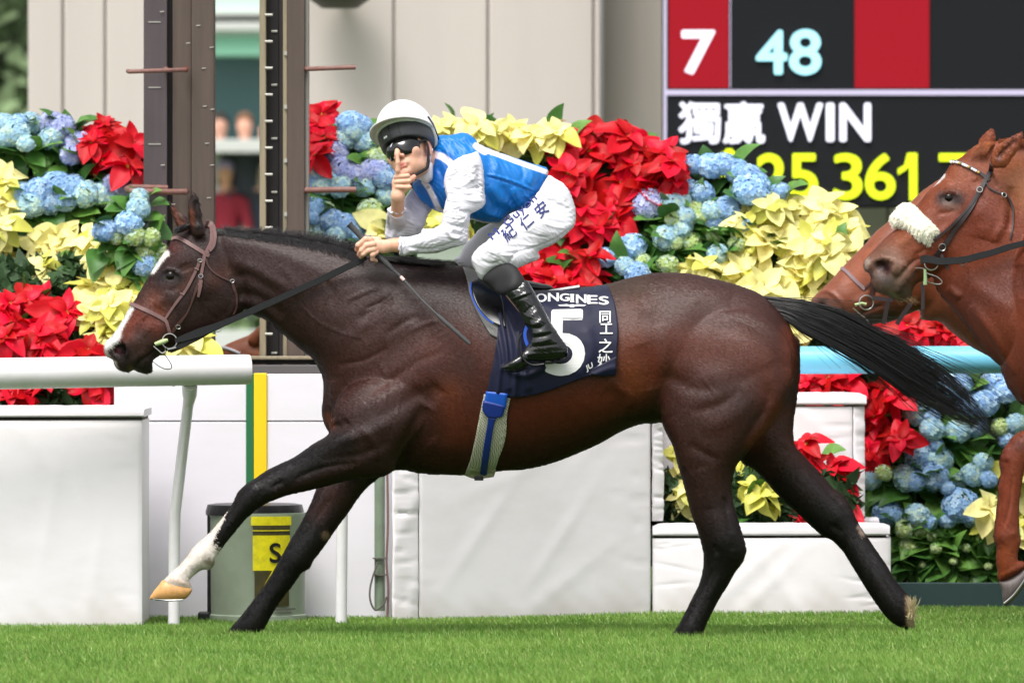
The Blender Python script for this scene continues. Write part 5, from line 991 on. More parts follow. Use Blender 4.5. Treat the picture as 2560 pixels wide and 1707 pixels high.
# ---------------------------------------------------------------- hair
M_hair = mat('black_hair', (.010, .009, .010), rough=.38, spec=.5, var=.3, vscale=(30, 30, 30))
M_hairg = mat('greyed_mane', (.075, .07, .074), rough=.5, spec=.4, var=.3, vscale=(30, 30, 30))
def hairs(paths, radii, n=3):
    """many tapered strands in one mesh; paths (k,m,3)"""
    k, m_, _ = paths.shape; T = np.gradient(paths, axis=1); T /= np.linalg.norm(T, axis=2, keepdims=True) + 1e-9
    A = np.cross(T, np.array([.1, -1, .2])); A /= np.linalg.norm(A, axis=2, keepdims=True) + 1e-9; B = np.cross(T, A)
    V = []; tp = np.linspace(1, .12, m_)[None, :, None] ** .7
    for j in range(n):
        t = 2 * math.pi * j / n; V.append(paths + (A * math.cos(t) + B * math.sin(t)) * radii[:, None, None] * tp)
    V = np.stack(V, 2).reshape(-1, 3); i = np.arange(k)[:, None, None] * m_ * n + np.arange(m_ - 1)[None, :, None] * n; j = np.arange(n)[None, None, :]; j2 = (j + 1) % n
    F = np.stack([i + j, i + j2, i + n + j2, i + n + j], -1).reshape(-1, 4); return V, F
def strands(name, n, rootf, endf, r, m_, parent, material, sag=None, wob=.006):
    P_ = np.zeros((n, m_, 3)); R = np.zeros(n)
    for i in range(n):
        a, b, c = rootf(i); t = np.linspace(0, 1, m_)[:, None]; a, b, c = np.array(a), np.array(b), np.array(c)
        q = (1 - t) ** 2 * a + 2 * t * (1 - t) * b + t * t * c
        ph = rng.uniform(0, 6.28, 3); q = q + np.stack([np.sin(t[:, 0] * rng.uniform(2, 6) + ph[k]) * wob * t[:, 0] for k in range(3)], 1)
        P_[i] = q; R[i] = r * rng.uniform(.6, 1.3)
    V_, F_ = hairs(P_, R); return link(name, mesh_np(name, V_, F_), parent, material)
crest = spline(ZA(640,238, 700,243, 800,254, 900,262, 1000,272, 1100,286, 1200,302, 1300,330, 1390,362), 8, False)
def mane_up(i):
    t = rng.uniform(.12, 1) ** .9; q = crest[int(t * (len(crest) - 1))]; y = rng.uniform(-.03, .03); L = rng.uniform(7, 17) * (1.0 + .7 * math.sin(i * .37)); L *= .4 + t
    dx = rng.normal(5, 7); a = P(q[0], q[1] + 5, y); b = P(q[0] + dx * .4, q[1] - L * .8, y * 1.2); c = P(q[0] + dx + 4, q[1] - L * .75 + abs(dx) * .3, y * 1.6 + rng.normal(0, .008)); return a[:], b[:], c[:]
strands('mane', 1500, mane_up, None, .0011, 5, horse, M_hairg)
def mane_side(i):
    t = rng.uniform(0, 1); q = crest[int(t * (len(crest) - 1))]; L = rng.uniform(12, 34) * (.5 + .7 * t); dx = rng.uniform(4, 26)
    a = P(q[0], q[1] + 1, -.01); x2, y2 = q[0] + dx, q[1] + L; b = H_front.pt(q[0] + dx * .4, q[1] + L * .3, .010); c = H_front.pt(x2, y2, .004); return a[:], b[:], c[:]
strands('mane', 2600, mane_side, None, .0012, 6, horse, M_hair, wob=.002)
wr = ZA(1430,385, 1500,392, 1600,402, 1700,412, 1780,418)
def wither(i):
    q = wr[rng.integers(0, 4)]; q2 = wr[rng.integers(1, 5)]; s_ = rng.uniform(0, 1); x = q[0] * s_ + q2[0] * (1 - s_); y = q[1] * s_ + q2[1] * (1 - s_)
    L = rng.uniform(30, 95); e = min(x + L, ZA(1910, 0)[0][0] + rng.uniform(-30, 6)); yy = rng.uniform(-.10, .02)
    a = P(x, y + 8, yy * .6); b = P((x + e) / 2, y - rng.uniform(-2, 9), yy); c = P(e, y + rng.uniform(-9, 10) + (e - x) * .06, yy - rng.uniform(0, .03)); return a[:], b[:], c[:]
strands('mane', 520, wither, None, .0014, 8, horse, M_hair)
def forelock(i):
    a = P(*[v + rng.normal(0, 2) for v in ZA(552, 232)[0]], rng.uniform(-.05, .03)); e = ZA(470 + rng.uniform(0, 30), 258 + rng.uniform(-9, 8))[0]
    b = P(*[v + rng.normal(0, 2) for v in ZA(515, 228)[0]], -.07); return a[:], b[:], P(*e, -.06 + rng.normal(0, .01))[:]
strands('forelock', 260, forelock, None, .0018, 7, horse, M_hair)
# tail
up_ = spline([D(*q) for q in [(1748,680), (1800,684), (1850,690), (1930,713), (2000,750), (2080,796), (2150,842), (2215,900), (2262,962), (2300,1018)]], 6, False)
lo_ = spline([D(*q) for q in [(1768,720), (1805,735), (1835,755), (1890,785), (1970,828), (2045,880), (2110,930), (2180,968), (2240,996), (2292,1024)]], 6, False)
def tailpath(v, t): 
    k = t * (len(up_) - 1); i = np.clip(k.astype(int), 0, len(up_) - 2); f = (k - i)[:, None]; a = up_[i] * (1 - f) + up_[i + 1] * f; b = lo_[i] * (1 - f) + lo_[i + 1] * f
    return a * (1 - v) + b * v
m_ = 22; n_ = 2400; PT = np.zeros((n_, m_, 3)); RR = np.zeros(n_)
for i in range(n_):
    v = rng.beta(1.15, 1.15); L = rng.uniform(.55, 1.0) if i % 3 else rng.uniform(.35, .75); lk = rng.integers(0, 30); lc = (lk + .5) / 30 + .05 * math.sin(lk * 2.7); v = np.clip(lc + rng.normal(0, .06), 0, 1); v2 = np.clip(lc + .06 * math.sin(lk * 5.1) + rng.normal(0, .022), -.08, 1.10); L = min(1.0, L * (.82 + .26 * ((lk * 7) % 11) / 11)); t0 = 0 if i % 2 else rng.uniform(0, .3)
    t = np.linspace(t0, max(L, t0 + .25), m_); t = np.minimum(t, 1.0); q = tailpath((v + (v2 - v) * t)[:, None], t)
    rag = np.linspace(0, 1, m_) ** 2.2
    if rng.random() < .16 and v > .45: q = q + np.stack([rng.uniform(-4, 20) * rag, rng.uniform(10, 60) * rag], 1)
    if rng.random() < .06 and v < .6: q = q + np.stack([rng.uniform(10, 110) * rag, -rng.uniform(5, 60) * rag], 1)
    q = q + np.stack([np.sin(t * 7 + lk * 1.3) * 6 * rag, np.cos(t * 6 + lk * .9) * 7 * rag + np.sin(t * 5.2 + .4) * 9 * rag ** .5 - 3 * rag], 1); q = q + rng.normal(0, 1.2, 2) * rag[:, None] * 4
    yd = rng.uniform(-1, 1) * .055 * np.sin(np.clip(.15 + t * 1.3, 0, 1) * math.pi * .75)
    for j in range(m_): PT[i, j] = P(q[j, 0], q[j, 1], yd[j])
    RR[i] = rng.uniform(.0008, .0017)
V_, F_ = hairs(PT, RR); link('tail', mesh_np('tail', V_, F_), horse, M_hair)

# ---------------------------------------------------------------- draped cloth and straps
def coons(top, bot, lef, rig, nu, nv):
    def rs(c, n):
        c = spline(c, 8, False); d = np.concatenate([[0], np.cumsum(np.hypot(*(c[1:] - c[:-1]).T))]); t = np.linspace(0, d[-1], n); return np.stack([np.interp(t, d, c[:, 0]), np.interp(t, d, c[:, 1])], 1)
    T_, B_, L_, R2 = rs(top, nu), rs(bot, nu), rs(lef, nv), rs(rig, nv); u = np.linspace(0, 1, nu)[:, None, None]; v = np.linspace(0, 1, nv)[None, :, None]
    return (1 - v) * T_[:, None] + v * B_[:, None] + (1 - u) * L_[None] + u * R2[None] - ((1 - u) * (1 - v) * T_[0] + u * (1 - v) * T_[-1] + (1 - u) * v * B_[0] + u * v * B_[-1])
def drape(name, G, fr, off, thick, m_, parent=None, fold=None, maxd=None):
    nu, nv = G.shape[:2]; Y = fr.y(G[..., 0], G[..., 1]) - off
    if fold is not None: Y = Y - fold(G[..., 0], G[..., 1])
    F_ = np.array([P(a, b, c)[:] for a, b, c in zip(G[..., 0].ravel(), G[..., 1].ravel(), Y.ravel())]); Bk = F_ + np.array([0, thick, 0]); n = nu * nv
    I_ = np.arange(n).reshape(nu, nv); q = np.stack([I_[:-1, :-1], I_[1:, :-1], I_[1:, 1:], I_[:-1, 1:]], -1).reshape(-1, 4)
    rim = np.concatenate([I_[:, 0], I_[-1, 1:], I_[-2::-1, -1], I_[0, -2:0:-1]]); r2 = np.roll(rim, -1)
    Fs = np.concatenate([q[:, ::-1], q + n, np.stack([rim, r2, r2 + n, rim + n], 1)]); o = link(name, mesh_np(name, np.concatenate([F_, Bk]), Fs), parent, m_); return o, Y
def text_px(name, txt, fr_y, org, ux, uy, m_, parent=None, off=.0025, bold=.0, sub=.02, extr=None, cyc=None, world=None):
    """flat lettering laid on a surface: org/ux/uy in pixels (baseline origin, em width vector, em up vector)"""
    cu = bpy.data.curves.new('tmp', 'FONT'); cu.body = txt; cu.resolution_u = 5; o = bpy.data.objects.new('tmp', cu); COL.objects.link(o)
    bpy.context.view_layer.update(); dg = bpy.context.evaluated_depsgraph_get(); me_ = bpy.data.meshes.new_from_object(o.evaluated_get(dg)); COL.objects.unlink(o); bpy.data.objects.remove(o)
    import bmesh
    bm = bmesh.new(); bm.from_mesh(me_); bmesh.ops.remove_doubles(bm, verts=bm.verts[:], dist=1e-4); bmesh.ops.triangulate(bm, faces=bm.faces[:])
    for _ in range(4):
        es = [e for e in bm.edges if e.calc_length() > sub * 12]
        if not es: break
        bmesh.ops.subdivide_edges(bm, edges=es, cuts=1); bmesh.ops.triangulate(bm, faces=bm.faces[:])
    for v in bm.verts:
        x, y = v.co.x, v.co.y
        if cyc: x, y = cyc(x, y)
        px, py = org[0] + ux[0] * x + uy[0] * y, org[1] + ux[1] * x + uy[1] * y
        v.co = world(px, py) if world else P(px, py, float(fr_y(px, py)) - off)
    bm.normal_update()
    for f in bm.faces:
        if f.normal.y > 0: f.normal_flip()
    bm.verts.index_update(); v0 = [v.co.copy() for v in bm.verts]; f0 = [[v.index for v in f.verts] for f in bm.faces]; bm.free(); mm = MB()
    ex = Vector((ux[0], 0, -ux[1])) * mpp(0) * bold; ey = Vector((uy[0], 0, -uy[1])) * mpp(0) * bold
    for k_, (dx, dy) in enumerate(((0, 0), (1, 0), (-1, 0), (0, 1), (0, -1), (.7, .7), (-.7, .7), (.7, -.7), (-.7, -.7)) if bold else ((0, 0),)):
        mm.add([v + ex * dx + ey * dy + Vector((0, -.00012 * k_, 0)) for v in v0], f0)
    me_ = bpy.data.meshes.new(name); me_.from_pydata([tuple(v) for v in mm.v], [], mm.f); me_.update()
    return link(name, me_, parent, m_)
def sline(fr, px, wpx, m_, name, parent, thick=.003, off=.001, n=6, Yfn=None):
    q = spline(px, n, False) if len(px) > 2 else np.array([np.array(px[0]) * (1 - t) + np.array(px[1]) * t for t in np.linspace(0, 1, 8)])
    pts = [fr.pt(a, b, off) if Yfn is None else P(a, b, Yfn(a, b)) for a, b in q]; nr = [fr.nrm(a, b) if Yfn is None else Vector((0, -1, .1)) for a, b in q]
    mm = MB(); w_ = [x * mpp(0) for x in np.interp(np.linspace(0, 1, len(q)), np.linspace(0, 1, len(wpx)), wpx)] if isinstance(wpx, (list, tuple)) else wpx * mpp(0)
    mm.strap(pts, w_, thick, nr); return mm.build(name, m_, parent, smooth=True)
def ring(c, r, tr, nrm=(0, -1, .1), n=28, a0=0, a1=6.2832, name='ring', m_=None, parent=None, sq=1.0):
    nrm = Vector(nrm).normalized(); a = nrm.cross(Vector((0, 0, 1))).normalized(); b = nrm.cross(a); ts = np.linspace(a0, a1, n)
    mm = MB(); mm.tube([Vector(c) + a * math.cos(t) * r + b * math.sin(t) * r * sq for t in ts], tr, 7, cap=True); return mm.build(name, m_, parent, smooth=True)
M_lea = mat('brown_bridle_leather', lin((112, 82, 80)), rough=.55, var=.12, vscale=(60, 60, 60), bump=.0004, bscale=(300, 300, 300))
M_leaE = mat('dark_brown_leather', lin((74, 46, 42)), rough=.5)
M_rub = mat('black_rubber', lin((22, 23, 25)), spec=.3, rough=.62, var=.15, vscale=(90, 90, 90), bump=.0006, bscale=(240, 240, 240))
M_blk = mat('black_leather', lin((20, 20, 22)), rough=.4)
M_green = mat('pale_green_bit', lin((176, 196, 138)), rough=.5)
bridle = root('bridle', P(*ZH(1100,900)[0], -.1), 'brown leather bridle with black reins on the front dark bay horse', 'bridle')
sline(H_front, ZH(1090,72, 1130,80, 1162,120, 1172,200, 1150,290, 1100,372), [17, 19, 19, 19, 15, 11], M_lea, 'headpiece', bridle, .004, .004)
sline(H_front, ZH(1175,140, 1188,210, 1170,300, 1130,350), 9, M_lea, 'headpiece', bridle, .006, .006)
sline(H_front, ZH(758,232, 800,222, 860,238, 950,290, 1050,352, 1130,400), 10.5, M_lea, 'browband', bridle, .004, .003)
sline(H_front, ZH(1045,430, 1000,545, 905,730, 800,870, 690,1030), [9, 8, 7, 7, 6], M_lea, 'noseband_strap', bridle, .0035, .003)
sline(H_front, ZH(1085,385, 1068,500, 1050,600), [9, 8, 8], M_lea, 'cheek_strap', bridle, .0045, .003)
sline(H_front, ZH(1047,620, 1020,700, 990,765, 950,880, 905,980, 850,1050, 800,1110, 750,1180), [10, 9, 6, 4, 4, 7, 8, 8], M_leaE, 'cheek_strap', bridle, .0035, .003)
sline(H_front, ZH(1052,640, 1040,720, 1022,808), [9, 9, 6], M_lea, 'strap_end', bridle, .006, .004)
sline(H_front, ZH(343,882, 380,890, 460,925, 570,975, 690,1042, 715,1090, 738,1172), [9.5, 10, 10, 10, 9, 8, 8], M_lea, 'noseband', bridle, .004, .003)
sline(H_front, ZH(1100,425, 1122,500, 1180,565, 1260,615, 1360,655), 4.5, M_leaE, 'throat_strap', bridle, .004, .003)
sline(H_front, ZH(1362,655, 1378,720, 1400,790, 1406,870, 1400,930, 1375,985), [6, 8, 6, 4, 4, 4], M_leaE, 'throat_strap', bridle, .004, .004)
for q, r in (((1040,445), 5.5), ((1048,600), 5.5), ((1363,650), 5), ((822,1110), 6)):
    x, y = ZH(*q)[0]; ring(H_front.pt(x, y, .008), r * mpp(0), .0016, H_front.nrm(x, y), name='buckle', m_=M_steel, parent=bridle, sq=.8)
for q in ((1005,530), (860,780), (1042,690)):
    x, y = ZH(*q)[0]; c = H_front.pt(x, y, .007); mm = MB(); mm.tube([c + Vector((-.008, 0, .003)), c + Vector((.008, 0, -.004))], .0035, 6); mm.build('keeper', M_lea, bridle, smooth=True)
x, y = ZH(735,1250)[0]; BIT = H_front.pt(x, y, .022); ring(BIT, 18.5 * mpp(0), .0024, (.05, -1, .1), name='bit_ring', m_=M_steel, parent=bridle)
mm = MB(); a, b = H_front.pt(*ZH(590,1282)[0], .010), BIT + Vector((-.006, 0, .004)); mm.tube([a, a * .7 + b * .3, a * .3 + b * .7, b], [.007, .009, .010, .006], 10); mm.build('bit', M_green, bridle, smooth=True)
ring(H_front.pt(*ZH(1210,1115)[0], .02), 11 * mpp(0), .0017, (.1, -1, .1), name='rein_ring', m_=M_steel, parent=bridle)
mm = MB(); mm.tube([P(*q, BIT.y + .004) for q in spline(ZH(570,1300, 640,1350, 690,1390, 745,1470, 757,1510, 735,1530, 680,1525, 620,1495, 572,1455), 5, False)], .0018, 6); mm.build('lip_strap', M_blk, bridle, smooth=True)
mm = MB(); mm.tube([P(*q, BIT.y) for q in spline(ZH(575,1300, 620,1340, 660,1370, 695,1350, 690,1320), 5, False)], .0022, 6); mm.build('curb_hook', M_steel, bridle, smooth=True)
HANDY = -.165
def rein_y(a, b):
    x0, x1 = ZH(740, 0)[0][0], ZA(1430, 0)[0][0]; t = np.clip((a - x0) / (x1 - x0), 0, 1); base_ = BIT.y * (1 - t) + HANDY * t; return min(base_, float(H_front.y(np.array(a), np.array(b))) - .014)
rein_px = ZA(476,803, 520,790, 600,762, 690,728, 780,690, 880,645, 1000,592, 1100,546, 1200,500, 1300,452, 1390,408, 1432,385)
sline(H_front, rein_px, [10, 17, 22, 17, 15, 17, 17, 17, 17, 17, 16, 12], M_rub, 'rein', bridle, .005, 0, Yfn=rein_y)
mm = MB(); q = spline(ZH(740,1345, 830,1310, 930,1260, 1040,1205, 1130,1150, 1215,1110), 4, False); mm.strap([P(a, b, rein_y(a, b) + .02) for a, b in q], 13 * mpp(0), .004, Vector((0, -1, .1))); mm.build('rein', M_blk, bridle, smooth=True)
mm = MB(); a = P(*ZH(755,1350)[0], BIT.y); mm.tube([a + Vector((-.014, 0, .003)), a + Vector((.018, 0, .01))], .008, 8); mm.build('rein_stop', M_blk, bridle, smooth=True)

# saddle, number cloth, girth
M_pad = mat('grey_mesh_pad', lin((112, 112, 110)), rough=.8, bump=.0015, bscale=(420, 420, 420), var=.35, vscale=(380, 380, 380))
M_gloss = mat('black_gloss_leather', lin((14, 14, 16)), rough=.26, spec=.5)
M_bpipe = mat('blue_piping', lin((40, 84, 190)), rough=.4)
M_navy = mat('navy_cloth', lin((15, 18, 48)), rough=.55, spec=.35, sheen=.1, var=.08, vscale=(12, 12, 12), bump=.0004, bscale=(900, 900, 900))
M_white = mat('white_print', (.80, .80, .80), rough=.6)
saddle = root('saddle', P(*ZB(300,200)[0], 0), 'small black racing saddle with blue piping on a grey pad under the jockey', 'saddle')
G = coons(ZA(1912,432, 1960,445, 2010,470), ZA(2050,770, 2090,790, 2140,800), ZA(1912,432, 1935,500, 1952,580, 1985,660, 2050,770), ZA(2010,470, 2060,560, 2100,650, 2140,800), 12, 26)
drape('saddle_pad', G, H_front, .010, .010, M_pad, saddle)
G = coons(ZB(158,170, 200,150, 260,150), ZB(268,372, 300,390, 330,400), ZB(158,170, 160,225, 185,290, 225,340, 268,372), ZB(260,150, 300,220, 320,300, 330,400), 14, 20)
drape('saddle_flap', G, H_front, .024, .012, M_gloss, saddle)
q = spline(ZB(156,172, 152,200, 160,240, 185,296, 225,346, 268,378), 5, False); mm = MB(); mm.tube([H_front.pt(a, b, .037) for a, b in q], .0028, 6); mm.build('piping', M_bpipe, saddle, smooth=True)
sd_, _, _ = solid('seat', ZB(170,140, 210,120, 300,150, 420,160, 500,175, 560,190, 560,212, 480,222, 350,212, 230,180), saddle, M_gloss, scale=2.2, y0=0.0, h=.006, thick=.25)
M_wpl = mat('white_plastic', (.78, .78, .78), rough=.35)
mm = MB(); q = spline(ZB(482,232, 560,218, 640,205, 698,196), 4, False); mm.strap([P(a, b, -.075) for a, b in q], [11 * mpp(0), 10 * mpp(0), 8 * mpp(0), 4 * mpp(0)] + [6 * mpp(0)] * (len(q) - 4), .012, Vector((0, -1, .4))); mm.build('cantle_strap', M_wpl, saddle, smooth=True)
cloth_o = root('saddlecloth', P(*ZB(600,420)[0], -.3), 'navy number cloth with a large white 5 on the front horse', 'saddlecloth')
def cfold(x, y):
    g = 0
    for pl, wd, am in ((ZB(300,330, 330,500, 345,700), 7, .012), (ZB(340,330, 380,500, 372,735), 8, .014), (ZB(270,420, 300,560, 290,720), 6, .009), (ZB(395,420, 420,600, 440,700), 8, .010),
                       (ZB(320,600, 420,640, 520,600), 7, .008), (ZB(760,640, 830,610, 878,600), 8, .008), (ZB(500,260, 560,300), 10, .004), (ZB(740,420, 760,520, 700,620), 14, .005)):
        d_, t_ = line_d(x, y, spline(pl, 4, False) if len(pl) > 2 else pl); g = g + am * np.exp(-(d_ / wd) ** 2)
    return g
GC = coons(ZB(250,262, 330,222, 490,214, 640,206, 838,184), ZB(235,714, 345,744, 450,738, 560,706, 660,668, 760,636, 879,632), ZB(250,262, 282,320, 288,390, 284,460, 268,560, 250,640, 235,714), ZB(838,184, 868,260, 882,330, 890,410, 886,500, 880,590, 879,632), 110, 90)
co, CY = drape('cloth', GC, H_front, .016, .004, M_navy, cloth_o, cfold)
def cloth_y(x, y): return float(H_front.y(np.array(float(x)), np.array(float(y)))) - .016 - float(cfold(np.array(float(x)), np.array(float(y))))
s_ = 160 / .70
text_px('number', '5', cloth_y, ZB(510,628)[0], (s_ * 1.02, -4), (6, -s_), M_white, cloth_o, off=.003, bold=.018)
import bmesh
def word_px(word, xs, ys, hs, wds, fr_y, m_, par, serif):
    """each letter fitted to its own box, with slab serifs"""
    for ch, x, y, h, wd, sf in zip(word, xs, ys, hs, wds, serif):
        o_ = text_px('letter', ch, fr_y, (0, 0), (1, 0), (0, -1), m_, par, bold=0, sub=.02, world=lambda a, b: Vector((a, 0, b)))
        co = np.array([v.co[:] for v in o_.data.vertices]); lo, hi = co.min(0), co.max(0); fs = [list(p_.vertices) for p_ in o_.data.polygons]; mm = MB()
        fx = lambda a: x + (a - lo[0]) / (hi[0] - lo[0]) * wd
        fz_ = lambda b: y - h + (b - lo[2]) / (hi[2] - lo[2]) * h
        for k, (dx, dy) in enumerate(((0, 0), (1.1, 0), (-1.1, 0), (.5, .5), (-.5, -.5))): mm.add([P(fx(c[0]) + dx, fz_(c[2]) + dy, fr_y(fx(c[0]) + dx, fz_(c[2]) + dy) - .003 - k * .0001) for c in co], fs)
        for (u, v, l_) in sf:
            a0, b0 = x + u * wd - l_, y - v * h - 1.1; q = [(a0, b0), (a0 + 2 * l_, b0), (a0 + 2 * l_, b0 + 2.2), (a0, b0 + 2.2)]; mm.add([P(a, b, fr_y(a, b) - .0038) for a, b in q], [(0, 1, 2, 3)])
        me_ = bpy.data.meshes.new('letter'); me_.from_pydata([tuple(v) for v in mm.v], [], mm.f); me_.materials.append(m_); old = o_.data; o_.data = me_; bpy.data.meshes.remove(old)
NS = [(.08, 1, 3.2), (.08, 0, 3.2), (.92, 1, 3.2), (.92, 0, 2.4)]; ES = [(.12, 1, 3), (.12, 0, 3), (.97, .94, 1.3), (.97, .06, 1.3)]
lx = [a / 2 + 1100 for a in (434, 482, 542, 600, 655, 682, 738, 796)]; ly = [620 + b / 2 for b in (272, 268, 264, 264, 268, 272, 277, 282)]
word_px('LONGINES', lx, ly, [20, 20, 19, 18, 18, 19, 20, 20], [20, 25, 25, 23, 6, 24, 24, 23], cloth_y, M_white, cloth_o, [[(.1, 1, 3.5), (.1, 0, 3.5)], [], NS, [], [(.5, 1, 5), (.5, 0, 5)], NS, ES, []])
mm = MB(); wx, wy = ZB(660,289)[0]
for pl in ([(-34,-3), (-12,-6), (-4,-2), (-4,2), (-14,1), (-28,1)], [(34,-3), (12,-6), (4,-2), (4,2), (14,1), (28,1)], [(-5,-5), (5,-5), (5,5), (-5,5)]):
    V0 = [P(wx + a * 1.05, wy + b * .7, cloth_y(wx + a * 1.05, wy + b * .7) - .003) for a, b in pl]; mm.add(V0, [tuple(range(len(V0)))])
mm.build('winged_emblem', M_white, cloth_o)
for ch, q, sz in (('同', (792,368), 29), ('工', (797,428), 30), ('之', (790,518), 33), ('妙', (785,588), 30)):
    text_px('character', ch, cloth_y, ZB(*q)[0], (sz * 1.15, 0), (0, -sz * 1.15), M_white, cloth_o, off=.003, bold=.012, sub=.01)
text_px('lettering', 'JU', cloth_y, ZB(735,612)[0], (17, -10), (-5, -17), M_white, cloth_o, off=.003, bold=.03)
G = coons(ZB(752,606, 800,585, 840,562, 884,540), ZB(752,628, 800,640, 840,640, 881,636), ZB(752,606, 752,628), ZB(884,540, 881,636), 14, 8)
drape('folded_corner', G, H_front, .026, .006, M_navy, cloth_o, cfold)
M_web = mat('cream_webbing', lin((196, 192, 172)), rough=.8)
n = M_web.node_tree; b = [x for x in n.nodes if x.type == 'BSDF_PRINCIPLED'][0]; tc = n.nodes.new('ShaderNodeTexCoord'); mp = n.nodes.new('ShaderNodeMapping'); mp.inputs['Rotation'].default_value = (0, .2, 0)
ck = n.nodes.new('ShaderNodeTexChecker'); ck.inputs['Scale'].default_value = 230; ck.inputs['Color1'].default_value = (*lin((206, 203, 186)), 1); ck.inputs['Color2'].default_value = (*lin((120, 122, 96)), 1)
n.links.new(tc.outputs['Object'], mp.inputs[0]); n.links.new(mp.outputs[0], ck.inputs[0]); n.links.new(ck.outputs[0], b.inputs['Base Color'])
M_webs = mat('olive_webbing', lin((158, 158, 128)), rough=.85, dirt=lin((96, 100, 56)), dscale=14.0, damount=.7, bump=.001, bscale=(500, 500, 500))  # duller olive tone for the lower end of the girth
M_blue = mat('blue_girth_elastic', lin((18, 82, 186)), rough=.45); M_blue2 = mat('dark_blue_girth_strap', lin((20, 46, 128)), rough=.45, bump=.0006, bscale=(300, 300, 300))
girth = root('girth', P(*ZB(240,950)[0], -.3), 'cream webbing girth with a blue centre strap round the front horse', 'girth')
G = coons(ZB(220,730, 290,735, 352,752), ZB(122,1134, 180,1152, 268,1142), ZB(220,730, 205,800, 190,880, 170,980, 150,1060, 122,1134), ZB(352,752, 336,830, 331,930, 314,1000, 290,1062, 268,1142), 14, 40)
drape('webbing', G, H_front, .010, .006, M_web, girth, lambda x, y: .0015 * np.sin(y * .33) * (x > 1250))
G = coons(ZB(150,1100, 210,1112, 282,1108), ZB(122,1136, 180,1154, 268,1144), ZB(150,1100, 122,1136), ZB(282,1108, 268,1144), 10, 6)
drape('olive_edge', G, H_front, .012, .004, M_webs, girth)
G = coons(ZB(230,716, 285,722, 338,728), ZB(218,790, 275,800, 328,806), ZB(230,716, 218,790), ZB(338,728, 328,806), 8, 8); drape('elastic', G, H_front, .020, .006, M_blue, girth)
G = coons(ZB(216,762, 270,775, 324,790), ZB(236,845, 265,850, 304,846), ZB(216,762, 212,810, 236,845), ZB(324,790, 318,830, 304,846), 8, 8); drape('strap_tab', G, H_front, .022, .006, M_blue2, girth)
G = coons(ZB(236,840, 260,848, 284,848), ZB(200,1128, 218,1136, 234,1134), ZB(236,840, 240,860, 220,980, 200,1128), ZB(284,848, 270,880, 252,1000, 234,1134), 6, 24); drape('strap', G, H_front, .020, .006, M_blue2, girth)
mm = MB(); c = P(*ZB(196,1148)[0], float(H_front.y(np.array(1198.), np.array(1185.))) - .01); mm.box(c.x - .018, c.x + .016, c.y - .012, c.y + .02, c.z - .010, c.z + .006, .003); mm.build('buckle', M_blk, girth)
# ================================================================ the jockey
M_skin = mat('skin', (1, 1, 1), rough=.48, spec=.4, attr='Col', sss=.12, var=.05, vscale=(60, 60, 60))
M_silk = mat('silk_jacket', (1, 1, 1), rough=.42, spec=.4, attr='Col', bump=.0005, bscale=(120, 120, 120))
M_wsilk = mat('white_silk', (.72, .70, .78), rough=.38, spec=.45, sheen=.2, var=.03, vscale=(20, 20, 20), bump=.0004, bscale=(160, 160, 160))
M_breech = mat('white_breeches', (.70, .69, .74), rough=.5, spec=.4, var=.03, vscale=(30, 30, 30), bump=.0005, bscale=(200, 200, 200))
M_capw = mat('white_cap_silk', (.86, .86, .85), rough=.45, bump=.0004, bscale=(120, 120, 120))
M_capu = mat('cap_lining', (.74, .72, .70), rough=.7, var=.08, vscale=(200, 20, 20))
M_helm = mat('black_helmet_shell', lin((62, 62, 66)), rough=.4, var=.1)
M_lens = mat('dark_goggle_lens', (.004, .004, .005), rough=.08, spec=.6, coat=.3)
M_matb = mat('black_padding', lin((26, 26, 28)), rough=.8, bump=.001, bscale=(400, 400, 400))
M_ink = mat('blue_ink', lin((38, 48, 112)), rough=.7)
# head frame: l = his left, f = forward, u = up
psi, the, rho = math.radians(22), math.radians(-20), math.radians(22)
f0 = Vector((-math.sin(psi), -math.cos(psi), 0)); l0 = Vector((math.cos(psi), -math.sin(psi), 0)); u0 = Vector((0, 0, 1))
f1 = f0 * math.cos(the) - u0 * math.sin(the); u1 = u0 * math.cos(the) + f0 * math.sin(the)
Ry = Matrix(((math.cos(rho), 0, -math.sin(rho)), (0, 1, 0), (math.sin(rho), 0, math.cos(rho))))
hl, hf, hu = Ry @ l0, Ry @ f1, Ry @ u1
HY = -.10
HC = P(*ZJ(858,838)[0], HY)
def hp(l, f, u): return HC + hl * l + hf * f + hu * u
HR = np.array([hl[:], hf[:], hu[:]]).T
jv = Vol(P(880,0,0).x, P(1480,0,0).x, -.36, .30, P(0,1000,0).z, P(0,240,0).z, .0030)
el = lambda c, r, k=.012, sub=False: jv.ellipsoid(hp(*c), r, HR, k, sub)
el((0,-.012,.045), (.076,.094,.088)); el((0,.028,-.02), (.064,.064,.078), .02); el((0,.030,-.068), (.050,.056,.044), .02); el((0,.078,-.100), (.020,.018,.015), .018)
el((.040,.060,-.026), (.024,.022,.020), .02); el((-.040,.060,-.026), (.024,.022,.020), .02); el((.045,.005,-.075), (.014,.035,.022), .02); el((-.045,.005,-.075), (.014,.035,.022), .02)
jv.capsule(hp(0,.088,.005), hp(0,.112,-.036), .0085, .0115, .010); el((.0135,.100,-.042), (.0085,.010,.008), .006); el((-.0135,.100,-.042), (.0085,.010,.008), .006)
el((.009,.106,-.050), (.0035,.004,.0035), .002, True); el((-.009,.106,-.050), (.0035,.004,.0035), .002, True)
el((0,.084,-.066), (.026,.014,.014), .01)
jv.capsule(hp(-.015,.092,-.0700), hp(.015,.092,-.0700), .0052, k=.004); jv.capsule(hp(-.013,.092,-.0800), hp(.013,.092,-.0800), .0062, k=.004)
el((0,.102,-.0752), (.018,.006,.0012), .002, True)
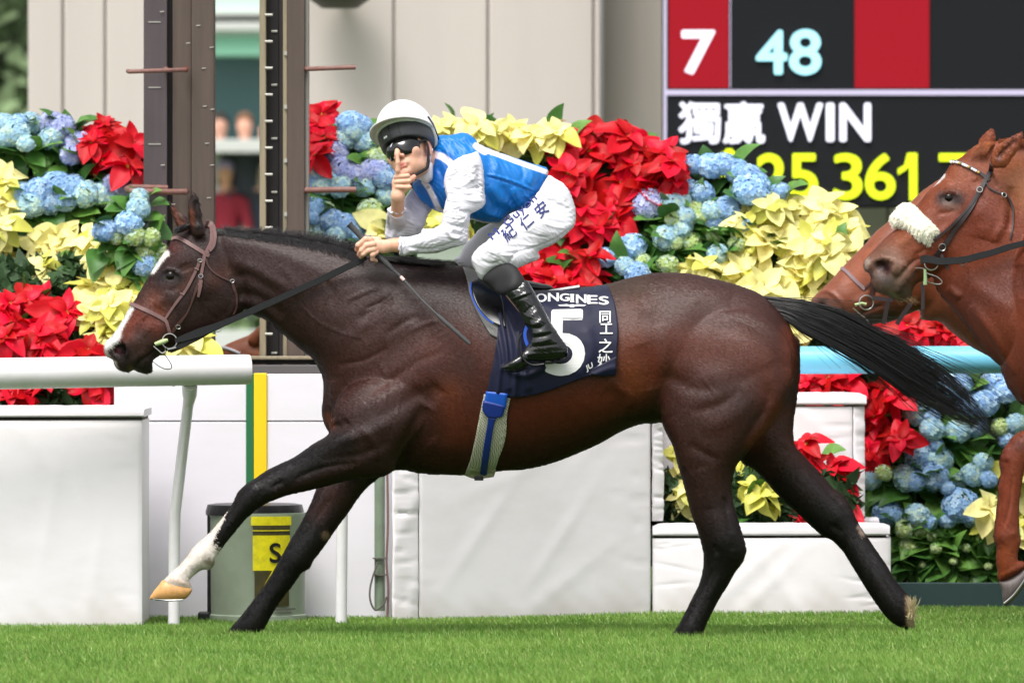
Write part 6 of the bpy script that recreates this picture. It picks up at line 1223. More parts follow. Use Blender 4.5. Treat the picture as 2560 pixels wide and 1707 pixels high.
for sgn in (1, -1):
    el((sgn*.078,-.008,-.012), (.008,.019,.031), .006); el((sgn*.086,-.004,-.008), (.004,.010,.018), .003, True)
    el((sgn*.030,.092,.006), (.014,.010,.009), .008, True); el((sgn*.030,.078,.006), (.012,.012,.011), .003)
neck_b = P(*ZL(870,640)[0], .02)
jv.capsule(hp(0,-.02,-.05), neck_b, .052, .060, .02)
# hidden trunk, arms and legs under the clothes
def at(z, y): return np.array(P(*z[0], y))
sh_n, sh_f = at(ZL(1120,780), -.12), at(ZL(760,940), .13); hipn, hipf = at(ZL(1900,1060), -.05), at(ZL(1900,1060), .05)
el_n, el_f = at(ZL(1100,1330), -.20), at(ZL(560,1290), .02); wr_n, wr_f = at(ZK(800,560), -.19), at(ZL(520,1120), -.12)
kn_n, kn_f = at(ZA(2060,395), -.265), at(ZA(1960,410), .22); an_n = at(ZB(560,480), -.36)
jv.capsule(at(ZL(980,700), .0), at(ZL(1720,930), 0), .055, .035, .03); jv.capsule(sh_n, sh_f, .035, .035, .03); jv.capsule(hipn, hipf, .035, .035, .02)
jv.capsule(sh_n, el_n, .030, .026, .01); jv.capsule(el_n, wr_n, .026, .0225, .01); jv.capsule(sh_f, el_f, .030, .024, .01); jv.capsule(el_f, wr_f, .024, .0235, .01)
jv.capsule(hipn, kn_n, .042, .024, .02); jv.capsule(hipf, kn_f, .045, .035, .02); jv.capsule(kn_n, at(ZB(330,190), -.30), .026, .024, .01); jv.capsule(at(ZB(330,190), -.30), an_n, .024, .018, .01)
# raised right hand: wrist, palm, index finger up, three fingers curled, thumb
RY = -.235
J3 = lambda x, y, d=0.0: np.array(P(*ZJ(x, y)[0], RY + d))
jv.capsule(wr_f, J3(690,1500,.02), .0245, .024, .012); jv.capsule(J3(690,1500,.02), J3(700,1330,.02), .022, .024, .014, flat=.8)
jv.ellipsoid(J3(715,1290,.022), (.026,.018,.036), None, .012)
jv.chain([J3(680,1215,.008), J3(688,1120,-.004), J3(688,1000,-.008), J3(678,872,-.006)], [.0100, .0092, .0084, .0070], .004)
for (x0, y0), (x1, y1), (x2, y2), r in (((662,1215), (850,1200), (800,1255), .0094), ((668,1290), (872,1275), (815,1325), .0097), ((676,1365), (872,1368), (790,1425), .0092)):
    jv.chain([J3(x0, y0, .006), J3(x1 - 15, y1, -.010), J3(x2, y2, .010)], [r, r * .98, r * .85], .0035)
jv.chain([J3(760,1330,.035), J3(850,1275,.030), J3(905,1245,.022), J3(930,1215,.020)], [.014, .0115, .0105, .0092], .005)
# left hand holding rein and whip
LY = -.20
K3 = lambda x, y, d=0.0: np.array(P(*ZK(x, y)[0], LY + d))
jv.capsule(wr_n, K3(760,555,.01), .0235, .022, .01); jv.capsule(K3(830,555,.01), K3(690,560,.005), .0215, .024, .012)
jv.ellipsoid(K3(560,575,.004), (.040,.017,.0255), np.array([[.96,0,.28],[0,1,0],[-.28,0,.96]]), .012)
for a, b, c, d, r in (((395,480,-.004), (330,468,-.008), (215,560,-.004), (195,625,.012), .0115), ((440,545,-.010), (345,560,-.014), (262,640,-.010), (225,700,.010), .0105),
                      ((450,620,-.010), (370,640,-.015), (290,695,-.010), (255,735,.010), .0100), ((480,670,-.006), (425,705,-.012), (430,770,-.004), (480,795,.012), .0092)):
    jv.chain([K3(*a), K3(*b), K3(*c), K3(*d)], [r * 1.1, r, r * .92, r * .82], .0035)
jv.chain([K3(520,480,.03), K3(420,470,.035), K3(330,500,.035)], [.013, .011, .009], .004)
V, Q = jv.mesh(2); del jv
C = np.tile(np.array(lin((226, 176, 150))), (len(V), 1)); loc = (V - np.array(HC)) @ HR
def hb(c, r, col, st):
    d_ = np.linalg.norm((loc - np.array(c)) / np.array(r), axis=1); a = (st * np.exp(-d_ ** 2))[:, None]; C[:] = C * (1 - a) + np.array(lin(col)) * a
hb((0,.10,-.0755), (.021,.02,.0115), (186, 92, 88), .95); hb((0,.10,-.0753), (.018,.02,.0016), (110, 44, 44), .8); hb((0,.115,-.042), (.018,.016,.013), (214, 126, 106), .6)
hb((.04,.07,-.03), (.02,.03,.018), (224, 146, 124), .5); hb((0,.08,-.10), (.04,.04,.02), (200, 150, 130), .5); hb((0,.10,-.058), (.022,.02,.007), (186, 140, 122), .5); hb((.05,.02,-.08), (.02,.04,.025), (206, 160, 138), .4)
hb((.084,-.008,-.01), (.012,.02,.03), (226, 150, 128), .6); hb((.07,-.05,.02), (.03,.04,.04), (60, 40, 30), .95); hb((-.07,-.05,.02), (.03,.04,.04), (60, 40, 30), .95)
for u_ in (.02,): hb((.030,.09,u_), (.016,.02,.004), (90, 62, 48), .8); hb((-.030,.09,u_), (.016,.02,.004), (90, 62, 48), .8)
def kb(pt, r, col, st):
    a = (st * np.exp(-(np.linalg.norm(V - pt, axis=1) / r) ** 2))[:, None]; C[:] = C * (1 - a) + np.array(lin(col)) * a
kb(K3(195,600), .011, (208, 104, 92), .85); kb(K3(240,700), .010, (214, 130, 112), .6); kb(K3(800,540), .03, (216, 156, 122), .6); kb(K3(400,640,-.01), .016, (214, 156, 128), .5); kb(J3(680,880), .010, (224, 140, 122), .7); kb(J3(925,1215,.02), .012, (226, 144, 128), .7)
for x, y in ((860,1198), (880,1272), (880,1368)): kb(J3(x, y), .009, (222, 146, 128), .5)
for x, y in ((770,1243), (770,1320)): kb(J3(x, y), .006, (190, 130, 110), .6)
for x, y in ((330,470), (345,560), (370,640)): kb(K3(x, y, -.012), .009, (232, 180, 158), .5)
me = mesh_np('person', V, Q); set_col(me, C)
person = link('person', me, None, M_skin)
meta(person, 'jockey in blue and white silks crouching on the dark horse, finger to the lips', 'jockey')
J_front = Front(V, Q, 3)
# cap: black shell, white silk cover, brim, vents
def shell(name, r, c, m_, cutf, h=.0035, thick=None, hollow=None, strokes=None):
    R_ = max(r) + .02; cc = hp(*c); v_ = Vol(cc.x - R_, cc.x + R_, cc.y - R_, cc.y + R_, cc.z - R_, cc.z + R_, h)
    v_.ellipsoid(cc, r, HR, 0); 
    if hollow: v_.ellipsoid(cc, [a - hollow for a in r], HR, 0, True)
    o_ = np.array(HC)
    v_.cut(lambda X, Y, Z: cutf((X - o_[0]) * hl.x + (Y - o_[1]) * hl.y + (Z - o_[2]) * hl.z, (X - o_[0]) * hf.x + (Y - o_[1]) * hf.y + (Z - o_[2]) * hf.z, (X - o_[0]) * hu.x + (Y - o_[1]) * hu.y + (Z - o_[2]) * hu.z))
    V_, Q_ = v_.mesh(1)
    if strokes: V_ = sculpt(V_, Q_, strokes)
    return link(name, mesh_np(name, V_, Q_), person, m_)
shell('helmet', (.100,.122,.112), (0,-.008,.058), M_helm, lambda l, f, u: u - np.where(f > 0, .016 + .012 * (f / .1), .016 - .30 * np.abs(np.minimum(f, 0)) ) , hollow=None)
shell('cap_cover', (.109,.131,.138), (0,-.012,.066), M_capw, lambda l, f, u: u - (.064 + .20 * np.maximum(f, 0) + .95 * np.minimum(f + .015, 0)), strokes=[(ZJ(560,150, 640,140, 700,115), 4, -.003, .5), (ZJ(900,330, 1000,420, 1150,470), 5, -.002, .5)])
# brim: a curved sheet with lining below
def brim(zoff, m_, name, t_in=0.0):
    N_ = 49; M_ = 8; Vv = []; ph = np.linspace(math.radians(-118), math.radians(112), N_)
    for a in ph:
        wv = .054 * max(0.0, math.cos(a * .80)) ** 1.25 + .002
        for j in range(M_):
            s_ = j / (M_ - 1); rl, rf = .103 + wv * s_ * .55, .128 + wv * s_; z = .066 + .028 * math.cos(a) - (.30 * .13 * max(0, -math.cos(a))) - s_ ** 1.5 * wv * .16 + zoff
            Vv.append(hp(math.sin(a) * rl, -.012 + math.cos(a) * rf, z))
    Vv = np.array([v[:] for v in Vv]); I_ = np.arange(N_ * M_).reshape(N_, M_); q = np.stack([I_[:-1, :-1], I_[1:, :-1], I_[1:, 1:], I_[:-1, 1:]], -1).reshape(-1, 4)
    V2 = Vv + np.array((hu * .0025)[:]); n_ = len(Vv); rim = np.concatenate([I_[:, 0], I_[-1, 1:], I_[-2::-1, -1], I_[0, -2:0:-1]]); r2 = np.roll(rim, -1)
    return link(name, mesh_np(name, np.concatenate([Vv, V2]), np.concatenate([q, q[:, ::-1] + n_, np.stack([rim, rim + n_, r2 + n_, r2], 1)])), person, m_)
brim(0, M_capu, 'brim_lining'); brim(.0032, M_capw, 'brim')
def facept(l, u, off=0.0, c=(0,-.008,.058), r=(.100,.122,.112)):
    q = 1 - (l / (r[0] + off)) ** 2 - ((u - c[2]) / (r[2] + off)) ** 2; return hp(l, c[1] + (r[1] + off) * math.sqrt(max(q, 0.01)), u)
M_vent = mat('vent_grey', lin((96, 96, 98)), rough=.5)
for i in range(7):
    u_ = .040 + i * .0085; l_ = -.030; mm = MB(); mm.tube([facept(l_ - .014, u_, .001), facept(l_ + .014, u_, .001)], .0013, 5); mm.build('vent', M_vent, person)
for l_ in (-.052, -.008, .030):
    mm = MB(); mm.tube([facept(l_ + .0, u_, .0005) for u_ in np.linspace(.032, .098, 8)], .0012, 5); mm.build('helmet_seam', M_blk, person)
mm = MB(); V0 = [facept(-.030 + a, .046 + b, .003) for a, b in ((-.009,-.004), (.009,-.004), (.009,.004), (-.009,.004))]; mm.add(V0, [(0,1,2,3)]); mm.build('helmet_badge', M_white, person)
# goggles
N_, M_ = 41, 11; Vv = []
for a in np.linspace(math.radians(-76), math.radians(72), N_):
    l_ = math.sin(a); nose = math.exp(-((a - .02) / .17) ** 2); lo = -.043 * (1 - .35 * abs(l_) ** 4) + .022 * nose; hi = .024
    for t in np.linspace(0, 1, M_):
        u_ = lo + (hi - lo) * t; blg = 1 - .10 * (2 * t - 1) ** 2; Vv.append(hp(.073 * l_ * blg, .010 + .098 * math.cos(a) ** .8 * blg + .002, u_))
Vv = np.array([v[:] for v in Vv]); I_ = np.arange(N_ * M_).reshape(N_, M_); q = np.stack([I_[:-1, :-1], I_[1:, :-1], I_[1:, 1:], I_[:-1, 1:]], -1).reshape(-1, 4); n_ = len(Vv); V2 = Vv - np.array((hf * .003)[:])
rim = np.concatenate([I_[:, 0], I_[-1, 1:], I_[-2::-1, -1], I_[0, -2:0:-1]]); r2 = np.roll(rim, -1)
gg = link('goggles', mesh_np('goggles', np.concatenate([Vv, V2]), np.concatenate([q[:, ::-1], q + n_, np.stack([rim, r2, r2 + n_, rim + n_], 1)])), person, M_lens)
mm = MB(); mm.add([Vector(Vv[I_[20 + int(a), int(b)]]) + hf * .001 for a, b in ((-5,7), (-3,7), (-2,9), (-4,8))], [(0,1,2,3)]); mm.build('goggle_mark', M_white, person)
mm = MB(); mm.tube([hp(.066,.045,.002), hp(.078,.02,.012), hp(.086,-.01,.026), hp(.090,-.05,.040)], [.006, .0065, .006, .005], 8); mm.build('goggle_strap', M_matb, person, smooth=True)
mm = MB(); mm.tube([hp(-.066,.045,.0), hp(-.080,.01,.010), hp(-.088,-.03,.02)], .006, 8); mm.build('goggle_strap', M_matb, person, smooth=True)
mm = MB(); mm.tube([hp(.091,-.085,.030), hp(.105,-.045,.045), hp(.110,-.02,.075), hp(.108,.0,.10)], .0035, 8); mm.build('goggle_band', M_leaE if False else M_blk, person, smooth=True)
mm = MB(); sp_ = [hp(.080,.012,.020), hp(.082,.010,-.02), hp(.074,.012,-.055), hp(.062,.014,-.088), hp(.040,.035,-.105), hp(.012,.06,-.118), hp(-.02,.055,-.116)]
mm.tube([Vector(a) for a in spline([v[:] for v in sp_], 4, False)], [.0048] * 9 + [.0062] * 8 + [.0058] * 8, 8); mm.build('chin_strap', M_matb, person, smooth=True)
# ---- clothes
def jstr(*a): return list(a)
silk_px = ZL(850,480, 892,432, 940,424, 1000,425, 1060,410, 1110,403, 1165,415, 1215,455, 1262,508, 1350,548, 1450,587, 1600,634, 1750,682, 1855,712, 1888,762, 1870,840, 1832,920, 1775,990, 1722,1060, 1698,1112, 1560,1125, 1480,1190, 1430,1228, 1300,1222, 1200,1196, 1050,1168, 930,1136, 860,1112, 790,1072, 720,1010, 680,950, 652,872, 700,822, 760,760, 805,640, 838,540)
st_silk = [(ZL(880,500, 940,460, 1040,440), 6, .006, .5), (ZL(900,540, 960,640, 1020,660), 6, -.006, .5), (ZL(1010,490, 1080,560, 1060,620), 9, -.007, .5), (ZL(1100,440, 1190,470, 1235,540), 7, .008, .4), (ZL(1080,470, 1160,520, 1190,580), 5, -.005, .5),
 (ZL(880,700, 920,800, 940,900), 6, -.006, .5), (ZL(700,900, 760,980, 860,1060), 8, -.005, .5), (ZL(860,980, 880,1040, 930,1100), 6, .006, .5), (ZL(1330,600, 1350,700, 1330,860), 10, -.006, .5), (ZL(1330,780, 1450,810, 1600,860, 1760,930), 3.5, .006, .3), (ZL(1330,800, 1450,830, 1600,885, 1760,950), 3, -.004, .3),
 (ZL(1400,620, 1420,700, 1400,790), 8, .005, .5), (ZL(1620,680, 1660,760, 1640,850), 6, -.005, .5), (ZL(1700,720, 1740,780, 1720,880), 6, .005, .5), (ZL(1810,740, 1820,820, 1780,900), 6, -.005, .5), (ZL(1560,900, 1620,1000, 1640,1080), 10, .007, .5),
 (ZL(1480,880, 1520,980, 1600,1090), 7, -.007, .5), (ZL(1660,960, 1700,1000, 1690,1060), 5, .006, .5), (ZL(1330,960, 1400,1080, 1540,1110), 12, -.008, .5), (ZL(1300,1120, 1420,1160, 1480,1170), 7, .006, .5), (ZL(1350,880, 1450,1000, 1480,1060), 12, .006, .5)]
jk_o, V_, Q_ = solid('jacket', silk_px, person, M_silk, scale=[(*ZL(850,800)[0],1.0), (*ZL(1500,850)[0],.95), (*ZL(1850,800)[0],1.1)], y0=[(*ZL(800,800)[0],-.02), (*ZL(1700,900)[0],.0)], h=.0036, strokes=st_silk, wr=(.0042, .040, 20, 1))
Cs = paint(V_, (16, 116, 198), [(ZL(700,900, 850,950, 920,700), 34, (12, 84, 166), .75), (ZL(1240,518, 1290,555, 1420,600, 1600,668, 1885,768), 6.2, (242, 242, 248), 1, None, 8), (ZL(1235,525, 1260,545, 1310,575), 9, (242, 242, 248), 1, None, 8),  # chest front and hip painted darker blue, as the silk's shaded side
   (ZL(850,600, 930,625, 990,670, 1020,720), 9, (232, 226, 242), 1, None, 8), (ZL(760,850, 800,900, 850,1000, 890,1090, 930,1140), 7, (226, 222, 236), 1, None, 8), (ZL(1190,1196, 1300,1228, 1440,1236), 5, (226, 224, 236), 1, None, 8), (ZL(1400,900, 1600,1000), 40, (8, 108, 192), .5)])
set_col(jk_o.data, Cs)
solid('collar', ZL(848,545, 838,600, 820,680, 842,690, 842,820, 822,845, 800,862, 775,858, 748,846, 700,822, 712,790, 740,776, 760,760, 788,700, 800,640, 822,580), person, M_wsilk, scale=1.3, y0=-.115, h=.003)
mm = MB(); mm.lathe([(.0001, -.004), (.006, -.004), (.0065, 0), (.006, .003), (.0001, .003)], P(*ZL(797,898)[0], -.155), (0, -1, .2), 14); mm.build('button', mat('grey_button', lin((82, 78, 74)), rough=.4), person, smooth=True)
slv_n = ZL(1242,578, 1180,598, 1100,625, 1020,668, 965,745, 940,850, 950,925, 966,1000, 946,1080, 930,1160, 914,1228, 860,1268, 780,1300, 700,1328, 620,1345, 556,1350, 543,1400, 540,1450, 556,1500, 590,1522, 700,1508, 850,1502, 1000,1462, 1120,1424, 1166,1370, 1166,1300, 1182,1200, 1190,1150, 1250,1120, 1300,1080, 1318,1022, 1306,940, 1308,850, 1306,760, 1292,672, 1268,612)
st_n = [(ZL(1000,900, 1120,880, 1240,800), 5, .005, .5), (ZL(980,960, 1100,985, 1220,960), 5, -.007, .5), (ZL(970,1010, 1080,1000, 1200,1020, 1290,1010), 6, .007, .5), (ZL(1060,1080, 1100,1120, 1180,1120), 5, -.007, .5), (ZL(1090,1140, 1130,1190, 1080,1230), 5, .006, .5), (ZL(960,1230, 1060,1250, 1160,1260), 5, -.008, .5),
 (ZL(960,1280, 1020,1350, 1100,1350), 5, .008, .5), (ZL(1010,1310, 1080,1330, 1130,1290), 4, -.007, .5), (ZL(1120,650, 1060,760, 1060,850), 8, -.005, .5), (ZL(1200,640, 1200,760, 1180,860), 8, .006, .5), (ZL(1250,700, 1260,860, 1250,960), 7, -.006, .5), (ZL(640,1400, 780,1380, 930,1330), 8, .004, .5),
 (ZL(600,1440, 800,1460, 1000,1410, 1120,1340), 4, -.004, .5), (ZL(570,1360, 575,1430, 585,1510), 4, -.004, .4), (ZL(590,1360, 600,1430, 612,1510), 3, .004, .4), (ZL(620,1440, 650,1470, 700,1460), 5, .004, .5), (ZL(1050,700, 980,820), 6, .004, .5), (ZL(1130,920, 1240,900, 1300,880), 4, -.005, .5)]
solid('sleeve', slv_n, person, M_wsilk, scale=[(*ZL(1120,800)[0],.72), (*ZL(1100,1250)[0],.75), (*ZL(800,1400)[0],1.0)], y0=[(*ZL(1150,750)[0],-.185), (*ZL(1100,1250)[0],-.225), (*ZL(700,1420)[0],-.205), (*ZL(560,1430)[0],-.20)], h=.0034, strokes=st_n, wr=(.0044, .030, 80, 2))
slv_f = ZL(590,985, 560,1040, 500,1062, 450,1078, 422,1150, 413,1250, 408,1350, 450,1385, 520,1392, 600,1368, 700,1345, 762,1250, 800,1150, 838,1090, 760,1040, 692,960, 655,905, 620,940)
st_f = [(ZL(470,1150, 470,1250, 450,1340), 6, -.006, .5), (ZL(520,1170, 500,1260, 490,1340), 5, .005, .5), (ZL(570,1140, 560,1240, 530,1330), 6, -.005, .5), (ZL(600,1050, 680,1120, 760,1140), 7, -.005, .5), (ZL(640,1180, 680,1240, 720,1270), 6, .005, .5), (ZL(620,1010, 720,1060, 800,1110), 5, .004, .5)]
solid('sleeve', slv_f, person, M_wsilk, scale=.72, y0=[(*ZL(700,1000)[0],.05), (*ZL(480,1300)[0],-.03), (*ZL(500,1100)[0],-.125)], h=.0034, strokes=st_f, wr=(.003, .035, 60, 3), fn=lambda v_: v_.capsule(wr_f + np.array([.004,-.01,.05]), wr_f + np.array([0,-.004,.022]), .027, .027, .004, sub=True))
mm = MB(); a_ = Vector(wr_f) + Vector((-.002, -.004, .006)); tt = np.linspace(0, 2 * math.pi, 40)
mm.tube([a_ + Vector((math.cos(t) * .0315, math.sin(t) * .030, math.sin(t) * .010 + .0022 * math.sin(t * 9))) for t in tt], [.0045 + .0012 * math.sin(t * 11) for t in tt], 7); mm.build('cuff', M_wsilk, person, smooth=True)
mm = MB(); w3, e3 = Vector(wr_f) + Vector((-.002, -.004, .004)), Vector(el_f); n_ = 14; mm.tube([w3.lerp(e3, t * .75) for t in np.linspace(0, 1, n_)], [.0305 + .014 * t ** .7 + .0012 * math.sin(t * 21) for t in np.linspace(0, 1, n_)], 22); mm.build('sleeve_end', M_wsilk, person, smooth=True)
mm = MB(); a_ = P(*ZL(552,1432)[0], -.20); mm.tube([a_ + Vector((math.cos(t) * .004 + .002 * math.sin(t * 7), math.cos(t) * .029 * .9, math.sin(t) * .031)) for t in tt], [.0045 + .001 * math.sin(t * 13) for t in tt], 7); mm.build('cuff', M_wsilk, person, smooth=True)
A2L = lambda *p: [((a - 850) * 3.618, (b - 220) * 3.618) for a, b in ZA(*p)]
br_n = ZL(1880,795, 1952,822, 2030,870, 2086,955, 2120,1045, 2134,1130, 2128,1228, 2088,1290, 2000,1368, 1900,1430, 1800,1482) + ZA(2300,392, 2240,420, 2165,452, 2112,438, 2060,458, 2012,502, 1985,468, 1962,425, 1958,385, 1985,345, 2030,310, 2075,268, 2110,225, 2150,190) + ZL(1480,1190, 1560,1130, 1690,1075, 1740,1000, 1800,930)
st_b = [(ZL(1760,980, 1860,1000, 1980,1060, 2080,1100), 3.5, -.004, .5), (ZL(1800,950, 1920,990, 2060,1080), 3, .003, .5), (ZL(1850,1180, 1960,1210, 2080,1230), 3.5, -.004, .5), (ZL(1820,1220, 1940,1260, 2040,1270), 3, .004, .5), (ZL(1650,1300, 1800,1340, 1900,1350), 3, -.0035, .5), (ZL(1560,1400, 1700,1420, 1840,1420), 3, .003, .5),
 (ZL(1400,1500, 1560,1490, 1760,1440, 1950,1370, 2080,1270), 3, -.004, .3), (ZA(2060,320, 2140,330, 2220,340), 4, -.004, .5), (ZA(2020,350, 2100,370, 2180,380), 4, .004, .5), (ZA(2000,400, 2060,420, 2110,400), 4, -.004, .5), (ZA(2140,440, 2160,390, 2200,350), 4, -.005, .5), (ZA(2100,280, 2160,290, 2240,310), 3, -.003, .5), (ZL(1900,880, 1980,940, 2040,1020), 5, .004, .5), (ZL(1860,860, 1850,900, 1900,950), 5, -.005, .5)]
_, BV, BQ = solid('breeches', br_n, person, M_breech, scale=[(*ZL(2000,1050)[0],.85), (*ZL(1600,1350)[0],.95), (*ZA(2040,400)[0],1.0)], y0=[(*ZL(2000,1000)[0],-.05), (*ZL(1700,1300)[0],-.16), (*ZA(2050,400)[0],-.265), (*ZA(2060,460)[0],-.275)], h=.0036, strokes=st_b, wr=(.0034, .028, 65, 4))
B_front = Front(BV, BQ, 3)
solid('breeches', ZL(1700,1080, 1300,1250, 1210,1330, 1120,1420) + ZA(1900,370, 1868,398, 1895,428, 1925,442, 1965,446, 2040,420, 2160,330) + ZL(1900,1150), person, M_breech, scale=.8, y0=[(*ZL(1700,1100)[0],.06), (*ZA(1900,410)[0],.20)], h=.005)
ty = lambda x, y: float(B_front.y(np.array(float(x)), np.array(float(y))))
for ch, q in (('紀', (1508,1395)), ('仁', (1665,1292)), ('安', (1802,1182))):
    text_px('character', ch, ty, ZL(*q)[0], (27, -24), (-21, -31), M_ink, person, off=.003, bold=.012, sub=.008)
text_px('lettering', 'M. Guyon', ty, ZL(1372,1382)[0], (29, -26.5), (-19, -21), M_ink, person, off=.003, bold=.008, sub=.008)
# boots
M_gait = mat('black_gaiter', lin((22, 22, 24)), rough=.7)
BY = lambda x, y: float(H_front.y(np.array(float(x)), np.array(float(y))))
yb = min(BY(*ZB(450,400)[0]), BY(*ZB(560,480)[0])) - .085
solid('gaiter', ZB(214,156, 250,105, 310,68, 375,90, 415,145, 425,172, 440,200, 400,230, 340,235, 290,230, 250,195), person, M_gait, scale=1.0, y0=[(*ZB(270,150)[0],-.275), (*ZB(380,220)[0],yb + .02)], h=.0036)
boot_px = ZB(318,205, 370,182, 428,160, 448,180, 470,215, 488,250, 520,305, 545,355, 575,405, 605,450, 628,480, 636,515, 622,545, 560,560, 500,562, 440,560, 428,585, 380,606, 330,607, 305,592, 330,570, 380,540, 412,510, 436,478, 450,445, 445,410, 425,385, 408,350, 390,310, 352,262)
st_boot = [(ZB(345,265, 400,240, 470,215), 3, .005, .3), (ZB(350,275, 405,252, 478,228), 3, -.004, .3), (ZB(440,395, 500,400, 540,370), 3.5, -.006, .5), (ZB(450,385, 490,375, 520,345), 4, .006, .5), (ZB(460,430, 520,420, 560,410), 3.5, .006, .5), (ZB(450,450, 520,440, 570,425), 3, -.006, .5), (ZB(450,470, 500,470, 560,450), 4, .006, .5), (ZB(430,500, 500,490, 600,480), 3, -.005, .5),
 (ZB(430,350, 470,330, 500,300), 5, .005, .5), (ZB(420,330, 450,300, 480,280), 3, -.005, .5), (ZB(430,530, 520,528, 630,520), 3, .004, .3), (ZB(430,545, 520,545, 625,535), 2.5, -.004, .3), (ZB(360,210, 375,240), 3, .003, .3), (ZB(400,195, 420,225), 3, -.003, .3), (ZB(340,580, 400,550, 430,530), 6, .005, .5)]
M_patent = mat('patent_boot_leather', lin((13, 13, 15)), rough=.16, spec=.6, coat=.3, bump=.0012, bscale=(28, 60, 28))
solid('boot', boot_px, person, M_patent, scale=[(*ZB(450,300)[0],.95), (*ZB(540,500)[0],.8), (*ZB(360,580)[0],1.1)], y0=[(*ZB(400,230)[0],yb + .02), (*ZB(500,480)[0],yb), (*ZB(340,590)[0],yb - .03)], h=.0032, strokes=[(a[0], a[1] * 1.2, a[2] * .5, *a[3:]) for a in st_boot], smooth=1, wr=(.0022, .022, 70, 5))
solid('boot_sole', ZB(322,604, 380,606, 428,585, 445,562, 500,565, 560,563, 622,548, 636,520, 640,530, 628,556, 560,574, 500,575, 450,574, 432,600, 384,616, 330,614), person, M_gait, scale=2.6, y0=yb - .005, h=.003)
# stirrup, whip
stir = root('stirrup', P(*ZB(420,500)[0], yb), 'thin black stirrup iron hooked round the jockey\'s boot', 'stirrup')
mm = MB(); q = spline(ZB(410,425, 398,450, 394,480, 402,520, 418,555, 440,575, 470,585, 520,580), 5, False); mm.tube([P(a, b, yb - .055) for a, b in q], .0036, 8); mm.build('iron', M_blk, stir, smooth=True)
mm = MB(); q = spline(ZB(440,380, 425,420, 428,460, 445,500), 4, False); mm.strap([P(a, b, yb - .005) for a, b in q], .012, .003, Vector((0, -1, 0))); mm.build('leather_strap', M_bpipe, stir, smooth=True)
whip = root('whip', P(*ZK(700,900)[0], -.19), 'short black padded riding whip held in the jockey\'s lower hand', 'whip')
M_grip = mat('whip_grip_rubber', lin((70, 70, 72)), rough=.7, var=.2, vscale=(120, 120, 120))
W0, W1 = P(*ZK(75,240)[0], -.185), P(*ZK(730,925)[0], -.188)
WE = P(*ZA(1950,820)[0], -.30)
mm = MB(); n_ = 40; mm.tube([W0.lerp(W1, t) for t in np.linspace(0, 1, n_)], [(.0105 + .0009 * (i % 3 == 0) + (.0025 if i < 2 else 0)) * (1.0 if i < 34 else 1 - (i - 34) * .05) for i in range(n_)], 12); mm.build('grip', M_grip, whip, smooth=True)
mm = MB(); pw = [W1, P(*ZA(1612,492)[0], -.20), P(*ZA(1700,590)[0], -.24), P(*ZA(1780,668)[0], -.275)]; pw = [Vector(v) for v in spline([v[:] for v in pw], 8, False)]; mm.tube(pw, [.0055 - .0022 * i / len(pw) + .0005 * (i % 2) for i in range(len(pw))], 8); mm.build('shaft', M_grip, whip, smooth=True)
mm = MB(); c1 = pw[8]; mm.tube([pw[7], c1, pw[9]], [.0062, .0068, .0062], 10); mm.build('band', mat('pink_band', lin((224, 190, 186)), rough=.5), whip, smooth=True)
mm = MB(); mm.tube([pw[-1], pw[-1].lerp(WE, .15), pw[-1].lerp(WE, .95), WE], [.0045, .0078, .0078, .006], 10); mm.build('flap', M_grip, whip, smooth=True)
# ================================================================ the chestnut horses at the right and the reflected one between the posts
M_ches = coat_mat('chestnut_coat', .42, .4)
def px_strap(fr, px, wpx, m_, name, par, Y, off=.003, thick=.004): return sline(fr, px, wpx, m_, name, par, thick, off)
Y1 = .95
c_head = ZR(1950,240, 1839,214, 1760,210, 1700,208, 1640,222, 1560,246, 1500,262, 1440,285, 1395,322, 1345,356, 1290,395, 1240,470, 1190,530, 1140,580, 1085,645, 1040,700, 990,765, 930,835, 860,895, 790,955, 725,1018, 672,1078, 640,1118, 628,1158, 640,1192, 668,1212, 688,1250, 684,1290, 700,1330, 745,1362, 800,1382, 840,1402, 862,1415, 905,1428, 955,1424, 988,1392, 1000,1335, 1030,1292, 1100,1262, 1200,1205, 1300,1168, 1420,1160, 1560,1120, 1680,1060, 1780,980, 1850,880, 1960,700, 2000,400)
c_neck = ZF(2240,352, 2352,330, 2440,356, 2520,420, 2560,900, 2480,980, 2400,960, 2352,912, 2322,862, 2300,842, 2270,815, 2235,770, 2205,730, 2180,700, 2150,660, 2140,600, 2170,540, 2190,430)
c_leg = ZF(2420,880) + ZT(1330,430, 1250,424, 1190,448, 1145,492, 1105,555, 1084,620, 1092,680, 1078,760, 1070,880, 1056,1000, 1050,1080, 1068,1140, 1064,1200, 1072,1280, 1082,1345, 1130,1330, 1200,1290, 1262,1240, 1225,1225, 1196,1212, 1200,1150, 1213,1100, 1206,1040, 1202,900, 1216,780, 1234,680, 1262,620, 1300,560, 1400,520) + ZF(2500,1050)
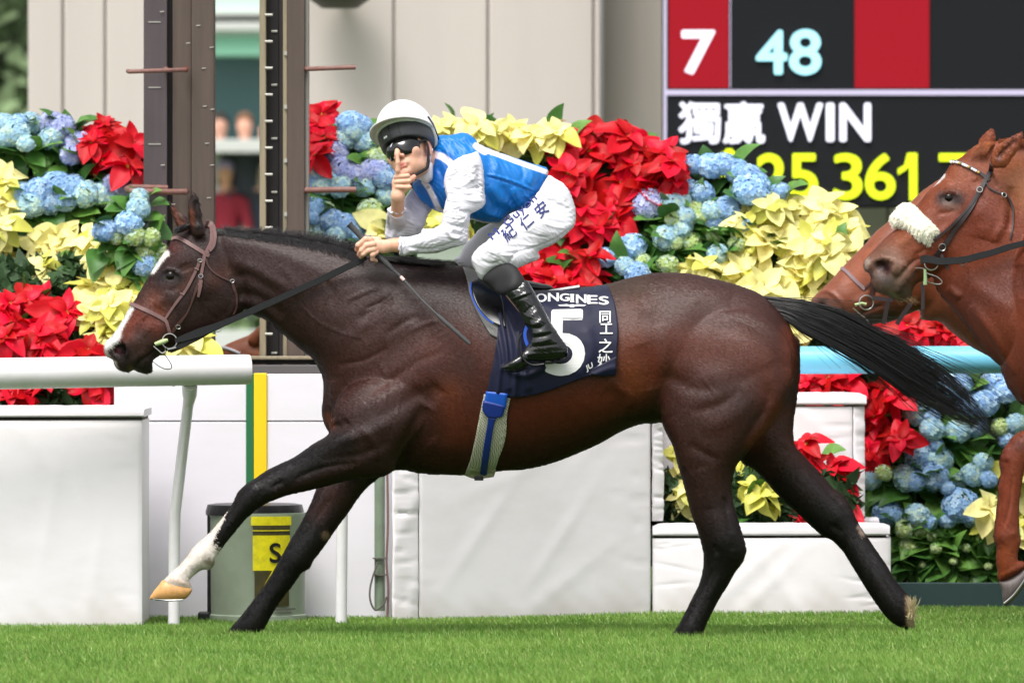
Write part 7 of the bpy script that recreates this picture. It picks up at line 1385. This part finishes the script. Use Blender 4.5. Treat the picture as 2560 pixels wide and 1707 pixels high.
def rump(v, Yh, dx, hs=1.0):
    """the rest of the galloping body beyond the frame"""
    Z_ = lambda *p_: [((a + dx) * 1.08844, b * 1.08844) for a, b in zip(p_[0::2], p_[1::2])]
    v.inflate(Z_(2300,620, 2420,420, 2500,430, 2580,450, 2700,440, 2900,470, 3080,446, 3260,440, 3420,500, 3490,600, 3500,720, 3420,820, 3250,850, 3080,880, 2900,930, 2700,960, 2500,960, 2380,950, 2300,850), scale=.84, y0=Yh, k=.03, blur=4)
    v.inflate(Z_(3300,700, 3260,900, 3240,1050, 3290,1180, 3240,1300, 3200,1440, 3250,1446, 3300,1320, 3370,1190, 3360,1080, 3420,900, 3500,700, 3400,560), scale=.7, y0=Yh - .13, k=.03)
    v.inflate(Z_(3380,760, 3420,950, 3500,1060, 3560,1180, 3640,1330, 3690,1400, 3730,1380, 3680,1280, 3610,1120, 3560,1010, 3500,900, 3500,700), scale=.7, y0=Yh + .13, k=.03)
    v.inflate(Z_(2680,880, 2640,1040, 2600,1180, 2530,1330, 2490,1440, 2540,1450, 2600,1330, 2660,1200, 2720,1060, 2800,900, 2760,820), scale=.8, y0=Yh + .13, k=.03)
sx1 = P(4080, 0, Y1).x; cv = Vol(P(2130, 0, Y1).x, sx1, Y1 - .38, Y1 + .38, -.02, P(0, 290, Y1).z, .0062, Y1); rump(cv, Y1, 0)
cv.inflate(c_neck, scale=[(*D(2200,500),.36), (*D(2330,380),.26), (*D(2400,850),.75)], y0=Y1, k=0, blur=4)
cv.inflate(c_head, scale=[(*ZR(760,1200)[0],.80), (*ZR(1000,1000)[0],.62), (*ZR(1350,800)[0],.46), (*ZR(1700,700)[0],.40), (*ZR(1650,260)[0],.26), (*ZR(1850,300)[0],.24)], y0=Y1, k=.03, blur=3)
cv.inflate(c_leg, scale=[(*ZT(1150,900)[0],.85), (*ZT(1300,450)[0],.8)], y0=Y1 - .15, k=.03)
cv.inflate(ZR(1590,420, 1572,370, 1590,310, 1640,245, 1720,196, 1806,158, 1802,215, 1772,295, 1725,358, 1680,420), scale=.62, y0=Y1 - .125, k=.012)
cv.inflate(ZR(1500,240, 1512,200, 1548,160, 1592,128, 1614,148, 1621,195, 1612,240, 1560,270), scale=.8, y0=Y1 + .03, k=.02)
V, Q = cv.mesh(2); del cv
st_c = [(ZR(1200,640, 1240,608, 1300,602, 1340,636), 4, .005, .4), (ZR(1275,650), 13, -.007), (ZR(1180,760, 1240,760, 1320,740), 6, -.005, .5), (ZR(1350,780, 1280,860, 1200,930), 10, .007, .5), (ZR(1230,560, 1330,570), 10, .005, .5),
 (ZR(760,1160), 17, -.026), (ZR(690,1190, 690,1130, 760,1100, 840,1115, 868,1160, 840,1215), 5, .008, .3), (ZR(870,1270, 940,1190, 1010,1120, 1060,1100), 5, -.010, .4), (ZR(860,1230, 940,1130), 12, .006, .5), (ZR(880,1370, 930,1290, 1010,1230), 10, .006, .5),
 (ZR(1640,560, 1690,700, 1680,850, 1600,980), 9, .008, .4), (ZR(1450,700, 1560,820, 1540,960), 30, .010, .5), (ZR(1740,560, 1740,760, 1720,900), 11, -.012, .4), (ZR(1050,900, 960,960, 900,1020), 9, .004, .5), (ZR(1110,1020, 1000,1090), 5, -.004, .5), (ZR(1500,560, 1480,500), 12, -.005, .5),
 (ZR(1630,350, 1690,280, 1765,205), 7, -.018, .5), (ZR(1260,1320, 1330,1370, 1360,1400), 8, .009, .5), (ZR(1400,1250, 1600,1400, 1750,1500), 18, .007, .5), (ZF(2230,700, 2290,780, 2330,860), 10, .008, .5), (ZR(1800,1150, 1839,1400), 16, -.008, .5),
 (ZT(1140,520, 1130,620), 12, .006, .5), (ZT(1180,700, 1160,900, 1120,1020), 4, -.005, .5), (ZT(1110,1080), 16, .006), (ZT(1180,1060), 8, .004), (ZT(1090,1330, 1200,1270, 1255,1240), 4, .004, .3)]
V = sculpt(V, Q, [(a[0], a[1] * 1.1, a[2] * 1.0, *a[3:]) for a in st_c])
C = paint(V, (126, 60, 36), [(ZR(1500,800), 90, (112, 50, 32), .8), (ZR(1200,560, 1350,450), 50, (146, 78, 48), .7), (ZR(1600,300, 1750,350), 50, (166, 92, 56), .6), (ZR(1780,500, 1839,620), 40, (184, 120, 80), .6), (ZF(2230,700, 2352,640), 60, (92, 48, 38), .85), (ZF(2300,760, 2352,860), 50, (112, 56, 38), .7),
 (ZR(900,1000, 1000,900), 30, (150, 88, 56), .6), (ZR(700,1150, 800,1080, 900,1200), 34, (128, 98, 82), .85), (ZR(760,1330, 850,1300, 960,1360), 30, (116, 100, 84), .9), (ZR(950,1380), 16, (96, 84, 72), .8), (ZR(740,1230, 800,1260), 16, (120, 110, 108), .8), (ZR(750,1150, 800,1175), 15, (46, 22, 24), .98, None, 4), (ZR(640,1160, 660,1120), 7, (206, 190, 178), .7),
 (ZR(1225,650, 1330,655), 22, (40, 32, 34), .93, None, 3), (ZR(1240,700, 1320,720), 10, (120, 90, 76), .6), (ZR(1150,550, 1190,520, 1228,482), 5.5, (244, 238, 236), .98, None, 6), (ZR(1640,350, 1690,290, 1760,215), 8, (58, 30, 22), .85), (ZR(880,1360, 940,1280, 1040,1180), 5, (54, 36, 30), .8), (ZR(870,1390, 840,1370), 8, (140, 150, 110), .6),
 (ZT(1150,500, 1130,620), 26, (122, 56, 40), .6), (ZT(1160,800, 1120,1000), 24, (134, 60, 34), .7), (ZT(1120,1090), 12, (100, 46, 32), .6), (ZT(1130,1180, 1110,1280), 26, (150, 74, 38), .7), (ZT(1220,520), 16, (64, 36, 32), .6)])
hr = root('horse', (P(2600, 0, Y1).x, Y1, 0), 'bright chestnut racehorse wearing a white fleece noseband at the right edge', 'horse')
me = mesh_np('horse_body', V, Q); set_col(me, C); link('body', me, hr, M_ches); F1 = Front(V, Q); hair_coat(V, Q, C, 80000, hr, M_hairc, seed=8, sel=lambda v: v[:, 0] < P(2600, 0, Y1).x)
eye_part(F1, *ZR(1278,650)[0], .026, hr, .74)
o_, _, _ = solid('hoof', ZT(1078,1345, 1130,1335, 1200,1295, 1262,1240, 1310,1230, 1312,1270, 1262,1340, 1190,1440, 1135,1492, 1108,1484, 1098,1400), hr, M_hoofd, Yp=Y1, scale=.95, y0=-.15, h=.004)
mm = MB(); mm.tube([P(*q, Y1 - .20) for q in spline(ZT(1128,1490, 1185,1440, 1245,1360, 1300,1270), 4, False)], .0042, 7); mm.build('horseshoe', M_steel, hr, smooth=True)
M_chair = mat('chestnut_hair', lin((150, 82, 44)), rough=.5, var=.3, vscale=(40, 40, 40))
def cm(i):
    a = ZR(rng.uniform(1640, 1880), 216 + rng.uniform(-6, 10))[0]; L = rng.uniform(8, 26); A_ = P(a[0], a[1] + 3, Y1 + rng.uniform(-.03, .02)); B_ = P(a[0] + L * .5, a[1] - 3, Y1 - .03); C2 = P(a[0] + L + rng.uniform(0, 16), a[1] + rng.uniform(-4, 14), Y1 - .05); return A_[:], B_[:], C2[:]
strands('mane', 500, cm, None, .0013, 6, hr, M_chair)
def fl(i):
    a = ZR(rng.uniform(1500, 1620), 226 + rng.uniform(-4, 20))[0]; e = ZR(rng.uniform(1380, 1560), rng.uniform(300, 370))[0]; return P(*a, Y1 - .02)[:], P((a[0] + e[0]) / 2, (a[1] + e[1]) / 2 - 3, Y1 - .09)[:], F1.pt(*e, .004)[:]
strands('forelock', 70, fl, None, .0013, 6, hr, M_chair, wob=.003)
def wh(i):
    a = ZR(rng.uniform(860, 990), rng.uniform(1380, 1420))[0]; return P(*a, Y1 - rng.uniform(-.02, .03))[:], P(a[0] + 6, a[1] + 5, Y1 - .02)[:], P(a[0] + rng.uniform(2, 30), a[1] + rng.uniform(4, 14), Y1 - .03)[:]
strands('whiskers', 60, wh, None, .0005, 5, hr, mat('pale_whiskers', lin((190, 160, 120)), rough=.5))
b1 = root('bridle', P(*ZR(1400,700)[0], Y1 - .1), 'dark bridle with a beaded browband on the bright chestnut horse', 'bridle')
M_dk = mat('dark_bridle_leather', lin((46, 36, 38)), rough=.4, var=.15, vscale=(60, 60, 60))
sline(F1, ZR(1600,392, 1590,440, 1545,520, 1510,590, 1470,660), [13, 13, 12, 12, 12], M_dk, 'cheek_strap', b1, .006, .004)
sline(F1, ZR(1475,650, 1440,720, 1390,790, 1320,880, 1270,960, 1220,1030, 1170,1085), [13, 15, 15, 12, 12, 12, 11], M_dk, 'cheek_strap', b1, .006, .004)
sline(F1, ZR(1500,600, 1440,700, 1350,800, 1280,870, 1200,935, 1150,960), [7, 7, 7, 7, 7, 7], M_dk, 'noseband_strap', b1, .005, .008)
sline(F1, ZR(1280,375, 1340,380, 1420,415, 1500,455, 1580,515), 9, M_dk, 'browband', b1, .005, .003)
sline(F1, ZR(1555,535, 1580,575, 1640,605, 1700,630, 1740,690, 1758,760, 1755,860, 1735,960), [5, 4, 4, 5, 7, 5, 4, 4], M_dk, 'throat_strap', b1, .004, .004)
M_beadw, M_beadg = mat('white_bead', lin((236, 232, 240)), rough=.2, spec=.8), mat('gold_bead', lin((206, 166, 90)), rough=.3, spec=.8)
for i, t in enumerate(np.linspace(0, 1, 15)):
    q = spline(ZR(1288,378, 1340,382, 1420,415, 1495,455), 6, False); a = q[int(t * (len(q) - 1))]; c = F1.pt(a[0], a[1], .012); mm = MB(); mm.lathe([(.0005, -.006), (.0045, -.004), (.0058, 0), (.0045, .004), (.0005, .006)], c, (0, -1, 0), 10); mm.build('bead', M_beadg if i % 4 == 2 else M_beadw, b1, smooth=True)
for q, r in (((1505,585), 7), ((1222,1020), 9), ((1690,625), 6)): x, y = ZR(*q)[0]; ring(F1.pt(x, y, .014), r * mpp(Y1), .002, F1.nrm(x, y), name='buckle', m_=M_steel, parent=b1)
BIT1 = F1.pt(*ZR(1140,1140)[0], .03); ring(BIT1, 17 * mpp(Y1), .0028, (.1, -1, .1), name='bit_ring', m_=M_steel, parent=b1)
mm = MB(); q = spline(ZR(1060,1115, 1120,1110, 1200,1125, 1300,1122, 1400,1112, 1500,1085, 1600,1060, 1720,1020, 1850,985, 2000,930), 5, False); mm.strap([P(a, b, BIT1.y - .005 - (i * .0012)) for i, (a, b) in enumerate(q)], [(20 - i * .12) * mpp(Y1) for i in range(len(q))], .005, Vector((0, -1, .1))); mm.build('rein', M_rub, b1, smooth=True)
ring(P(*ZR(1378,1130)[0], BIT1.y - .012), 10 * mpp(Y1), .0022, (.5, -1, .1), name='rein_ring', m_=M_steel, parent=b1)
mm = MB(); mm.tube([P(*q, BIT1.y - .01) for q in spline(ZR(1020,1175, 1080,1180, 1110,1215, 1180,1240, 1220,1275, 1205,1298, 1140,1290, 1100,1270), 5, False)], .0022, 7); mm.build('curb_hook', M_steel, b1, smooth=True)
mm = MB(); mm.tube([P(*q, BIT1.y - .015) for q in ZR(1092,1185, 1096,1250, 1094,1302)], [.005, .007, .008], 8); mm.build('bit_guard', mat('green_bit_guard', lin((140, 168, 120)), rough=.5), b1, smooth=True)
mm = MB(); mm.strap([P(*q, BIT1.y - .004) for q in ZR(1215,1075, 1240,1130, 1268,1185)], 8 * mpp(Y1), .004, Vector((0, -1, .1))); mm.build('running_strap', M_dk, b1); mm = MB(); mm.strap([P(*q, Y1 - .08) for q in ZR(1075,1290, 1078,1380, 1076,1490)], 9 * mpp(Y1), .004, Vector((0, -1, .1))); mm.build('running_strap', M_dk, b1)
# fleece noseband
fz = root('fleece_noseband', P(*ZR(1000,850)[0], Y1 - .1), 'fluffy cream fleece noseband across the bright chestnut horse\'s nose', 'noseband')
M_fl = mat('cream_fleece', lin((250, 246, 226)), rough=.95, bump=.003, bscale=(130, 130, 130))
fv = Vol(P(2205,0,Y1).x, P(2360,0,Y1).x, Y1 - .26, Y1 + .16, P(0,635,Y1).z, P(0,495,Y1).z, .0035, Y1); yy = float(F1.y(np.array(ZR(1050,880)[0][0]), np.array(ZR(1050,880)[0][1])))
fv.inflate(ZR(870,740, 905,700, 950,686, 1000,700, 1050,745, 1110,810, 1170,870, 1196,905, 1190,940, 1165,935, 1145,975, 1120,1018, 1075,1000, 1010,950, 950,900, 880,868, 850,872, 838,850, 828,800), scale=1.0, y0=[(*ZR(880,770)[0], Y1 - .02), (*ZR(1130,930)[0], yy - .004)], k=0)
V_, Q_ = fv.mesh(1); N_ = vnormals(V_, Q_); V_ = V_ + N_ * (rng.normal(0, 1, len(V_)) * .0009)[:, None] + N_ * (.002 * np.sin(V_[:, 0] * 210) * np.sin(V_[:, 2] * 190 + V_[:, 1] * 160))[:, None]
link('fleece', mesh_np('fleece', V_, Q_), fz, M_fl)
k_ = 2200; idx = rng.integers(0, len(V_), k_); idx = idx[V_[idx, 1] < Y1 + .05]; d_ = N_[idx] + rng.normal(0, .5, (len(idx), 3)); t_ = np.linspace(0, 1, 4)[None, :, None]
V2, F2 = hairs(V_[idx][:, None, :] + d_[:, None, :] * t_ * .0045 + np.array([0, 0, -.002]) * t_ ** 2, np.full(len(idx), .0011)); o = link('tufts', mesh_np('tufts', V2, F2), fz, M_fl)
# second chestnut, half hidden
Y2 = 1.75
d_head = ZF(2200,400, 2130,430, 2090,465, 2044,506, 2012,532, 1985,562, 1952,596, 1922,628, 1892,660, 1868,684, 1860,698, 1866,712, 1880,725, 1900,732, 1925,748, 1950,757, 1980,752, 2010,744, 2050,738, 2090,720, 2140,700, 2200,690, 2300,640, 2352,560, 2352,420)
d_neck = ZF(2150,420, 2352,400, 2480,470, 2480,900, 2380,900, 2290,830, 2220,790, 2160,740, 2110,705)
dv = Vol(P(2010, 0, Y2).x, P(4150, 0, Y2).x, Y2 - .36, Y2 + .36, -.02, P(0, 400, Y2).z, .0075, Y2); rump(dv, Y2 + .02, 60)
dv.inflate(d_neck, scale=.6, y0=Y2 + .02, k=0, blur=3); dv.inflate(d_head, scale=[(*D(1900,700),.85), (*D(2000,640),.65), (*D(2150,600),.45)], y0=Y2, k=.03)
V, Q = dv.mesh(2); del dv
V = sculpt(V, Q, [(ZF(1886,700), 13, -.016), (ZF(1866,700, 1872,680, 1900,668, 1930,690, 1936,712), 5, .008, .3), (ZF(1990,690, 2020,660, 2040,630), 6, -.006, .5), (ZF(1960,700, 2000,670), 9, .005, .5), (ZF(1985,600, 2040,560), 9, .005, .5), (ZF(1950,745, 1990,715, 2030,700), 5, -.008, .4)])
C = paint(V, (122, 64, 40), [(ZF(1890,700, 1920,715), 22, (92, 72, 66), .8), (ZF(1888,702), 12, (48, 26, 26), .95, None, 4), (ZF(1950,740, 2050,730), 22, (60, 52, 48), .85), (ZF(1960,640, 2010,590), 26, (150, 78, 46), .7), (ZF(2060,520), 30, (110, 60, 44), .6), (ZF(2200,720, 2300,760), 60, (92, 50, 36), .7)])
h2 = root('horse', (P(2600, 0, Y2).x, Y2, 0), 'darker chestnut racehorse mostly hidden behind the other chestnut', 'horse')
me = mesh_np('horse_body', V, Q); set_col(me, C); link('body', me, h2, M_ches); F2f = Front(V, Q)
b2 = root('bridle', P(*D(1980, 680), Y2 - .1), 'mauve grey bridle on the half hidden darker chestnut horse', 'bridle')
M_mauve = mat('mauve_bridle_leather', lin((126, 104, 108)), rough=.5)
sline(F2f, ZR(462,1176, 500,1200, 560,1262, 640,1335), 9, M_mauve, 'noseband', b2, .004, .003); sline(F2f, ZR(640,1325, 700,1270, 760,1200), 5, M_leaE, 'cheek_strap', b2, .004, .004); sline(F2f, ZR(700,1300, 690,1370, 670,1410), 12, M_leaE, 'cheek_strap', b2, .005, .004)
BIT2 = F2f.pt(*ZR(652,1436)[0], .03); ring(BIT2, 18 * mpp(Y2), .0028, (.1, -1, .1), name='bit_ring', m_=M_steel, parent=b2)
mm = MB(); mm.tube([P(*q, BIT2.y) for q in spline(ZR(550,1475, 600,1520, 650,1560, 672,1600, 660,1660, 640,1700), 5, False)], .0026, 7); mm.build('curb_hook', M_steel, b2, smooth=True)
mm = MB(); mm.tube([P(*q, BIT2.y) for q in ZR(565,1455, 620,1440, 650,1450)], .006, 8); mm.build('bit', M_green, b2, smooth=True)
for q in (ZR(700,1400, 780,1410, 850,1420), ZR(820,1410, 800,1500, 780,1600), ZR(990,1440, 930,1520, 880,1600)):
    mm = MB(); mm.strap([P(*a, BIT2.y - .01) for a in q], 11 * mpp(Y2), .004, Vector((0, -1, .1))); mm.build('running_strap', M_dk, b2)
# mirror reflection of a chestnut, built as a solid head between the posts
Y3 = 3.9
e_px = ZA(690,940, 692,868, 722,828, 780,800, 840,776, 882,744, 914,720, 920,760, 908,800, 945,806, 1020,812, 1060,900, 1040,1040, 900,1060, 740,1060)
o_h = root('horse', (P(560, 0, Y3).x, Y3, 0), 'small chestnut horse head with white browband built for the mirror reflection between the posts', 'horse')
ev = Vol(P(535, 0, Y3).x, P(745, 0, Y3).x, Y3 - .2, Y3 + .2, P(0, 995, Y3).z, P(0, 800, Y3).z, .005, Y3); ev.inflate(e_px, scale=.7, y0=Y3, k=0); ev.inflate(ZA(840,800, 870,760, 914,718, 922,765, 905,815, 870,830), scale=.8, y0=Y3 - .06, k=.01)
V, Q = ev.mesh(1); C = paint(V, (150, 82, 50), [(ZA(900,860, 960,900), 20, (176, 110, 76), .7), (ZA(895,790), 9, (90, 44, 30), .7), (ZA(730,880), 14, (120, 60, 40), .6)]); me = mesh_np('horse_body', V, Q); set_col(me, C); link('body', me, o_h, M_ches); F3 = Front(V, Q)
bb = root('browband', P(*ZA(740,845)[0], Y3 - .08), 'white beaded browband on the small reflected chestnut head between the posts', 'browband')
mm = MB(); q = spline(ZA(692,842, 720,838, 760,850, 800,868), 6, False); mm.tube([F3.pt(a, b, .006) for a, b in q], [.0055 + .0015 * (i % 2) for i in range(len(q))], 8); mm.build('beaded_band', M_beadw, bb, smooth=True)
# ================================================================ turf
M_turf = mat('grass_blades', (1, 1, 1), rough=.45, spec=.35, attr='Col', backlit=.25)
def grass(name, n, x0, x1, y0, y1, hm, wd, seed, lab):
    r = np.random.default_rng(seed); x = r.uniform(x0, x1, n); y = r.uniform(y0, y1, n)
    cl = .5 + .5 * np.sin(x * 3.1 + np.sin(y * 2.3) * 1.7) * np.sin(y * 2.7 + np.cos(x * 1.9) * 2.0); fine = .5 + .5 * np.sin(x * 23 + np.sin(y * 19) * 2) * np.sin(y * 27 + np.cos(x * 21) * 2)
    h = hm * r.uniform(.55, 1.15, n) * (.8 + .3 * cl + .2 * fine); a = r.uniform(0, 6.28, n); lean = np.abs(r.normal(0, .5, n)) * h; lx, ly = np.cos(a) * lean - .15 * h, np.sin(a) * lean; b = r.uniform(-1.2, 1.2, n); wx, wy = np.cos(b) * wd / 2, np.sin(b) * wd / 2
    w_ = r.uniform(.7, 1.3, n); wx, wy = wx * w_, wy * w_; o = np.zeros(n)
    V_ = np.stack([np.stack([x - wx, y - wy, o], 1), np.stack([x + wx, y + wy, o], 1), np.stack([x + lx * .35 - wx * .8, y + ly * .35 - wy * .8, h * .55], 1), np.stack([x + lx * .35 + wx * .8, y + ly * .35 + wy * .8, h * .55], 1), np.stack([x + lx, y + ly, h], 1)], 1).reshape(-1, 3)
    k = np.arange(n)[:, None] * 5; Qd = k + np.array([[0, 1, 3, 2]]); Tr = k + np.array([[2, 3, 4]]); me_ = mesh_np(name, V_, [Qd, Tr], True)
    g0, g1, g2 = np.array(lin((136, 172, 78))), np.array(lin((98, 142, 54))), np.array(lin((170, 192, 112))); pt_ = .5 + .5 * np.sin(x * 5.3 + np.sin(y * 4.1 + x) * 2.2) * np.sin(y * 6.1 + np.cos(x * 3.3) * 2.4); t = np.clip(cl * .35 + pt_ * .55 + r.random(n) * .5 - .25, 0, 1)[:, None]; C_ = g1 * (1 - t) + g0 * t; m = r.random(n) < .12; C_[m] = g2; m = r.random(n) < .012; C_[m] = lin((176, 160, 110)); C5 = np.repeat(C_, 5, 0); C5[0::5] *= .7; C5[1::5] *= .7
    set_col(me_, C5); ob = link(name, me_, None, M_turf); return meta(ob, lab, 'grass', kind='stuff')
grass('turf', 300000, -2.8, 2.8, -3.7, .7, .038, .0034, 5, 'bright green turf of the racecourse')
grass('turf', 90000, -2.8, 2.8, .7, 3.2, .021, .0040, 6, 'turf growing up to the barriers')
# torn turf kicked up at the trailing hind hoof and grass on the fetlock
M_straw = mat('straw_tuft', lin((206, 192, 150)), rough=.7)
tt_ = root('turf_clod', P(*ZD(1790,1240)[0], .1), 'pale torn grass tuft flying at the trailing hind hoof', 'turf')
def tw(i):
    a = P(*[v + rng.normal(0, 4) for v in ZD(1785,1240)[0]], .10 + rng.normal(0, .02)); e = ZD(1795 + rng.normal(6, 14), 1160 + rng.uniform(-25, 100))[0]; return a[:], P((e[0] + 2277) / 2, (e[1] + 1540) / 2, .08)[:], P(*e, .08 + rng.normal(0, .02))[:]
strands('tuft', 170, tw, None, .0016, 5, tt_, M_straw)

for o in list(S.objects):
    if o.parent is None and 'group' not in o and 'kind' not in o and o.get('category') != 'jockey':
        g_ = {'padded_barrier': 'white padded barriers along the course', 'finish_post': 'brown steel finish posts', 'horse': 'racehorses', 'bridle': 'bridles of the racehorses', 'person': 'spectators built for the mirror reflection'}.get(o.name.split('.')[0])
        if g_: o['group'] = g_
